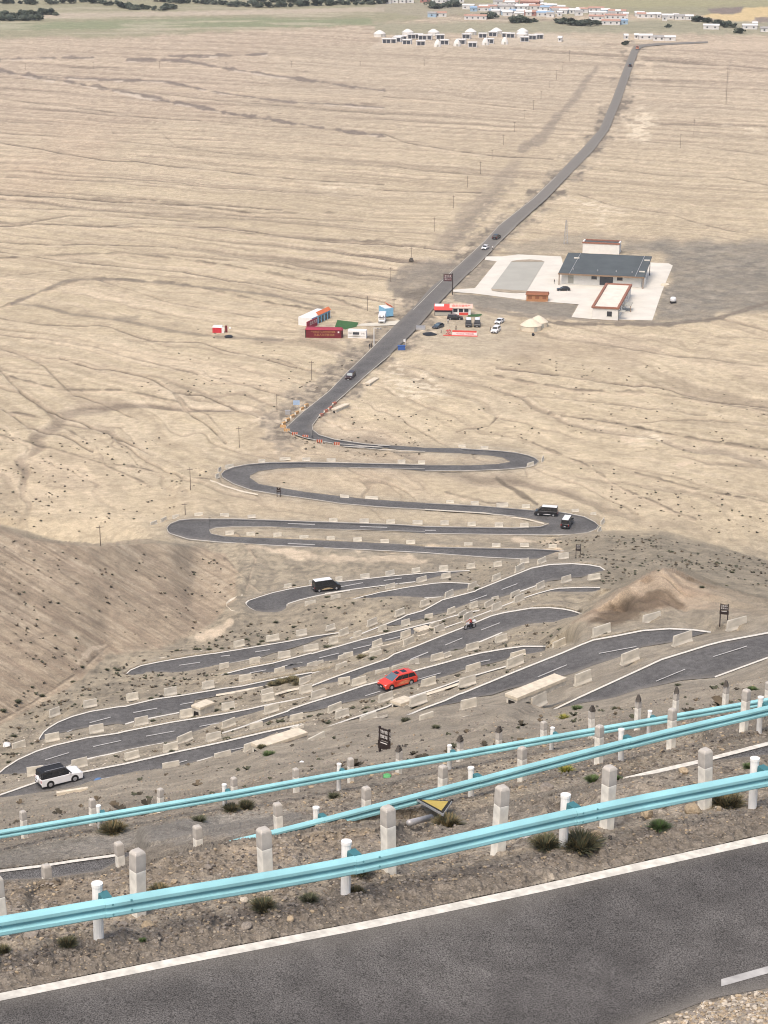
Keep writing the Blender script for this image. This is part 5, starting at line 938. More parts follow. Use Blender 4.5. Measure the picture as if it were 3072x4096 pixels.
make_vehicle('suv', 'white car with dark windscreen parked on the dirt lot near the tents', 'car', V_WHITE, P(1983, 1328), D2R(250))
make_vehicle('car', 'small white car parked behind the larger white car on the dirt lot', 'car', V_WHITE, P(1998, 1292), D2R(245))
# motor home
def motor_home(label, loc, yaw):
    t = thing('motor_home', label, 'motor home', loc, yaw)
    MB().prism([(-2.9, .45), (-2.9, 2.85), (1.55, 2.9), (2.35, 2.75), (2.4, 2.05), (1.7, 1.95), (1.7, .45)], -1.1, 1.1).build('body', V_WHITE, t, bevel=.06)
    MB().prism([(1.65, .40), (1.65, 1.95), (2.05, 1.9), (2.65, 1.15), (3.05, 1.0), (3.05, .40)], -.95, .95).build('cab', V_WHITE, t, bevel=.05)
    MB().add([(2.10, -.82, 1.86), (2.10, .82, 1.86), (2.70, .86, 1.16), (2.70, -.86, 1.16), (2.0, -.82, 1.80), (2.0, .82, 1.80), (2.6, .86, 1.10), (2.6, -.86, 1.10)], [(0, 1, 2, 3), (7, 6, 5, 4), (0, 4, 5, 1), (1, 5, 6, 2), (2, 6, 7, 3), (3, 7, 4, 0)]).build('windscreen', M_GLASS, t)
    for y in (-.55, .55): MB().box(2.38, 2.42, y - .18, y + .18, 2.25, 2.55).build('front_window', M_GLASS, t)
    MB().box(3.03, 3.09, -.7, .7, .45, .8).build('grille', M_TRIM, t)
    for sy in (-1, 1):
        for wx in (-1.7, 2.2): MB().tube((wx, sy * .85, .38), (wx, sy * 1.08, .38), .38, n=16).build('wheel', M_TYRE, t)
        MB().box(-1.9, -.9, min(sy * 1.09, sy * 1.12), max(sy * 1.09, sy * 1.12), 1.5, 2.2).build('side_window', M_GLASS, t)
    return t
motor_home('white motor home parked by the pale track left of the straight road', P(1529, 1287), D2R(266))
# motorcycle and its rider
M_SKIN = mat('skin', (.45, .27, .19), .7, .08, 8)
def body_mesh(name, J, E, root, m, parent=None):
    me = bpy.data.meshes.new(name); me.from_pydata([j[:3] for j in J], E, []); o = link(name, me, m, parent); sk = o.modifiers.new('skin', 'SKIN')
    for k, v in enumerate(me.skin_vertices[0].data): v.radius = (J[k][3], J[k][3] if len(J[k]) < 5 else J[k][4]); v.use_root = (k == root)
    ss = o.modifiers.new('sub', 'SUBSURF'); ss.levels = 1; ss.render_levels = 1
    dg = bpy.context.evaluated_depsgraph_get(); dg.update(); nm = bpy.data.meshes.new_from_object(o.evaluated_get(dg)); o.modifiers.clear(); o.data = nm
    nm.polygons.foreach_set('use_smooth', [True] * len(nm.polygons)); return o
def hand(J, E, w, d, s):                                 # palm and five short fingers from wrist vertex w along d
    d = Vector(d).normalized(); side = d.cross(Vector((0, 0, 1))); side = side.normalized() if side.length > .1 else Vector((1, 0, 0)); p = Vector(J[w][:3]); k = len(J)
    J.append((*(p + d * .08), .030)); E.append((w, k))
    for f, ln in zip((-1.5, -.5, .5, 1.5), (.065, .08, .078, .06)): J.append((*(p + d * (.09 + ln) + side * f * .020 + Vector((0, 0, -.015))), .008)); E.append((k, len(J) - 1))
    J.append((*(p + d * .09 + side * s * .055), .010)); E.append((k, len(J) - 1))
def person(label, loc, yaw, shirt, trousers, group=None, arm=0.0, hair=None, stride=.12):
    J = [(0, 0, .95, .13, .10), (0, 0, 1.15, .125, .095), (0, 0, 1.38, .15, .10), (0, 0, 1.50, .055), (0, .02, 1.62, .085, .095), (0, .015, 1.72, .075, .085)]; E = [(0, 1), (1, 2), (2, 3), (3, 4), (4, 5)]
    for sx in (-1, 1):
        k = len(J); J += [(sx * .19, 0, 1.40, .055), (sx * .25, -.02, 1.14, .042), (sx * .24, .06 + arm * (sx > 0), .92 + arm * .5 * (sx > 0), .028)]; E += [(2, k), (k, k + 1), (k + 1, k + 2)]; hand(J, E, k + 2, (0, .25, -1), -sx)
        k = len(J); J += [(sx * .09, 0, .88, .092), (sx * .10, sx * stride * .5 + .02, .48, .062), (sx * .10, sx * stride, .08, .042), (sx * .11, sx * stride + .15, .045, .038)]; E += [(0, k), (k, k + 1), (k + 1, k + 2), (k + 2, k + 3)]
    b = body_mesh('person', J, E, 0, trousers); b.location = loc; b.rotation_euler.z = yaw; tag(b, label, 'person', group)
    b.data.materials.append(shirt); b.data.materials.append(M_SKIN); b.data.materials.append(hair or M_TRIM)
    for p in b.data.polygons:
        z = p.center.z; x = abs(p.center.x)
        p.material_index = 3 if z > 1.70 or (z > 1.58 and p.center.y < -.02) else 2 if z > 1.47 or (x > .19 and z < .95) else 1 if (z > .93 or x > .2) else 0
    return b
M_SHIRTW = mat('white_cloth', (.62, .61, .60), .9, .1, 6); M_SHIRTK = mat('black_cloth', (.025, .025, .028), .9, .1, 6); M_SHIRTR = mat('red_cloth', (.38, .06, .05), .9, .15, 6); M_JEANS = mat('dark_trousers', (.05, .055, .075), .9, .1, 6)
def moto(loc, yaw):
    t = thing('motorcycle', 'dark motorcycle with rider leaning into the lane of the stacked hairpins', 'motorcycle', loc, yaw)
    for nm, x in (('rear_wheel', -.72), ('front_wheel', .75)):
        b = MB(); N = 20
        for k in range(N):
            a0, a1 = 2 * math.pi * k / N, 2 * math.pi * (k + 1) / N; b.tube((x + .29 * math.cos(a0), 0, .34 + .29 * math.sin(a0)), (x + .29 * math.cos(a1), 0, .34 + .29 * math.sin(a1)), .055, n=6, cap=False)
        w = b.build('wheel', M_TYRE, t); MB().tube((x, -.05, .34), (x, .05, .34), .22, n=14).build('rim', M_RIM, w)
    MB().prism([(-.55, .42), (-.55, .66), (-.1, .74), (.35, .70), (.42, .45), (.1, .25), (-.35, .28)], -.15, .15).build('engine_frame', M_TRIM, t, bevel=.04)
    MB().prism([(-.05, .74), (.05, 1.0), (.35, 1.02), (.48, .80)], -.16, .16).build('tank', V_WHITE, t, bevel=.05); MB().prism([(-.95, .84), (-.95, .92), (-.1, .84), (-.05, .74)], -.14, .14).build('saddle', M_TRIM, t, bevel=.03)
    b = MB(); b.tube((.75, -.09, .34), (.42, -.09, 1.05), .03, n=8); b.tube((.75, .09, .34), (.42, .09, 1.05), .03, n=8); b.tube((.36, -.38, 1.10), (.36, .38, 1.10), .018, n=8); b.build('fork', M_RIM, t)
    MB().box(-1.02, -.62, -.22, .22, .90, 1.22).build('top_case', V_WHITE, t, bevel=.03); MB().tube((.50, 0, .92), (.62, 0, .90), .10, n=12).build('headlight', M_LAMP, t)
    J = [(-.28, 0, .98, .15, .12), (-.22, 0, 1.18, .145, .12), (-.10, 0, 1.42, .165, .12), (-.05, 0, 1.53, .06), (.0, 0, 1.66, .13, .12), (.02, 0, 1.76, .10)]; E = [(0, 1), (1, 2), (2, 3), (3, 4), (4, 5)]
    for sy in (-1, 1):
        k = len(J); J += [(-.08, sy * .20, 1.42, .065), (.10, sy * .30, 1.20, .052), (.33, sy * .32, 1.12, .035)]; E += [(2, k), (k, k + 1), (k + 1, k + 2)]; hand(J, E, k + 2, (.2, sy * .2, -.1), sy)
        k = len(J); J += [(-.22, sy * .13, .95, .10), (.18, sy * .24, .78, .075), (-.05, sy * .23, .38, .05), (.12, sy * .23, .32, .04)]; E += [(0, k), (k, k + 1), (k + 1, k + 2), (k + 2, k + 3)]
    r = body_mesh('person', J, E, 0, M_JEANS); r.location = loc; r.rotation_euler.z = yaw; tag(r, 'rider in a red jacket with a pale helmet sitting on the dark motorcycle', 'person')
    r.data.materials.append(M_SHIRTR); r.data.materials.append(M_SHIRTW)
    for p in r.data.polygons: p.material_index = 2 if p.center.z > 1.56 else 1 if p.center.z > 1.02 else 0
moto(on_road(1879, 2516), D2R(212))
for x, y, sh, tr, yw, lb in ((1792, 1295, M_SHIRTW, M_JEANS, .5, 'person in a white top standing left of the long black van'), (1824, 1320, M_SHIRTK, M_SHIRTK, 2.0, 'person in black standing behind the red and white banner'), (1765, 1332, M_SHIRTW, M_SHIRTK, 1.2, 'person in a white top walking left of the banner by the tarp'), (1961, 1326, M_SHIRTK, M_JEANS, 1.6, 'person in dark clothes beside the white car on the dirt lot'), (1485, 1392, M_SHIRTK, M_SHIRTK, .4, 'person in dark clothes at the roadside below the white lamp post'),
        (1478, 1395, M_SHIRTK, M_JEANS, .9, 'person in dark clothes left of another at the roadside edge'), (1970, 1000, M_SHIRTW, M_SHIRTK, .2, 'person in a white top walking by the plaza entrance'), (2217, 1135, M_SHIRTK, M_SHIRTK, 1.0, 'person in black standing alone on the plaza left of the parked car')):
    person(lb, P(x, y), yw, sh, tr)
# ------------------------------------------------------------------ the visitor halls, plaza and stalls on the plain
M_WALL = mat('white_wall', (.66, .645, .61), .9, .07, .6); M_SLATE = mat('slate_roof', (.080, .092, .096), .8, .16, .25); M_EAVE = mat('brown_eave', (.22, .15, .10), .8, .12, 3); M_PAVE = mat('plaza_concrete', (.60, .565, .50), .95, .10, .18); M_COURT = mat('grey_court', (.36, .35, .31), .95, .08, .15); M_BRICKTRIM = mat('brick_red_trim', (.27, .125, .085), .85, .15, 2)
M_WIN = mat('window_glass', (.035, .04, .05), .2, .1, 1, spec=.6); M_ROOFDECK = mat('pale_roof_deck', (.66, .60, .52), .95, .12, .4)
def sheet(name, polys, m, lift, label=None, cat=None):
    # flat paving: fan-filled outline lying on the ground
    bm = bmesh.new()
    for pts in polys:
        vs = [bm.verts.new(PT(x, y, hs(x, y) - lift)) for x, y in pts]; bm.faces.new(vs)
    bmesh.ops.triangulate(bm, faces=bm.faces[:]); bmesh.ops.recalc_face_normals(bm, faces=bm.faces[:])
    for f in bm.faces:
        if f.normal.z < 0: f.normal_flip()
    me = bpy.data.meshes.new(name); bm.to_mesh(me); bm.free(); return tag(link(name, me, m), kind='structure')
PLZ = cv('z3', (398, 330), (510, 322), (622, 185), (560, 178), (565, 160), (650, 160), (730, 150), (950, 160), (960, 200), (1400, 190), (1420, 192), (1500, 196), (1520, 207), (1465, 340), (1415, 487), (1108, 480), (1003, 470), (1040, 405), (760, 382), (512, 350), (400, 342))
sheet('plaza', [PLZ], M_PAVE, .10)
sheet('court', [cv('z3', (593, 325), (695, 187), (866, 187), (776, 335))], M_COURT, .16)
M_ISLE = mat('court_soil', (.34, .285, .215), 1, .2, .5)
sheet('court_verge', [cv('z3', (593, 325), (776, 335), (772, 343), (720, 347), (640, 341), (597, 334))], M_ISLE, .22)
sheet('court_verge', [cv('z3', (695, 187), (866, 187), (850, 180), (790, 175), (730, 178), (700, 183))], M_ISLE, .22)
YAW = D2R(-13.0)
def bld(name, label, cat, x, y, lift=.3): return thing(name, label, cat, P(x, y) + Vector((0, 0, lift)), YAW)
# long hall under a slate roof: local x along the front, local y back
hb = bld('visitor_hall', 'large white hall under a wide slate grey roof beside the plaza', 'building', 2265, 1137)
Lh, Dh = 26.0, 20.0
MB().box(0, Lh, 0, Dh, -.5, 3.5).build('wall', M_WALL, hb)
MB().add([(-2.6, -2.2, 3.55), (Lh + 1.2, -2.2, 3.55), (Lh + 1.2, Dh + 1.6, 6.1), (-2.6, Dh + 1.6, 6.1), (-2.6, -2.2, 3.95), (Lh + 1.2, -2.2, 3.95), (Lh + 1.2, Dh + 1.6, 6.5), (-2.6, Dh + 1.6, 6.5)], [(3, 2, 1, 0), (4, 5, 6, 7), (0, 1, 5, 4), (1, 2, 6, 5), (2, 3, 7, 6), (3, 0, 4, 7)]).build('roof', M_SLATE, hb)
MB().box(-2.65, Lh + 1.25, -2.32, -2.203, 3.5, 4.0).build('eave', M_EAVE, hb)
sl = 2.55 / (Dh + 3.8)
def roofpt(u, v, up=.42): return (u, v, 3.55 + (v + 2.2) * sl + up)
for u, du in ((-2.0 + 3.3, 2.2), (Lh - 2.0, 2.4)):
    MB().tube(roofpt(u, -2.1), roofpt(u + .6, Dh + 1.4), .10, n=6).build('roof_ridge', M_GALV, hb)
for u, v in ((.4, 15), (Lh - 1.2, 3.0), (Lh - .9, 16)): MB().box(u, u + 1.9, v, v + .6, roofpt(0, v)[2], roofpt(0, v)[2] + .35).build('roof_vent', M_PAVE, hb)
for u in (2, 10.5, 17, 22.5): MB().tube(roofpt(u, 2.2, .38), roofpt(u, 2.2, .85), .22, n=10).build('roof_vent', M_GALV, hb)
for u, w, z0, z1, m, nm in ((0.5, 2.0, .1, 3.3, M_COURT, 'grey_panel'), (8.7, 1.9, 2.0, 3.0, M_WIN, 'window'), (11.6, 4.6, .05, 3.3, M_WIN, 'entrance'), (17.6, 1.9, 2.0, 3.0, M_WIN, 'window')):
    f = MB().box(u, u + w, -.06, -.003, z0, z1).build(nm, m, hb)
    if nm == 'window': MB().box(u - .08, u + w + .08, -.09, -.062, z0 - .12, z0 - .005).build('sill', M_EAVE, f)
MB().box(-1.8, -.003, .4, 3.8, -.3, 3.45).build('side_porch', M_WALL, hb)
for u in (-2.3, Lh + .8): MB().box(u - .15, u + .15, -1.95, -1.65, -.3, 3.5).build('porch_post', M_EAVE, hb)
MB().box(Lh + .02, Lh + 1.1, 1.0, 6.0, -.3, 2.9).build('service_box', M_WALL, hb)
# low wing
wb_ = bld('hall_wing', 'long low white wing with a flat pale roof and brick red parapet', 'building', 2369, 1276)
Lw, Dw = 8.3, 36.0
MB().box(0, Lw, 0, Dw, -.5, 3.35).build('wall', M_WALL, wb_); MB().box(.05, Lw - .05, .05, Dw - .05, 3.352, 3.5).build('roof', M_ROOFDECK, wb_)
for a in ((-.35, .45, -.35, Dw + .3), (Lw - .45, Lw + .35, -.35, Dw + .3)): MB().box(a[0], a[1], a[2], a[3], 3.36, 3.95).build('parapet', M_BRICKTRIM, wb_)
for a in ((.452, Lw - .452, -.35, .35), (.452, Lw - .452, Dw - .3, Dw + .3)): MB().box(a[0], a[1], a[2], a[3], 3.36, 3.93).build('parapet', M_BRICKTRIM, wb_)
f = MB().box(4.7, 6.3, -.07, -.003, .9, 2.5).build('window', M_WIN, wb_); MB().box(4.6, 6.4, -.10, -.072, .75, .89).build('sill', M_COURT, f)
MB().box(Lw + .003, Lw + 2.2, .2, 2.3, 2.4, 2.6).build('canopy', M_COURT, wb_); MB().box(Lw + .003, Lw + .07, .5, 1.8, 0, 2.3).build('door', M_COURT, wb_)
for v in (6, 11, 16, 21, 26): MB().box(Lw + .003, Lw + .06, v, v + 1.6, 1.0, 2.4).build('window', M_WIN, wb_)
MB().box(Lw + .4, Lw + 2.8, 12.0, 17, 1.8, 2.0).build('canopy', M_COURT, wb_); MB().box(Lw + 2.5, Lw + 2.7, 12.1, 12.3, -.3, 1.8).build('canopy_post', M_EAVE, wb_)
# store behind
rb_ = bld('store_building', 'small white flat roofed store behind the slate roofed hall', 'building', 2330, 1012)
MB().box(0, 13.6, 0, 5.6, -.5, 3.4).build('wall', M_WALL, rb_); MB().box(.4, 13.2, .4, 5.2, 3.402, 3.5).build('roof', M_SLATE, rb_)
for a in ((-.2, 13.8, -.2, .398), (-.2, 13.8, 5.202, 5.8)): MB().box(*a, 3.41, 3.95).build('parapet', M_BRICKTRIM, rb_)
for a in ((-.2, .398, .4, 5.2), (13.202, 13.8, .4, 5.2)): MB().box(*a, 3.41, 3.93).build('parapet', M_WALL, rb_)
# tan kiosk
M_TAN = mat('tan_kiosk_wall', (.40, .20, .10), .85, .12, 2); M_TANR = mat('brown_kiosk_roof', (.24, .10, .055), .8, .12, 2)
kb = thing('kiosk', 'low tan kiosk with a brown roof on the plaza edge', 'kiosk', P(2105, 1205), D2R(-8))
MB().box(0, 7.2, 0, 2.6, -.3, 2.3).build('wall', M_TAN, kb); MB().frus((-.35, 7.55, -.35, 2.95, 2.31), (-.1, 7.3, .3, 2.6, 2.95)).build('roof', M_TANR, kb)
for u in (.6, 3.0, 5.4): MB().box(u, u + 1.3, -.04, -.003, .9, 1.9).build('shutter', M_TANR, kb)
# gantry sign and lamp posts
M_SIGNR = mat('maroon_sign', (.085, .022, .030), .6, .2, 4)
gs = thing('gantry_sign', 'tall dark post with a maroon two row sign hanging over the straight road', 'sign', P(1809, 1178), D2R(-6))
MB().tube((0, 0, -.3), (0, 0, 7.3), .17, .14, n=10).build('post', M_BROWN, gs); MB().tube((0, 0, 7.0), (-3.6, 0, 7.0), .09, n=8).build('arm', M_BROWN, gs); MB().tube((0, 0, 4.6), (-3.0, 0, 4.6), .07, n=8).build('arm', M_BROWN, gs)
for z0, z1, s in ((5.9, 6.85, '盘龙古道'), (4.75, 5.7, '景区入口')): p = MB().box(-2.9, -.25, -.06, .06, z0, z1).build('panel', M_SIGNR, gs); text_mesh('lettering', s, .56, M_WTXT, p, (-1.57, -.066, (z0 + z1) / 2), (math.pi / 2, 0, 0))
MB().tube((-2.98, 0, 4.6), (-2.98, 0, 7.0), .06, n=8).build('hanger', M_BROWN, gs)
M_WSTEEL = mat('white_steel', (.66, .66, .66), .5, .06, 6)
lp = thing('camera_post', 'white steel post with a short camera arm left of the straight road', 'lamp post', P(1496, 1382), 0)
MB().tube((0, 0, -.3), (0, 0, 5.6), .16, .12, n=10).build('post', M_WSTEEL, lp); MB().tube((0, 0, 5.5), (2.3, 0, 5.45), .08, n=8).build('arm', M_WSTEEL, lp)
for x in (1.2, 2.1): MB().box(x - .2, x + .2, -.25, .15, 5.2, 5.42).build('camera', M_TRIM, lp)
tp = thing('lamp_post', 'dark lamp post rising at the right end of the slate roof', 'lamp post', P(2598, 1103), 0)
MB().tube((0, 0, -.3), (0, 0, 6.6), .14, .11, n=10).build('post', M_BROWN, tp); MB().box(-2.0, .2, -.25, .25, 6.45, 6.62).build('lamp', M_TRIM, tp)
# water tank, blue bin
wt = thing('water_tank', 'round white water tank on a dark stand on the gravel right of the plaza', 'tank', P(2692, 1213), .3)
MB().lathe([(.0, .7), (.9, .72), (1.0, 1.0), (1.0, 1.7), (.75, 2.1), (.0, 2.2)], 16).build('tank', M_WSTEEL, wt, smooth=True); MB().box(-.9, .9, -.7, .7, -.2, .72).build('stand', M_TRIM, wt)
lump('rubble_heap', 'pale heap of rubble on the right rim of the plaza', 'rubble', 2662, 1143, 3.0, M_PALE, 17, .4)
lump('bin', 'dark round bin standing below the cream tents', 'bin', 2133, 1345, 1.1, M_TRIM, 21, 1.1)
M_BLUE = mat('blue_panel', (.045, .11, .33), .6, .1, 4)
bb = thing('blue_stand', 'small blue display box at the right edge of the straight road', 'box', P(1606, 1400), .1); MB().box(-1.1, 1.1, -.4, .4, 0, 1.35).build('box', M_BLUE, bb, bevel=.04); MB().box(-1.2, 1.2, -.5, .5, 1.352, 1.45).build('lid', M_BLUE, bb)
fl = thing('flag_sign', 'small pale flag on a short pole above the blue display box', 'flag', P(1622, 1383), 0); MB().tube((0, 0, -.2), (0, 0, 2.2), .04, n=6).build('pole', M_WSTEEL, fl); MB().add([(0, .01, 1.2), (.0, .01, 2.2), (-.7, .05, 2.0), (-.6, .05, 1.2), (0, -.02, 1.2), (.0, -.02, 2.2), (-.7, .02, 2.0), (-.6, .02, 1.2)], [(0, 1, 2, 3), (7, 6, 5, 4), (0, 4, 5, 1), (1, 5, 6, 2), (2, 6, 7, 3), (3, 7, 4, 0)]).build('cloth', M_LITTER, fl)
# --- shops left of the road
M_MAROON = mat('maroon_container', (.150, .018, .026), .7, .14, 1.2); M_MAROONR = mat('crimson_roof', (.30, .035, .060), .7, .12, 1); M_GOLDTXT = mat('gold_lettering', (.44, .26, .10), .6, .1, 5); M_ORANGE = mat('orange_sign', (.62, .17, .07), .7, .12, 2); M_SKYBLUE = mat('sky_blue_panel', (.20, .42, .60), .7, .08, 2); M_CONTW = mat('white_container', (.68, .67, .66), .7, .06, 1.5); M_TURF = mat('green_turf', (.045, .115, .040), .95, .25, 1.2)
sc = thing('container_shop', 'long maroon container shop with two rows of gold lettering', 'shop', P(1221, 1351), D2R(-4))
MB().box(0, 11.6, 0, 3.0, -.2, 2.55).build('wall', M_MAROON, sc); MB().frus((-.1, 11.7, -.12, 3.1, 2.56), (.5, 11.1, .6, 2.6, 2.95)).build('roof', M_MAROONR, sc)
text_mesh('lettering', '今日走过了人生所有的弯路', .64, M_GOLDTXT, sc, (5.6, -.012, 1.95), (math.pi / 2, 0, 0)); text_mesh('lettering', '从此人生尽是坦途', .80, M_GOLDTXT, sc, (6.0, -.012, 1.0), (math.pi / 2, 0, 0))
MB().box(10.2, 10.7, -.05, -.003, 1.7, 2.2).build('notice', M_CONTW, sc)
for u in (0.02, 11.36): MB().box(u, u + .22, -.09, -.003, -.1, 2.5).build('corner_post', M_BROWN, sc)
ws = thing('container_stall', 'white container stall with a wide dark serving hatch', 'stall', P(1391, 1352), D2R(-7))
MB().box(0, 5.8, 0, 2.4, -.2, 2.45).build('wall', M_CONTW, ws, bevel=.04); MB().box(1.6, 3.6, -.05, -.003, 1.15, 1.95).build('hatch', M_WIN, ws); MB().box(1.5, 3.7, -.40, -.052, 1.0, 1.1).build('counter', M_CONTW, ws)
text_mesh('lettering', '饮料', .62, M_BROWN, ws, (.8, -.012, 1.5), (math.pi / 2, 0, 0)); text_mesh('lettering', '小吃', .62, M_BROWN, ws, (4.7, -.012, 1.5), (math.pi / 2, 0, 0)); MB().box(.2, 5.6, -.03, -.003, .45, .6).build('stripe', M_COURT, ws)
ra = D2R(65)
for k, (u, lb) in enumerate(((2.2, 'near white container of the row behind the maroon gate wall'), (6.7, 'middle white container of the row behind the maroon gate wall'), (11.2, 'far white container of the row behind the maroon gate wall'))):
    o0 = P(1232, 1312); dx, dy = math.cos(ra), math.sin(ra); t = thing('container_room', lb, 'container', o0 + Vector((dx * u, dy * u, 0)), ra, 'white containers in a row')
    MB().box(0, 4.4, -.2, 4.6, -.2, 2.7).build('wall', M_CONTW, t, bevel=.05); MB().box(.1, 4.3, -.25, -.203, .0, 2.6).build('front', M_SKYBLUE, t)
    if k:
        MB().add([(-.1, -.5, 2.72), (4.5, -.5, 2.72), (4.5, .5, 3.7), (-.1, .5, 3.7), (-.1, -.42, 2.70), (4.5, -.42, 2.70), (4.5, .58, 3.66), (-.1, .58, 3.66)], [(0, 1, 2, 3), (7, 6, 5, 4), (0, 4, 5, 1), (1, 5, 6, 2), (2, 6, 7, 3), (3, 7, 4, 0)]).build('sign_band', M_ORANGE, t)
    for u2 in (.6, 2.7): f = MB().box(u2, u2 + 1.2, -.30, -.253, .05, 2.1).build('door', M_WIN, t); MB().box(u2 + 1.0, u2 + 1.08, -.34, -.302, 1.0, 1.1).build('handle', M_GALV, f)
gw = thing('gate_wall', 'slanting maroon gate wall with large white letters joining the containers', 'wall', P(1222, 1318), ra)
MB().box(-.5, 6.6, -.9, -.6, -.2, 2.6).build('wall', M_MAROONR, gw); text_mesh('lettering', '盘龙古道', 1.3, M_WTXT, gw, (3.8, -.915, 1.6), (math.pi / 2, 0, 0))
sheet('turf', [cv('s1', (600, 405), (640, 300), (960, 338), (930, 400), (760, 442), (640, 425))], M_TURF, .08)
sheet('turf', [cv('s2', (940, 325), (960, 295), (1150, 285), (1165, 300), (1100, 325))], M_TURF, .08)
M_TRACK = mat('pale_track', (.56, .52, .44), .95, .1, .8); sheet('paved_track', [cv('s1', (925, 388), (1000, 355), (1230, 340), (1659, 298), (1620, 345), (1560, 378), (1250, 388))], M_TRACK, .10)
bt = thing('trailer_stall', 'sky blue trailer stall with an orange tilted roof sign by the road', 'stall', P(1540, 1271), D2R(24))
MB().box(0, 3.0, 0, 5.0, .3, 3.0).build('wall', M_SKYBLUE, bt, bevel=.05); MB().box(.1, 2.9, .1, 4.9, 3.002, 3.1).build('roof', M_CONTW, bt)
MB().add([(3.0, .0, 3.02), (3.0, 5.0, 3.02), (2.2, 5.0, 3.95), (2.2, .0, 3.95), (2.9, .0, 3.01), (2.9, 5.0, 3.01), (2.1, 5.0, 3.9), (2.1, .0, 3.9)], [(0, 1, 2, 3), (7, 6, 5, 4), (0, 4, 5, 1), (1, 5, 6, 2), (2, 6, 7, 3), (3, 7, 4, 0)]).build('sign_band', M_ORANGE, bt)
MB().box(3.003, 3.05, 1.2, 3.4, 1.3, 2.4).build('hatch', M_WIN, bt)
for v in (1.2, 3.6): MB().tube((-.05, v, .35), (3.05, v, .35), .35, n=12).build('wheel', M_TYRE, bt)
# red booth on the left plain
M_REDB = mat('bright_red_panel', (.50, .035, .050), .7, .1, 2)
rt = thing('red_booth', 'bright red booth with a white sloping cover alone on the left plain', 'booth', P(850, 1331), D2R(-6))
MB().box(0, 2.9, 0, 2.2, -.1, 1.7).build('wall', M_REDB, rt); MB().frus((-.1, 3.0, -.1, 2.3, 1.71), (.1, 2.9, .9, 2.2, 2.05)).build('roof', M_CONTW, rt); MB().box(2.95, 3.7, -.1, .1, 0, 2.0).build('open_door', M_CONTW, rt); MB().box(3.9, 4.6, .9, 1.1, -.1, 2.2).build('side_panel', M_MAROON, rt)
lump('black_tarp', 'black tarpaulin heap lying below the red booth', 'tarpaulin', 918, 1352, 3.0, M_TRIM, 31, .28)
lump('white_barrel', 'round white bundle just right of the red booth', 'bundle', 922, 1318, .95, M_LITTER, 33, .9)
# --- stalls right of the road
M_REDR = mat('red_sheet_roof', (.58, .075, .060), .7, .12, 1.5)
s1_ = thing('roofed_stall', 'stall under a red sheet roof with a white patch beside the straight road', 'stall', P(1738, 1263), D2R(-3))
MB().box(0, 5.6, 0, 3.6, -.2, 1.9).build('wall', mat('dark_stall_wall', (.075, .065, .075), .8, .2, 2), s1_); MB().box(.2, 5.3, -.08, -.003, .1, 1.2).build('counter', M_COURT, s1_)
MB().add([(-.2, -.5, 1.95), (5.8, -.5, 1.95), (5.8, 3.9, 3.0), (-.2, 3.9, 3.0), (-.2, -.5, 2.08), (5.8, -.5, 2.08), (5.8, 3.9, 3.13), (-.2, 3.9, 3.13)], [(3, 2, 1, 0), (4, 5, 6, 7), (0, 1, 5, 4), (1, 2, 6, 5), (2, 3, 7, 6), (3, 0, 4, 7)]).build('roof', M_REDR, s1_)
MB().add([(.0, 2.0, 2.69), (3.0, 2.0, 2.69), (3.0, 3.8, 3.12), (.0, 3.8, 3.12), (.0, 2.0, 2.72), (3.0, 2.0, 2.72), (3.0, 3.8, 3.15), (.0, 3.8, 3.15)], [(3, 2, 1, 0), (4, 5, 6, 7), (0, 1, 5, 4), (1, 2, 6, 5), (2, 3, 7, 6), (3, 0, 4, 7)]).build('roof_patch', M_CONTW, s1_)
s2_ = thing('lettered_stall', 'stall with a red and white lettered roof sign and three dark windows', 'stall', P(1809, 1260), D2R(-3))
MB().box(0, 6.0, 0, 3.0, -.2, 2.3).build('wall', M_CONTW, s2_); MB().box(-.9, -.003, .2, 2.8, -.2, 2.2).build('side_room', M_TRIM, s2_)
MB().add([(-.9, -.4, 2.35), (6.6, -.4, 2.35), (6.6, .9, 3.6), (-.9, .9, 3.6), (-.9, -.3, 2.31), (6.6, -.3, 2.31), (6.6, 1.0, 3.56), (-.9, 1.0, 3.56)], [(0, 1, 2, 3), (7, 6, 5, 4), (0, 4, 5, 1), (1, 5, 6, 2), (2, 6, 7, 3), (3, 7, 4, 0)]).build('roof_sign', mat('pale_pink_sign', (.60, .42, .36), .7, .1, 2), s2_)
text_mesh('lettering', '盘龙古道特产', 1.0, M_REDR, s2_, (2.9, .22, 3.02), (D2R(45), 0, 0))
for u in (.35, 2.15, 3.9): MB().box(u, u + 1.35, -.05, -.003, 1.0, 2.1).build('window', M_WIN, s2_)
MB().box(2.2, 5.2, -.06, -.003, .0, .85).build('lower_sign', M_REDR, s2_)
bn_ = thing('photo_sign', 'long low white and red lettered sign wall in front of the parked minibuses', 'sign', P(1809, 1341), D2R(-7))
MB().box(0, 7.8, 0, .5, -.1, 1.0).build('wall', M_CONTW, bn_); MB().box(.0, 7.6, .1, .4, 1.002, 1.55).build('red_band', M_REDR, bn_); text_mesh('lettering', '今日走过了所有弯路', .62, M_REDB, bn_, (4.0, -.012, .52), (math.pi / 2, 0, 0)); MB().box(-2.8, 8.0, -1.0, -.05, -.1, .12).build('plinth', M_REDR, bn_)
text_mesh('red_letters', '龙', 1.9, M_REDB, bn_, (-1.2, .1, .9), (math.pi / 2, 0, 0), .15)
rk = thing('rail_stack', 'pale slatted metal frame lying at the road edge by the stalls', 'frame', P(1664, 1320), D2R(-2))
for z in range(6): MB().box(0, 2.9, z * .75, z * .75 + .28, .0, .55).build('slat', M_GALV, rk)
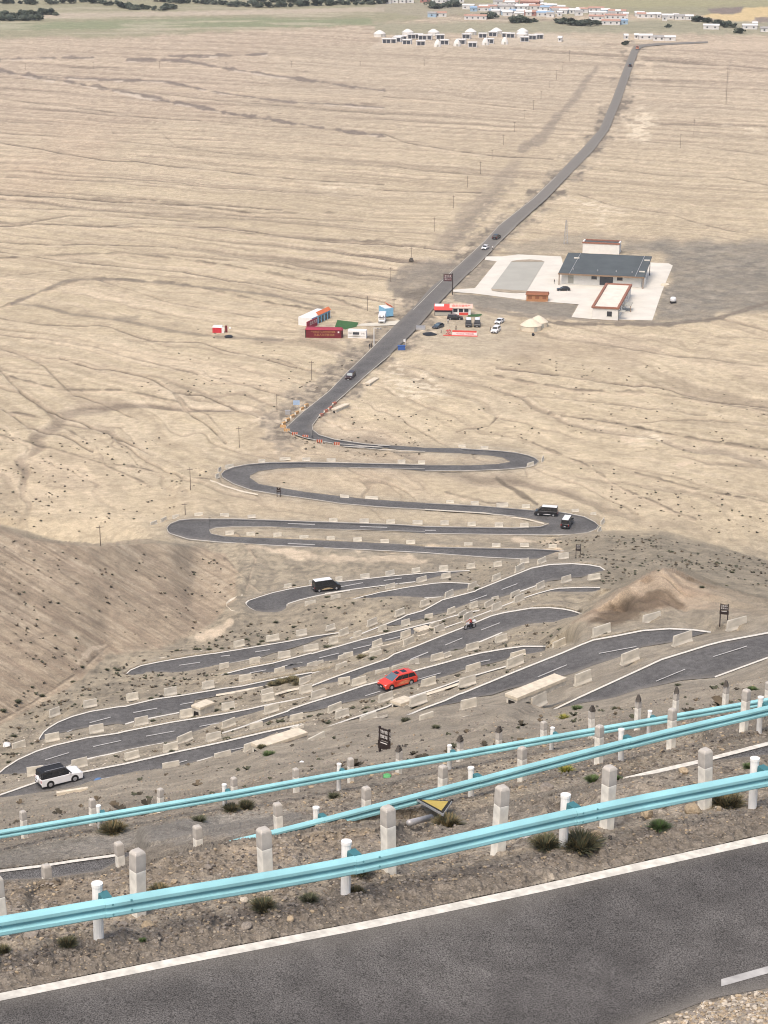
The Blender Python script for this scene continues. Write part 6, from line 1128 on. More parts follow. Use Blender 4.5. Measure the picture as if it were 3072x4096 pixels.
lump('dark_tarp', 'dark tarpaulin spread on the dirt left of the sign wall', 'tarpaulin', 1722, 1338, 5.2, M_TRIM, 41, .10)
# cream tents
M_CREAM = mat('cream_canvas', (.60, .53, .42), .95, .08, 1.2)
def yurt(name, label, loc, r, h, hr, m, group=None, parts=True):
    t = thing(name, label, 'tent', loc, 0.4, group); MB().lathe([(r, -.2), (r, h)], 18).build('wall', m, t, smooth=True); MB().lathe([(r * 1.05, h - .05), (r * .98, h + .08), (r * .55, h + hr * .62), (r * .16, h + hr * .97), (.0, h + hr)], 18).build('roof', m, t, smooth=True)
    if parts: MB().box(-.5, .5, -r - .06, -r + .15, .0, h * .85).build('door', M_COURT, t)
    return t
yurt('canvas_tent', 'nearer of two cream round tents on the dirt lot', P(2124, 1318), 3.3, 1.6, 1.9, M_CREAM); yurt('canvas_tent', 'farther cream round tent half hidden by the nearer one', P(2153, 1305), 3.0, 1.6, 1.9, M_CREAM)
# signs and painted blocks round the first bend
M_STRIPEY = mat('yellow_block_paint', (.56, .30, .10), .8, .35, 5); M_STRIPER = mat('red_block_paint', (.40, .09, .045), .8, .3, 5)
def block(x, y, k):
    t = thing('striped_block', f'{ORD[k]} painted roadside block counted clockwise round the first bend', 'barrier', P(x, y) + Vector((0, 0, -.05)), math.atan2(1, .6) if y < 1700 else -.15, 'painted blocks round the first bend')
    MB().prism([(-.9, 0), (-.75, .75), (.75, .75), (.9, 0)], -.25, .25).build('block', M_CONC, t)
    for j, x0 in enumerate((-.75, -.2, .35)): MB().box(x0, x0 + .38, -.27, .27, .12, .78).build('stripe', M_STRIPEY if k < 8 else M_STRIPER, t)
for k, (x, y) in enumerate(cv('bd', (115, 395), (78, 358), (85, 330), (120, 295), (165, 262), (208, 228), (255, 190), (298, 158), (425, 500), (590, 525), (190, 430), (290, 455), (565, 140), (525, 185), (485, 212), (440, 250))): block(x, y, k)
rs = thing('direction_sign', 'small blue and white direction sign on two posts left of the first bend', 'sign', P(1186, 1638), .15); MB().box(-.9, .9, -.03, .03, 1.3, 2.6).build('panel', mat('pale_blue_sign', (.36, .47, .62), .6, .15, 4), rs)
for x in (-.6, .6): MB().tube((x, .05, -.2), (x, .05, 2.5), .05, n=6).build('post', M_GALV, rs)
sb = thing('grey_cabinet', 'small grey cabinet left of the direction sign at the first bend', 'cabinet', P(1151, 1658), 0); MB().box(-.7, .7, -.3, .3, 0, 1.1).build('box', M_GALV, sb, bevel=.04); MB().box(-.75, .75, -.35, .35, 1.102, 1.2).build('lid', M_GALV, sb)
# ------------------------------------------------------------------ telegraph poles and mast
M_POLE = mat('weathered_pole', (.13, .105, .085), .9, .2, 4)
POLES = [(102, 255, 278), (373, 250, 275), (639, 245, 275), (904, 250, 276), (1167, 245, 270), (1441, 245, 264), (1697, 239, 264), (2277, 202, 245), (2251, 250, 284), (2226, 282, 318), (2199, 324, 352), (2164, 366, 398), (2134, 401, 440), (2099, 440, 475), (2058, 489, 529), (2014, 542, 581), (1968, 600, 640), (1922, 648, 694), (1870, 706, 750), (1813, 783, 833), (1737, 870, 926), (1645, 990, 1041), (1563, 1070, 1126), (1470, 1185, 1244), (1247, 1445, 1519), (1108, 1578, 1650), (957, 1707, 1790), (762, 1870, 1960), (741, 2013, 2060), (402, 2102, 2180), (2775, 480, 537), (2721, 537, 593), (2904, 268, 417), (1576, 1195, 1248)]
for k, (x, yt, yb) in enumerate(POLES):
    h = hs(x, yb); s = ppm(yb, h); H = (yb - yt) / (s * .95); r = max(.09, .42 / s); t = thing('telegraph_pole', f'thin wooden telegraph pole, number {k} along the line over the plain', 'pole', P(x, yb), .3, 'telegraph poles across the plain')
    yfrac = ' left' if x < 900 else ''
    t['label'] = ('wooden pole standing on the dark spur edge left of the long hairpin' if k == 29 else 'wooden pole above the long flat hairpin' if k == 28 else 'wooden pole beside the second left hairpin' if k == 27 else 'wooden pole alone on sand left of the highest hairpin' if k == 26 else 'very tall thin mast on the far right plain' if k == 32 else 'dark pole beside the blue trailer stall' if k == 33 else 'telegraph pole in the distant row across the left plain' if k < 7 else 'telegraph pole in the line beside the straight road' if k < 26 else 'telegraph pole on the plain right of the straight road')
    t['group'] = 'poles of the distant row' if k < 7 else 'poles beside the straight road' if 7 <= k < 26 else 'poles right of the straight road' if k in (30, 31) else None or 'lone poles'
    MB().tube((0, 0, -.3), (0, 0, H), r, r * .75, n=7).build('shaft', M_POLE, t); MB().box(-.75, .75, -r * .7, r * .7, H * .90, H * .90 + max(.10, .2 / s)).build('cross_arm', M_POLE, t)
lt = thing('lattice_mast', 'thin steel lattice mast behind the plaza', 'mast', P(2263, 975), .2)
b = MB(); H = (975 - 884) / (ppm(975, 155) * .95)
for sx, sy in ((-1, -1), (1, -1), (1, 1), (-1, 1)): b.tube((sx * .7, sy * .7, -.2), (sx * .16, sy * .16, H), .07, n=5)
for k in range(9):
    z0, z1 = H * k / 9, H * (k + 1) / 9; w0, w1 = .7 - .54 * k / 9, .7 - .54 * (k + 1) / 9
    for (ax, ay), (bx_, by) in (((-1, -1), (1, -1)), ((1, -1), (1, 1)), ((1, 1), (-1, 1)), ((-1, 1), (-1, -1))): b.tube((ax * w0, ay * w0, z0), (bx_ * w1, by * w1, z1), .04, n=4)
b.build('lattice', M_GALV, lt)
sw = thing('post_base', 'short post in a dark stone base beside the far pole line', 'post', P(1645, 1042), 0); MB().frus((-.9, .9, -.7, .7, -.1), (-.5, .5, -.4, .4, .9)).build('base', M_ROCKD, sw)
# ------------------------------------------------------------------ felt tents and cabins of the far camp
M_FELT = mat('white_felt', (.62, .60, .57), .95, .05, 1); M_HUTW = mat('white_cabin', (.60, .59, .58), .9, .06, 1); M_HUTD = mat('dark_cabin_glass', (.055, .06, .075), .4, .1, 1)
yk = 0
for k, (x, y) in enumerate(cv('v1', (25, 62), (178, 55), (318, 55), (520, 52), (660, 48), (802, 50), (798, 66))):
    yurt('felt_tent', f'{ORD[k]} large white felt tent from the left in the far camp', P(x, y), 4.3, 2.3, 2.3, M_FELT, 'large felt tents of the far camp')
for k, (x, y) in enumerate(cv('v1', (340, 118), (446, 114), (600, 108), (705, 104))):
    t = thing('felt_tent', f'{ORD[k]} small cone shaped tent from the left in the far camp front row', 'tent', P(x, y), 0, 'small cone tents of the far camp')
    MB().lathe([(2.7, -.1), (2.5, 1.6), (1.7, 3.6), (.5, 4.9), (.0, 5.0)], 14).build('canvas', M_FELT, t, smooth=True); MB().box(-.6, .6, -2.75, -2.2, 0, 1.7).build('door', M_COURT, t)
HUTS = sorted(cv('v1', (62, 100), (92, 100), (118, 92), (150, 84), (172, 106), (200, 75), (236, 74), (258, 80), (285, 80), (250, 112), (355, 77), (378, 107), (468, 104), (495, 74), (530, 120), (586, 70), (622, 100), (640, 62), (712, 68), (815, 90), (855, 80), (893, 76), (736, 70), (130, 86)))
def hut(name, label, x, y, w, d, h, yaw, group, wall, front, roof):
    t = thing(name, label, 'cabin', P(x, y), yaw, group); MB().box(-w / 2, w / 2, 0, d, -.2, h).build('wall', wall, t); MB().frus((-w / 2 - .25, w / 2 + .25, -.5, d + .25, h + .002), (-w / 2 - .1, w / 2 + .1, -.3, d + .1, h + .35)).build('roof', roof, t)
    MB().box(-w * .42, -w * .04, -.05, -.003, .2, h * .85).build('window', front, t); MB().box(w * .02, w * .42, -.05, -.003, .2, h * .85).build('window', front, t); return t
for k, (x, y) in enumerate(HUTS):
    lb = f'{ORD[k]} glass fronted white cabin from the left in the far camp' if k < 20 else f'{["fourth", "third", "second", "last"][k - 20]}{"" if k == 23 else " to last"} glass fronted white cabin from the left in the far camp'
    hut('cabin', lb, x, y, 6.2, 4.0, 3.1, random.uniform(-.25, .1), 'glass fronted cabins of the far camp', M_HUTW, M_HUTD, M_HUTW)

# ------------------------------------------------------------------ the village
M_ROOFRED = mat('rust_red_roof', (.40, .24, .19), .85, .2, 1); M_ROOFBL = mat('blue_sheet_roof', (.26, .37, .50), .7, .12, 1); M_ROOFGR = mat('grey_roof', (.30, .29, .28), .85, .15, 1); M_HWALL = mat('village_white_wall', (.58, .57, .56), .9, .1, 1); M_HBLUE = mat('village_blue_wall', (.32, .43, .54), .85, .12, 1); M_HRED = mat('village_red_wall', (.32, .16, .14), .85, .12, 1)
RF = {'r': (M_ROOFRED, 'rust red roof'), 'b': (M_ROOFBL, 'blue roof'), 'w': (M_HUTW, 'white roof'), 'g': (M_ROOFGR, 'grey roof')}; WL = {'w': (M_HWALL, 'white'), 'b': (M_HBLUE, 'blue'), 'r': (M_HRED, 'red')}
HOUSES = [('v2', 285, 340, 80, 'w', 'r'), ('v2', 425, 530, 94, 'w', 'r'), ('v2', 250, 290, 82, 'b', 'g'), ('v2', 45, 75, 16, 'w', 'w'), ('v2', 78, 110, 15, 'w', 'w'), ('v2', 115, 145, 15, 'w', 'w'), ('v2', 150, 185, 14, 'w', 'w'), ('v2', 215, 262, 12, 'r', 'r'), ('v2', 270, 340, 14, 'w', 'r'), ('v2', 345, 425, 12, 'w', 'r'), ('v2', 415, 470, 44, 'w', 'w'), ('v2', 455, 485, 55, 'b', 'b'), ('v2', 480, 545, 54, 'w', 'r'), ('v2', 540, 580, 48, 'w', 'r'), ('v2', 575, 660, 47, 'w', 'g'),
          ('v2', 545, 600, 68, 'w', 'b'), ('v2', 600, 640, 72, 'b', 'w'), ('v2', 640, 705, 68, 'w', 'b'), ('v2', 690, 780, 26, 'r', 'r'), ('v2', 610, 680, 28, 'w', 'r'), ('v2', 660, 730, 46, 'w', 'w'), ('v2', 735, 790, 46, 'w', 'r'), ('v2', 785, 838, 52, 'w', 'b'), ('v2', 838, 920, 60, 'b', 'r'), ('v2', 770, 850, 78, 'w', 'b'), ('v2', 710, 765, 74, 'r', 'r'), ('v3', 0, 38, 52, 'b', 'r'), ('v3', 38, 78, 56, 'w', 'r'), ('v3', 82, 130, 60, 'w', 'w'), ('v3', 128, 165, 56, 'w', 'r'), ('v3', 168, 235, 52, 'w', 'r'),
          ('v3', 225, 262, 60, 'b', 'w'), ('v3', 255, 330, 64, 'w', 'r'), ('v3', 182, 245, 71, 'w', 'w'), ('v3', 170, 235, 88, 'w', 'r'), ('v3', 240, 330, 84, 'w', 'r'), ('v3', 225, 305, 108, 'w', 'r'), ('v3', 308, 340, 106, 'b', 'b'), ('v3', 380, 432, 78, 'w', 'r'), ('v3', 435, 482, 77, 'w', 'w'), ('v3', 490, 540, 84, 'w', 'w'), ('v3', 545, 590, 86, 'w', 'g'), ('v3', 592, 625, 87, 'w', 'w'), ('v3', 670, 737, 128, 'w', 'w'), ('v3', 326, 342, 172, 'w', 'w'), ('v3', 368, 385, 170, 'w', 'w'), ('v3', 388, 448, 172, 'w', 'w'), ('v3', 450, 500, 178, 'w', 'g'), ('v3', 502, 548, 179, 'w', 'w'), ('v3', 842, 905, 128, 'w', 'w'), ('v3', 920, 952, 140, 'w', 'g'), ('v3', 884, 905, 118, 'w', 'w'), ('v3', 34, 50, 182, 'w', 'w')]
def zone(x, y):
    return 'at the top edge left of dark trees' if (y < 16 and x < 1770) else 'at the top edge of the village' if y < 16 else 'on the green below the village' if (x < 1980 and y > 60) else 'right of the road end' if y > 140 and x > 2450 else 'at the far right edge' if x > 2780 else 'in the near row of the village' if y > 62 else 'in the middle of the village' if y > 38 else 'in the back row of the village'
cnt = {}
for zx, zy, n_ in (((515, 900), (64, 84), 10), ((480, 900), (38, 56), 12), ((560, 760), (18, 30), 5)):
    for q in range(n_): x_ = zx[0] + (zx[1] - zx[0]) * (q + random.random()) / n_; HOUSES.append(('v2', x_, x_ + random.uniform(22, 46), random.uniform(*zy), 'w', random.choice('wwg')))
for q in range(12): x_ = 20 + 560 * (q + random.random()) / 12; HOUSES.append(('v3', x_, x_ + random.uniform(18, 40), 58 + x_ * .045 + random.uniform(-8, 12), 'w', random.choice('wwwg')))
HL = []
for w, x0, x1, yb, wc, rc in HOUSES:
    (a, b_), (c, _) = cv(w, (x0, yb), (x1, yb)); HL.append((a, c, b_, wc, rc))
HL.sort()
for a, c, y, wc, rc in HL:
    y = max(y, 3.0); s = ppm(y, 155); Lx = (c - a) / s; h = min(4.2, max(2.6, 15 / s)); d = random.uniform(5, 7); z = zone((a + c) / 2, y); key = (wc, rc, z); cnt[key] = cnt.get(key, 0) + 1
    lb = f'{ORD[cnt[key] - 1]} {"small" if Lx < 6 else "long" if Lx > 13 else "low"} {WL[wc][1]} house with {RF[rc][1]} {z}'
    t = thing('village_house', lb, 'house', P((a + c) / 2, y), random.uniform(-.22, .06), 'houses of the far village')
    MB().box(-Lx / 2, Lx / 2, 0, d, -.3, h).build('wall', WL[wc][0], t); r = MB(); r.prism([(0, 0), (d / 2 + .4, 1.1), (d + .8, 0)], -Lx / 2 - .4, Lx / 2 + .4); ro = r.build('roof', RF[rc][0], t); ro.rotation_euler.z = math.pi / 2; ro.location = (0, -.4, h + .002)
    n = max(1, int(Lx / 4))
    for k in range(n):
        u = -Lx / 2 + Lx * (k + .5) / n; MB().box(u - .6, u + .6, -.05, -.003, .9, 2.1).build('window' if k else 'door', M_HUTD, t)

# ------------------------------------------------------------------ trees of the valley, bushes, grass tufts
def leafy(name, n, R, H, cols, seed, lf=.5):
    r = random.Random(seed); mbs = MB()
    cl = [(r.gauss(0, R * .42), r.gauss(0, R * .42), H * r.uniform(.30, .86), r.uniform(.32, .62) * R) for _ in range(9)]
    for i in range(n):
        c = cl[r.randrange(9)]; d = Vector((r.gauss(0, 1), r.gauss(0, 1), r.gauss(0, .8))).normalized() * c[3] * r.uniform(.55, 1.05); p = Vector(c[:3]) + d; p.z = max(.12 * H, p.z)
        u = Vector((r.gauss(0, 1), r.gauss(0, 1), r.gauss(0, 1))).normalized(); w = u.orthogonal(); s = lf * r.uniform(.6, 1.3); mbs.add([p - u * s - w * s * .5, p + u * s - w * s * .4, p + u * s * .8 + w * s * .6, p - u * s * .7 + w * s * .5], [(0, 1, 2, 3)], r.randrange(len(cols)))
    me = mbs.mesh(name); [me.materials.append(c) for c in cols]; return me
G1 = mat('dark_leaf', (.060, .078, .056), .8, .3, 1.2); G2 = mat('mid_leaf', (.080, .096, .066), .8, .3, 1.2); G3 = mat('grey_leaf', (.098, .108, .084), .8, .3, 1.2); M_BARK = mat('bark', (.09, .07, .055), .95, .2, 4)
CROWN = [leafy('crown', 420, 3.4, 7.0, (G1, G1, G2), 5, .62), leafy('crown', 420, 3.8, 6.0, (G1, G2, G3), 6, .66), leafy('crown', 380, 3.0, 5.0, (G2, G3, G1), 8, .6)]
TRUNK = []
for sd_ in (1, 2, 3):
    r = random.Random(sd_); b = MB(); b.tube((0, 0, -.4), (.1, 0, 2.0), .24, .17, n=7)
    for k in range(5): a = r.uniform(0, 6.28); b.tube((.1, 0, 1.6 + .1 * k), (1.6 * math.cos(a), 1.6 * math.sin(a), 3.6 + r.random()), .12, .04, n=5)
    TRUNK.append(b.mesh('trunk')); TRUNK[-1].materials.append(M_BARK)
def tree(label, group, x, y, k, s):
    t = thing('tree', label, 'tree', P(x, y), random.uniform(0, 6), group); t.scale = (s * random.uniform(.8, 1.3), s * random.uniform(.8, 1.3), s * .66)
    link('trunk', TRUNK[k], None, t); link('crown', CROWN[k], None, t)
def belt(label, group, poly, n, k, s):
    for i in range(n):
        u = (i + random.random()) / n * (len(poly) - 1); j = min(int(u), len(poly) - 2); f = u - j
        tree(label, group, poly[j][0] * (1 - f) + poly[j + 1][0] * f + random.uniform(-4, 4), max(2.5, poly[j][1] * (1 - f) + poly[j + 1][1] * f + random.uniform(-3, 3)), (k + i) % 3, s * random.uniform(.75, 1.2))
belt('dark bushy tree in the near belt at the upper left corner', 'trees of the near left belt', cv('v4', (-20, 98), (60, 96), (120, 94), (190, 96)), 13, 0, 1.1)
belt('dark bushy tree in the longer belt just above the near left one', 'trees of the second left belt', cv('v4', (-20, 78), (60, 80), (150, 76), (210, 70), (280, 72)), 17, 1, 1.0)
belt('dark tree in the scattered row along the top left edge', 'trees along the top left edge', cv('v4', (-10, 20), (100, 20), (220, 18), (330, 14), (420, 12), (520, 20)), 19, 2, .9)
belt('dark tree in the broad clump right of centre left top edge', 'trees of the top middle clump', cv('v4', (480, 22), (560, 30), (620, 48), (700, 46), (780, 50), (830, 36)), 18, 0, .95)
belt('dark tree in the long wood along the top edge before the village', 'trees of the top edge wood', cv('S', (620, 6), (760, 14), (900, 22), (1040, 28), (1150, 26), (1300, 22), (1450, 18), (1560, 12)), 44, 1, 1.0)
belt('dark tree in the second rank of the top edge wood', 'trees of the top edge wood behind', cv('S', (1000, 8), (1150, 10), (1300, 8), (1480, 5)), 20, 2, 1.0)
belt('dark round tree in the clump beside the red roofs at the top', 'trees beside the top red roofs', cv('v2', (265, 38), (300, 40), (345, 38)), 7, 0, 1.0)
belt('dark tree near the tall red roofed house at the village top', 'trees by the top red house', cv('v2', (365, 28), (395, 26)), 3, 1, 1.1)
belt('dark bush clump behind the long red roofed house', 'trees behind the long red roof', cv('v2', (508, 88), (560, 86)), 5, 2, .9)
belt('dark tree in the clump in front of the village middle', 'trees before the village middle', cv('v2', (655, 106), (700, 108), (750, 106)), 9, 0, .95)
belt('dark tree in the wide clump below the blue and white houses', 'trees below the blue houses', cv('v3', (20, 100), (80, 105), (110, 112), (160, 110), (212, 108)), 15, 1, .95)
belt('dark tree in the row right of the village', 'trees right of the village', cv('v3', (615, 90), (680, 97), (740, 112), (800, 122)), 12, 2, .85)
belt('dark tree beside the sheds at the far right', 'trees by the right sheds', cv('v3', (812, 140), (842, 146)), 4, 0, .85)
belt('small bush left of the road end', 'bushes at the road end', cv('v3', (318, 195), (340, 195)), 3, 1, .6)
belt('lone round bush in the field right of the village', 'lone bush right of the village', cv('v3', (519, 124), (525, 124)), 1, 2, .75)

def tuft(name, n, R, H, cols, seed):
    r = random.Random(seed); b = MB()
    for i in range(n):
        a = r.uniform(0, 6.283); q = R * math.sqrt(r.random()) * .45; p = Vector((q * math.cos(a), q * math.sin(a), -.02)); lean = r.uniform(.25, 1.0); tip = p + Vector((math.cos(a + r.gauss(0, .5)) * R * lean, math.sin(a + r.gauss(0, .5)) * R * lean, H * r.uniform(.5, 1.05) * (1.25 - .6 * lean))); md = (p + tip) / 2 + Vector((0, 0, H * .12)); w = Vector((-math.sin(a), math.cos(a), 0)) * r.uniform(.005, .012) * (R / .25)
        b.add([p - w, p + w, md + w * .8, md - w * .8, tip], [(0, 1, 2, 3), (3, 2, 4)], r.randrange(len(cols)))
    me = b.mesh(name); [me.materials.append(c) for c in cols]; return me
T1_ = mat('olive_blade', (.115, .120, .068), .9, .3, 3); T2_ = mat('dry_blade', (.21, .165, .085), .9, .3, 3); T3_ = mat('dark_blade', (.070, .072, .046), .9, .3, 3); T4_ = mat('green_blade', (.085, .140, .045), .9, .25, 3); T5_ = mat('yellow_blade', (.30, .27, .06), .9, .25, 3)
TUFT = {'olive': tuft('blades', 900, .25, .25, (T1_, T1_, T3_, T2_), 1), 'dry': tuft('blades', 900, .25, .24, (T2_, T1_, T3_, T2_), 2), 'green': tuft('blades', 800, .25, .20, (T4_, T4_, T1_), 3), 'dark': tuft('blades', 500, .25, .19, (T3_, T3_, T1_), 4), 'yellow': tuft('blades', 320, .25, .20, (T5_, T4_, T5_), 5)}
DESC = {'olive': 'olive green', 'dry': 'dry brownish', 'green': 'fresh green', 'dark': 'dark', 'yellow': 'yellow green'}
def shrub(kind, x, y, px, label, h=None, group=None, hk=1.0):
    p = gz(x, y); s = px / ppm(y, h or hs(x, y)) / .44
    o = link('shrub', TUFT[kind]); o.location = p; o.rotation_euler.z = random.uniform(0, 6); o.scale = (s, s, s * hk); return tag(o, label, 'shrub', group)
for kd, x, y, px, lb in (('olive', 2325, 3392, 140, 'big olive tuft right of the third white rail post'), ('dry', 2905, 3220, 130, 'dry bushy tuft left of the fourth white rail post'), ('olive', 2185, 3395, 110, 'wide grey olive tuft left of the third white rail post'), ('green', 2640, 3318, 75, 'green tuft beside tan stones under the nearest rail'),
    ('olive', 1055, 3640, 90, 'olive tuft alone below the nearest rail, left of the second white post'), ('dark', 1240, 3605, 70, 'dark tuft close to the left of the second white post'), ('olive', 1440, 3505, 95, 'olive tuft right of the second white post'), ('dry', 1425, 3575, 60, 'small dry tuft at the foot of the second white post'), ('olive', 275, 3790, 70, 'olive tuft left of the first white rail post'), ('olive', 15, 3815, 55, 'green tuft at the left frame edge under the rail'), ('green', 575, 3772, 28, 'tiny green sprout on the shoulder below the nearest rail'),
    ('dry', 640, 3570, 80, 'dark dry tuft under the rail near the second square post'), ('dry', 455, 3335, 95, 'yellowish tuft at the farthest rail, left part'), ('olive', 925, 3245, 60, 'olive tuft at the foot of the farthest rail, left of centre'), ('olive', 985, 3228, 60, 'olive tuft right of another at the farthest rail'), ('green', 2375, 3132, 60, 'green tuft left of the fifth square post'), ('green', 2465, 3118, 40, 'green tuft right of the fifth square post'), ('yellow', 2265, 3095, 60, 'yellow green weeds between the rails'), ('yellow', 1835, 3180, 62, 'yellow weeds at the middle rail post'), ('dry', 1790, 3300, 100, 'dry grass growing over the fallen warning sign'),
    ('dark', 1340, 3180, 45, 'dark tuft below the farthest rail near the green bag'), ('dark', 800, 3290, 55, 'dark tuft on the dusty verge'), ('yellow', 5, 3330, 40, 'yellow tuft at the left edge beyond the farthest rail'), ('olive', 1050, 3010, 36, 'olive tuft on the slope left of the brown signboard'), ('green', 1080, 3025, 46, 'green tuft below the culvert box on the slope'), ('dark', 1130, 2972, 44, 'dark round bush beside the culvert box'), ('green', 2310, 2842, 40, 'green tuft by the lower left end of the nearest bend'), ('yellow', 2260, 2872, 46, 'yellow green tuft on the slope below the nearest bend'), ('dark', 2465, 2835, 34, 'dark tuft on the slope under the nearest bend'), ('dark', 2715, 2742, 26, 'dark bush on the lower rim of the nearest bend'), ('dark', 2900, 2748, 30, 'dark bush on the lower rim, right of another'), ('green', 3010, 2775, 40, 'green tuft on the slope at the right edge'), ('dark', 1745, 2910, 34, 'dark tuft under the barrier by the brown signboard'), ('dark', 1625, 2893, 40, 'dark tuft right above the brown signboard'), ('green', 3000, 3070, 46, 'green tuft on the bank at the right edge behind the nearest rail'), ('olive', 2780, 2920, 50, 'sparse olive tuft between middle and farthest rails at right')):
    shrub(kd, x, y, px, lb, hk=.95)
GR2 = 'dark shrubs scattered on the hairpin slope'
for x, y, px in [(910, 2960, 32), (690, 3006, 26), (870, 2838, 26), (930, 2836, 20), (1130, 2895, 26), (615, 2880, 24), (780, 2872, 22), (640, 2864, 30), (605, 2790, 22), (720, 2770, 18), (700, 2744, 18), (330, 2672, 22), (295, 2732, 20), (475, 2694, 22), (430, 2688, 20), (785, 2602, 26), (840, 2603, 24), (712, 2605, 22), (890, 2597, 18), (1050, 2560, 22), (988, 2550, 20), (1105, 2498, 22), (1180, 2503, 22), (1320, 2494, 18), (1265, 2572, 14), (1040, 2574, 20), (905, 2700, 20), (1005, 2687, 22), (1090, 2668, 30), (1150, 2652, 20), (1310, 2582, 30), (1330, 2579, 24), (1495, 2640, 34), (1590, 2608, 16), (1710, 2480, 24), (1845, 2473, 22), (1545, 2527, 26), (1615, 2431, 20), (1780, 2486, 18), (1940, 2435, 14), (1910, 2355, 26), (1312, 2392, 22), (1320, 2388, 18), (1295, 2430, 14), (1360, 2432, 16), (1415, 2420, 14), (1305, 2466, 14), (1180, 2345, 14), (1675, 2330, 14), (1780, 2705, 20), (1700, 2768, 22), (1825, 2598, 14), (2020, 2620, 24), (2075, 2655, 22), (2095, 2650, 20), (1905, 2600, 16), (1660, 2820, 34), (1850, 2745, 24), (1470, 2830, 26), (1465, 2850, 24), (1395, 2855, 22), (1315, 2892, 22), (1240, 2876, 20), (75, 2810, 34), (170, 2785, 26), (15, 2845, 30), (130, 2750, 18), (2420, 2540, 24), (2365, 2565, 20), (2810, 2355, 22), (2905, 2340, 18), (2640, 2280, 14), (2500, 2230, 16), (2690, 2205, 18), (2930, 2290, 20), (2870, 2255, 16), (540, 2080, 12), (450, 2300, 14), (640, 2305, 12), (235, 2410, 16), (305, 2555, 16), (150, 2480, 12), (560, 2250, 12), (80, 2330, 12), (860, 2240, 12), (1030, 2130, 12), (430, 1900, 10), (1140, 1930, 10), (1600, 2335, 12), (60, 2950, 26), (40, 3050, 22), (1360, 2712, 18), (1500, 2580, 14)]:
    shrub('dark', x, y + 3, px * .95, 'small dark round shrub on the dry slope among the hairpins', group=GR2, hk=.85)
for x, y, px in ((1130, 2742, 60), (1170, 2735, 60), (1200, 2740, 50), (1450, 2640, 40), (1095, 2745, 40)): shrub('dry', x, y, px, 'rusty dry scrub on the strip beyond the red van lane', group='rusty dry scrub patch', hk=.6)

# ------------------------------------------------------------------ rocks and stones near the viewer
M_ROCKT = mat('tan_rock', (.36, .285, .195), .95, .3, 6, bump=.5); M_ROCKG = mat('grey_rock', (.235, .205, .175), .95, .3, 6, bump=.5); M_ROCKP = mat('pale_stone', (.50, .44, .36), .95, .2, 6, bump=.4)
for k, (x, y, px, m, f, lb) in enumerate(((130, 3765, 78, M_ROCKG, .75, 'large grey brown rock left of the first white rail post'), (596, 3708, 52, M_ROCKT, .8, 'tan round rock under the rail right of the first white post'), (2388, 3350, 54, M_ROCKT, .9, 'tan rock right of the big olive tuft'), (2586, 3272, 52, M_ROCKT, 1.0, 'upright tan rock under the nearest rail'), (2778, 3258, 72, M_ROCKT, .8, 'broken tan rock before the seventh square post'), (2735, 3102, 40, M_ROCKT, .9, 'pale tan rock on the bank lip behind the nearest rail'), (1162, 3692, 34, M_ROCKT, .9, 'small tan rock alone on the shoulder'), (985, 3722, 44, M_ROCKG, .4, 'flat grey stone on the shoulder'), (2880, 3245, 26, M_ROCKT, .8, 'small pale stone below the dry tuft at right'), (350, 3700, 60, M_ROCKG, .4, 'slab of grey rock just left of the first white post'), (700, 3540, 34, M_ROCKT, .7, 'tan stone behind the first rail span'), (980, 3605, 34, M_ROCKP, .8, 'white stone cluster under the second rail span'), (500, 3705, 40, M_ROCKG, .6, 'grey rock right of the first white post'), (2190, 3165, 60, M_ROCKG, .6, 'grey slab on the bank behind the third white post'), (2655, 3235, 40, M_ROCKG, .5, 'grey stone left of the broken tan rock'), (1620, 3440, 30, M_ROCKT, .6, 'tan stone under the middle of the nearest rail'), (840, 3480, 36, M_ROCKG, .6, 'grey stone on the rubble heap'), (1240, 3300, 36, M_ROCKP, .7, 'pale stone on top of the rubble heap'))):
    o = link('rock', rockmesh('rock', 50 + k, f, m, 3)); s = px / ppm(y, hs(x, y)); o.location = gz(x, y) + Vector((0, 0, s * f * .26)); o.scale = (s * 1.15, s, s); o.rotation_euler = (random.uniform(-.3, .3), random.uniform(-.3, .3), random.uniform(0, 6)); tag(o, lb, 'rock')
def inpoly(x, y, pts):
    c = False; n = len(pts)
    for k in range(n):
        (ax, ay), (bx, by) = pts[k], pts[(k + 1) % n]
        if (ay > y) != (by > y) and x < (bx - ax) * (y - ay) / (by - ay) + ax: c = not c
    return c
PROTO = []
for sd_ in range(6):
    me_ = rockmesh('proto', 200 + sd_, random.uniform(.45, .85), None, 1); PROTO.append(([tuple(v.co) for v in me_.vertices], [tuple(p.vertices) for p in me_.polygons])); bpy.data.meshes.remove(me_)
zT = TV[..., 2]
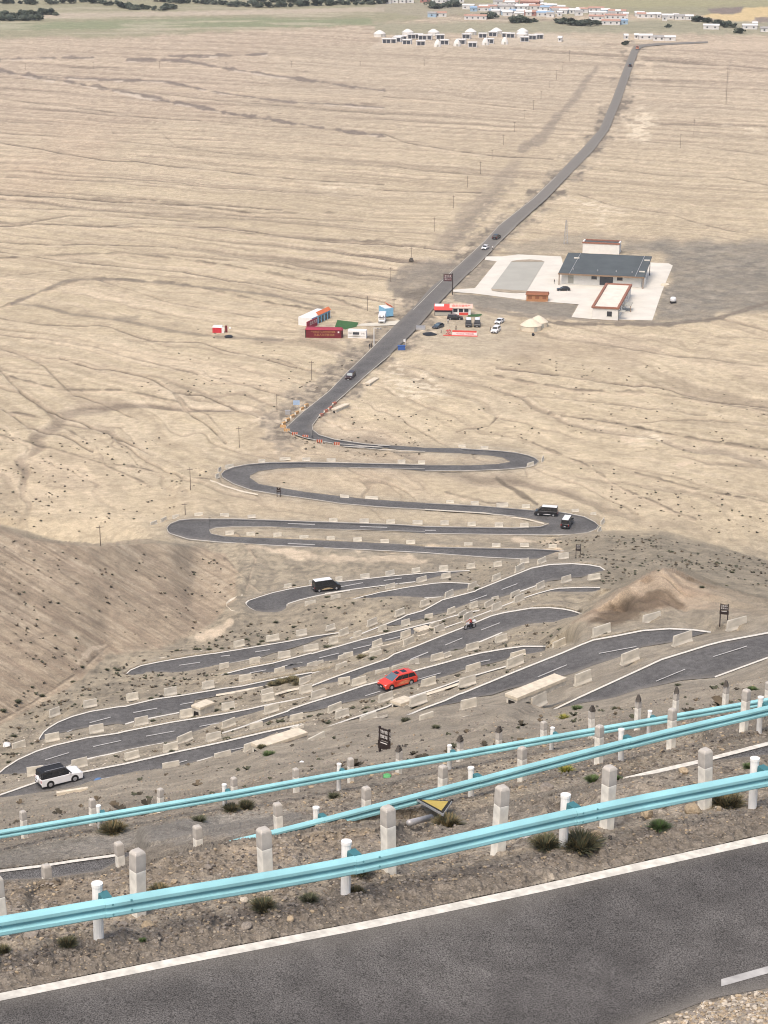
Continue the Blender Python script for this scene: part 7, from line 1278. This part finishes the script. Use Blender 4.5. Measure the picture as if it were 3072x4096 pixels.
def scatter(name, poly, n, lo, hi, mats, seed, power=2.6, avoid=True):
    r = random.Random(seed); xs = [p[0] for p in poly]; ys = [p[1] for p in poly]; V, Fc, MI = [], [], []; b0 = 0; k = 0; tries = 0
    while k < n and tries < n * 12:
        tries += 1; x = r.uniform(min(xs), max(xs)); y = r.uniform(min(ys), max(ys))
        if not inpoly(x, y, poly): continue
        j = min(max(int(np.searchsorted(gx, x)) - 1, 0), NX - 1); i = min(max(int(np.searchsorted(gy, y)) - 1, 0), NY - 1)
        if avoid and RMs[i, j] > .04: continue
        p = gz(x, y); s = lo + (hi - lo) * r.random() ** power; vs, fs = PROTO[r.randrange(6)]; a = r.uniform(0, 6.28); ca_, sa_ = math.cos(a), math.sin(a); ex = r.uniform(.7, 1.4); ez = r.uniform(.6, 1.1)
        for v in vs: V.append((p.x + s * (v[0] * ca_ * ex - v[1] * sa_), p.y + s * (v[0] * sa_ * ex + v[1] * ca_), p.z + s * (v[2] * ez + .12)))
        Fc += [tuple(b0 + q for q in f) for f in fs]; MI += [r.randrange(len(mats))] * len(fs); b0 += len(vs); k += 1
    me = bpy.data.meshes.new(name); me.from_pydata(V, [], Fc); me.polygons.foreach_set('material_index', MI); [me.materials.append(q) for q in mats]; me.update(); return tag(link(name, me), kind='stuff')
M_ST = [M_ROCKG, M_ROCKG, M_ROCKD, M_ROCKG, M_ROCKT, mat('dull_stone', (.30, .262, .212), .95, .3, 6, bump=.4), mat('brown_stone', (.19, .155, .12), .95, .3, 6, bump=.4)]
NEARB = [(-60, 3560), (0, 3525), (420, 3490), (760, 3400), (1250, 3320), (1500, 3290), (1700, 3230), (2450, 3110), (3072, 3020), (3130, 3010), (3130, 3260), (2250, 3440), (1400, 3630), (400, 3830), (-60, 3920)]
scatter('gravel', NEARB, 12000, .008, .075, M_ST, 1, 3.0)
scatter('gravel', [(-60, 3860), (400, 3780), (1400, 3590), (2300, 3400), (3130, 3200), (3130, 3310), (1500, 3670), (-60, 3990)], 5000, .006, .034, M_ST, 2, 3)
scatter('gravel', [(-60, 3395), (400, 3315), (1300, 3160), (3130, 2840), (3130, 3000), (2500, 3100), (1500, 3270), (1200, 3260), (900, 3262), (400, 3345), (-60, 3415)], 7000, .015, .11, M_ST, 3, 3.2)
scatter('gravel', [(-60, 3200), (300, 3170), (700, 3060), (1000, 2980), (1250, 2960), (1550, 2900), (1900, 2830), (2200, 2850), (2500, 2800), (3130, 2700), (3130, 2850), (1300, 3140), (-60, 3380)], 9000, .04, .22, M_ST, 4, 3.4)
scatter('gravel', [(2600, 4120), (2860, 4000), (3130, 3960), (3130, 4140)], 2600, .010, .10, [M_ROCKT, M_ROCKP, M_ROCKG, M_ST[5]], 5, 2.6, False)
scatter('rubble', [(-40, 2960), (60, 2930), (500, 2790), (1000, 2650), (1500, 2480), (2100, 2300), (2250, 2300), (2100, 2500), (2250, 2640), (1300, 2920), (700, 3060), (-40, 3190)], 3200, .08, .34, [M_ROCKG, M_ROCKP, M_ROCKG, M_ST[5]], 6, 2.5)
# low scrub too small to tell apart: dark dots on slope and fan
def scrub(name, polys, n, lo, hi, mats, seed, clump=True):
    r = random.Random(seed); b = MB(); 
    for poly, m in polys:
        xs = [p[0] for p in poly]; ys = [p[1] for p in poly]; k = 0; tr = 0
        while k < m and tr < m * 14:
            tr += 1; x = r.uniform(min(xs), max(xs)); y = r.uniform(min(ys), max(ys))
            if not inpoly(x, y, poly): continue
            j = min(max(int(np.searchsorted(gx, x)) - 1, 0), NX - 1); i = min(max(int(np.searchsorted(gy, y)) - 1, 0), NY - 1)
            if RMs[i, j] > .05 or (clump and VNM[i, j] < r.random() * .6 + .25): continue
            p = gz(x, y); s = lo + (hi - lo) * r.random() ** 2; mi = r.randrange(len(mats))
            for q in range(9):
                a = q * .7 + r.random(); d = Vector((math.cos(a) * s * r.uniform(.5, 1.1), math.sin(a) * s * r.uniform(.5, 1.1), s * r.uniform(.25, .75))); w = Vector((-math.sin(a), math.cos(a), 0)) * s * .35; b.add([p - w * .6, p + w * .6, p + d + w, p + d - w], [(0, 1, 2, 3)], mi)
            k += 1
    o = b.build(name, mats); return tag(o, kind='stuff')
VNM = fbm(WX / 9, WY / 14, 301, 3)
scrub('scrub', [([(0, 2140), (400, 2200), (900, 2240), (950, 2350), (800, 2550), (420, 2620), (0, 2880)], 260), ([(0, 2900), (500, 2650), (1000, 2500), (1300, 2420), (1800, 2250), (2300, 2250), (2250, 2620), (1500, 2850), (700, 3040), (0, 3190)], 900), ([(2150, 2170), (2600, 2130), (3072, 2260), (3072, 2370), (2800, 2280), (2640, 2265), (2450, 2340), (2250, 2260)], 520), ([(0, 1700), (700, 1760), (900, 1900), (700, 2050), (300, 2130), (0, 2100)], 300), ([(1150, 1740), (1700, 1770), (1700, 1830), (1250, 1830)], 110), ([(1900, 1420), (3072, 1500), (3072, 2150), (2600, 2120), (2300, 1900), (2200, 1780), (1400, 1760), (1350, 1650), (1600, 1480)], 520), ([(700, 1290), (1200, 1400), (1500, 1450), (1150, 1640), (500, 1560)], 160), ([(0, 3200), (700, 3060), (1300, 2970), (2200, 2850), (3072, 2740), (3072, 2830), (1300, 3130), (0, 3350)], 160)], 0, .10, .42, [mat('dark_scrub', (.062, .054, .040), .95, .3, 3), T3_, mat('brown_scrub', (.12, .095, .065), .95, .3, 3)], 9)
# ------------------------------------------------------------------ air between the viewer and the valley
hz = MB().box(-6000, 6000, -60, 20000, -3, 158)
hm = bpy.data.materials.new('thin_haze'); hm.use_nodes = True; hn = hm.node_tree.nodes; hn.remove(hn['Principled BSDF'])
pv = hn.new('ShaderNodeVolumePrincipled'); pv.inputs['Color'].default_value = (.93, .96, 1, 1); pv.inputs['Density'].default_value = .00006; pv.inputs['Anisotropy'].default_value = .2
hm.node_tree.links.new(pv.outputs[0], hn['Material Output'].inputs['Volume'])
tag(hz.build('haze', hm), kind='stuff')
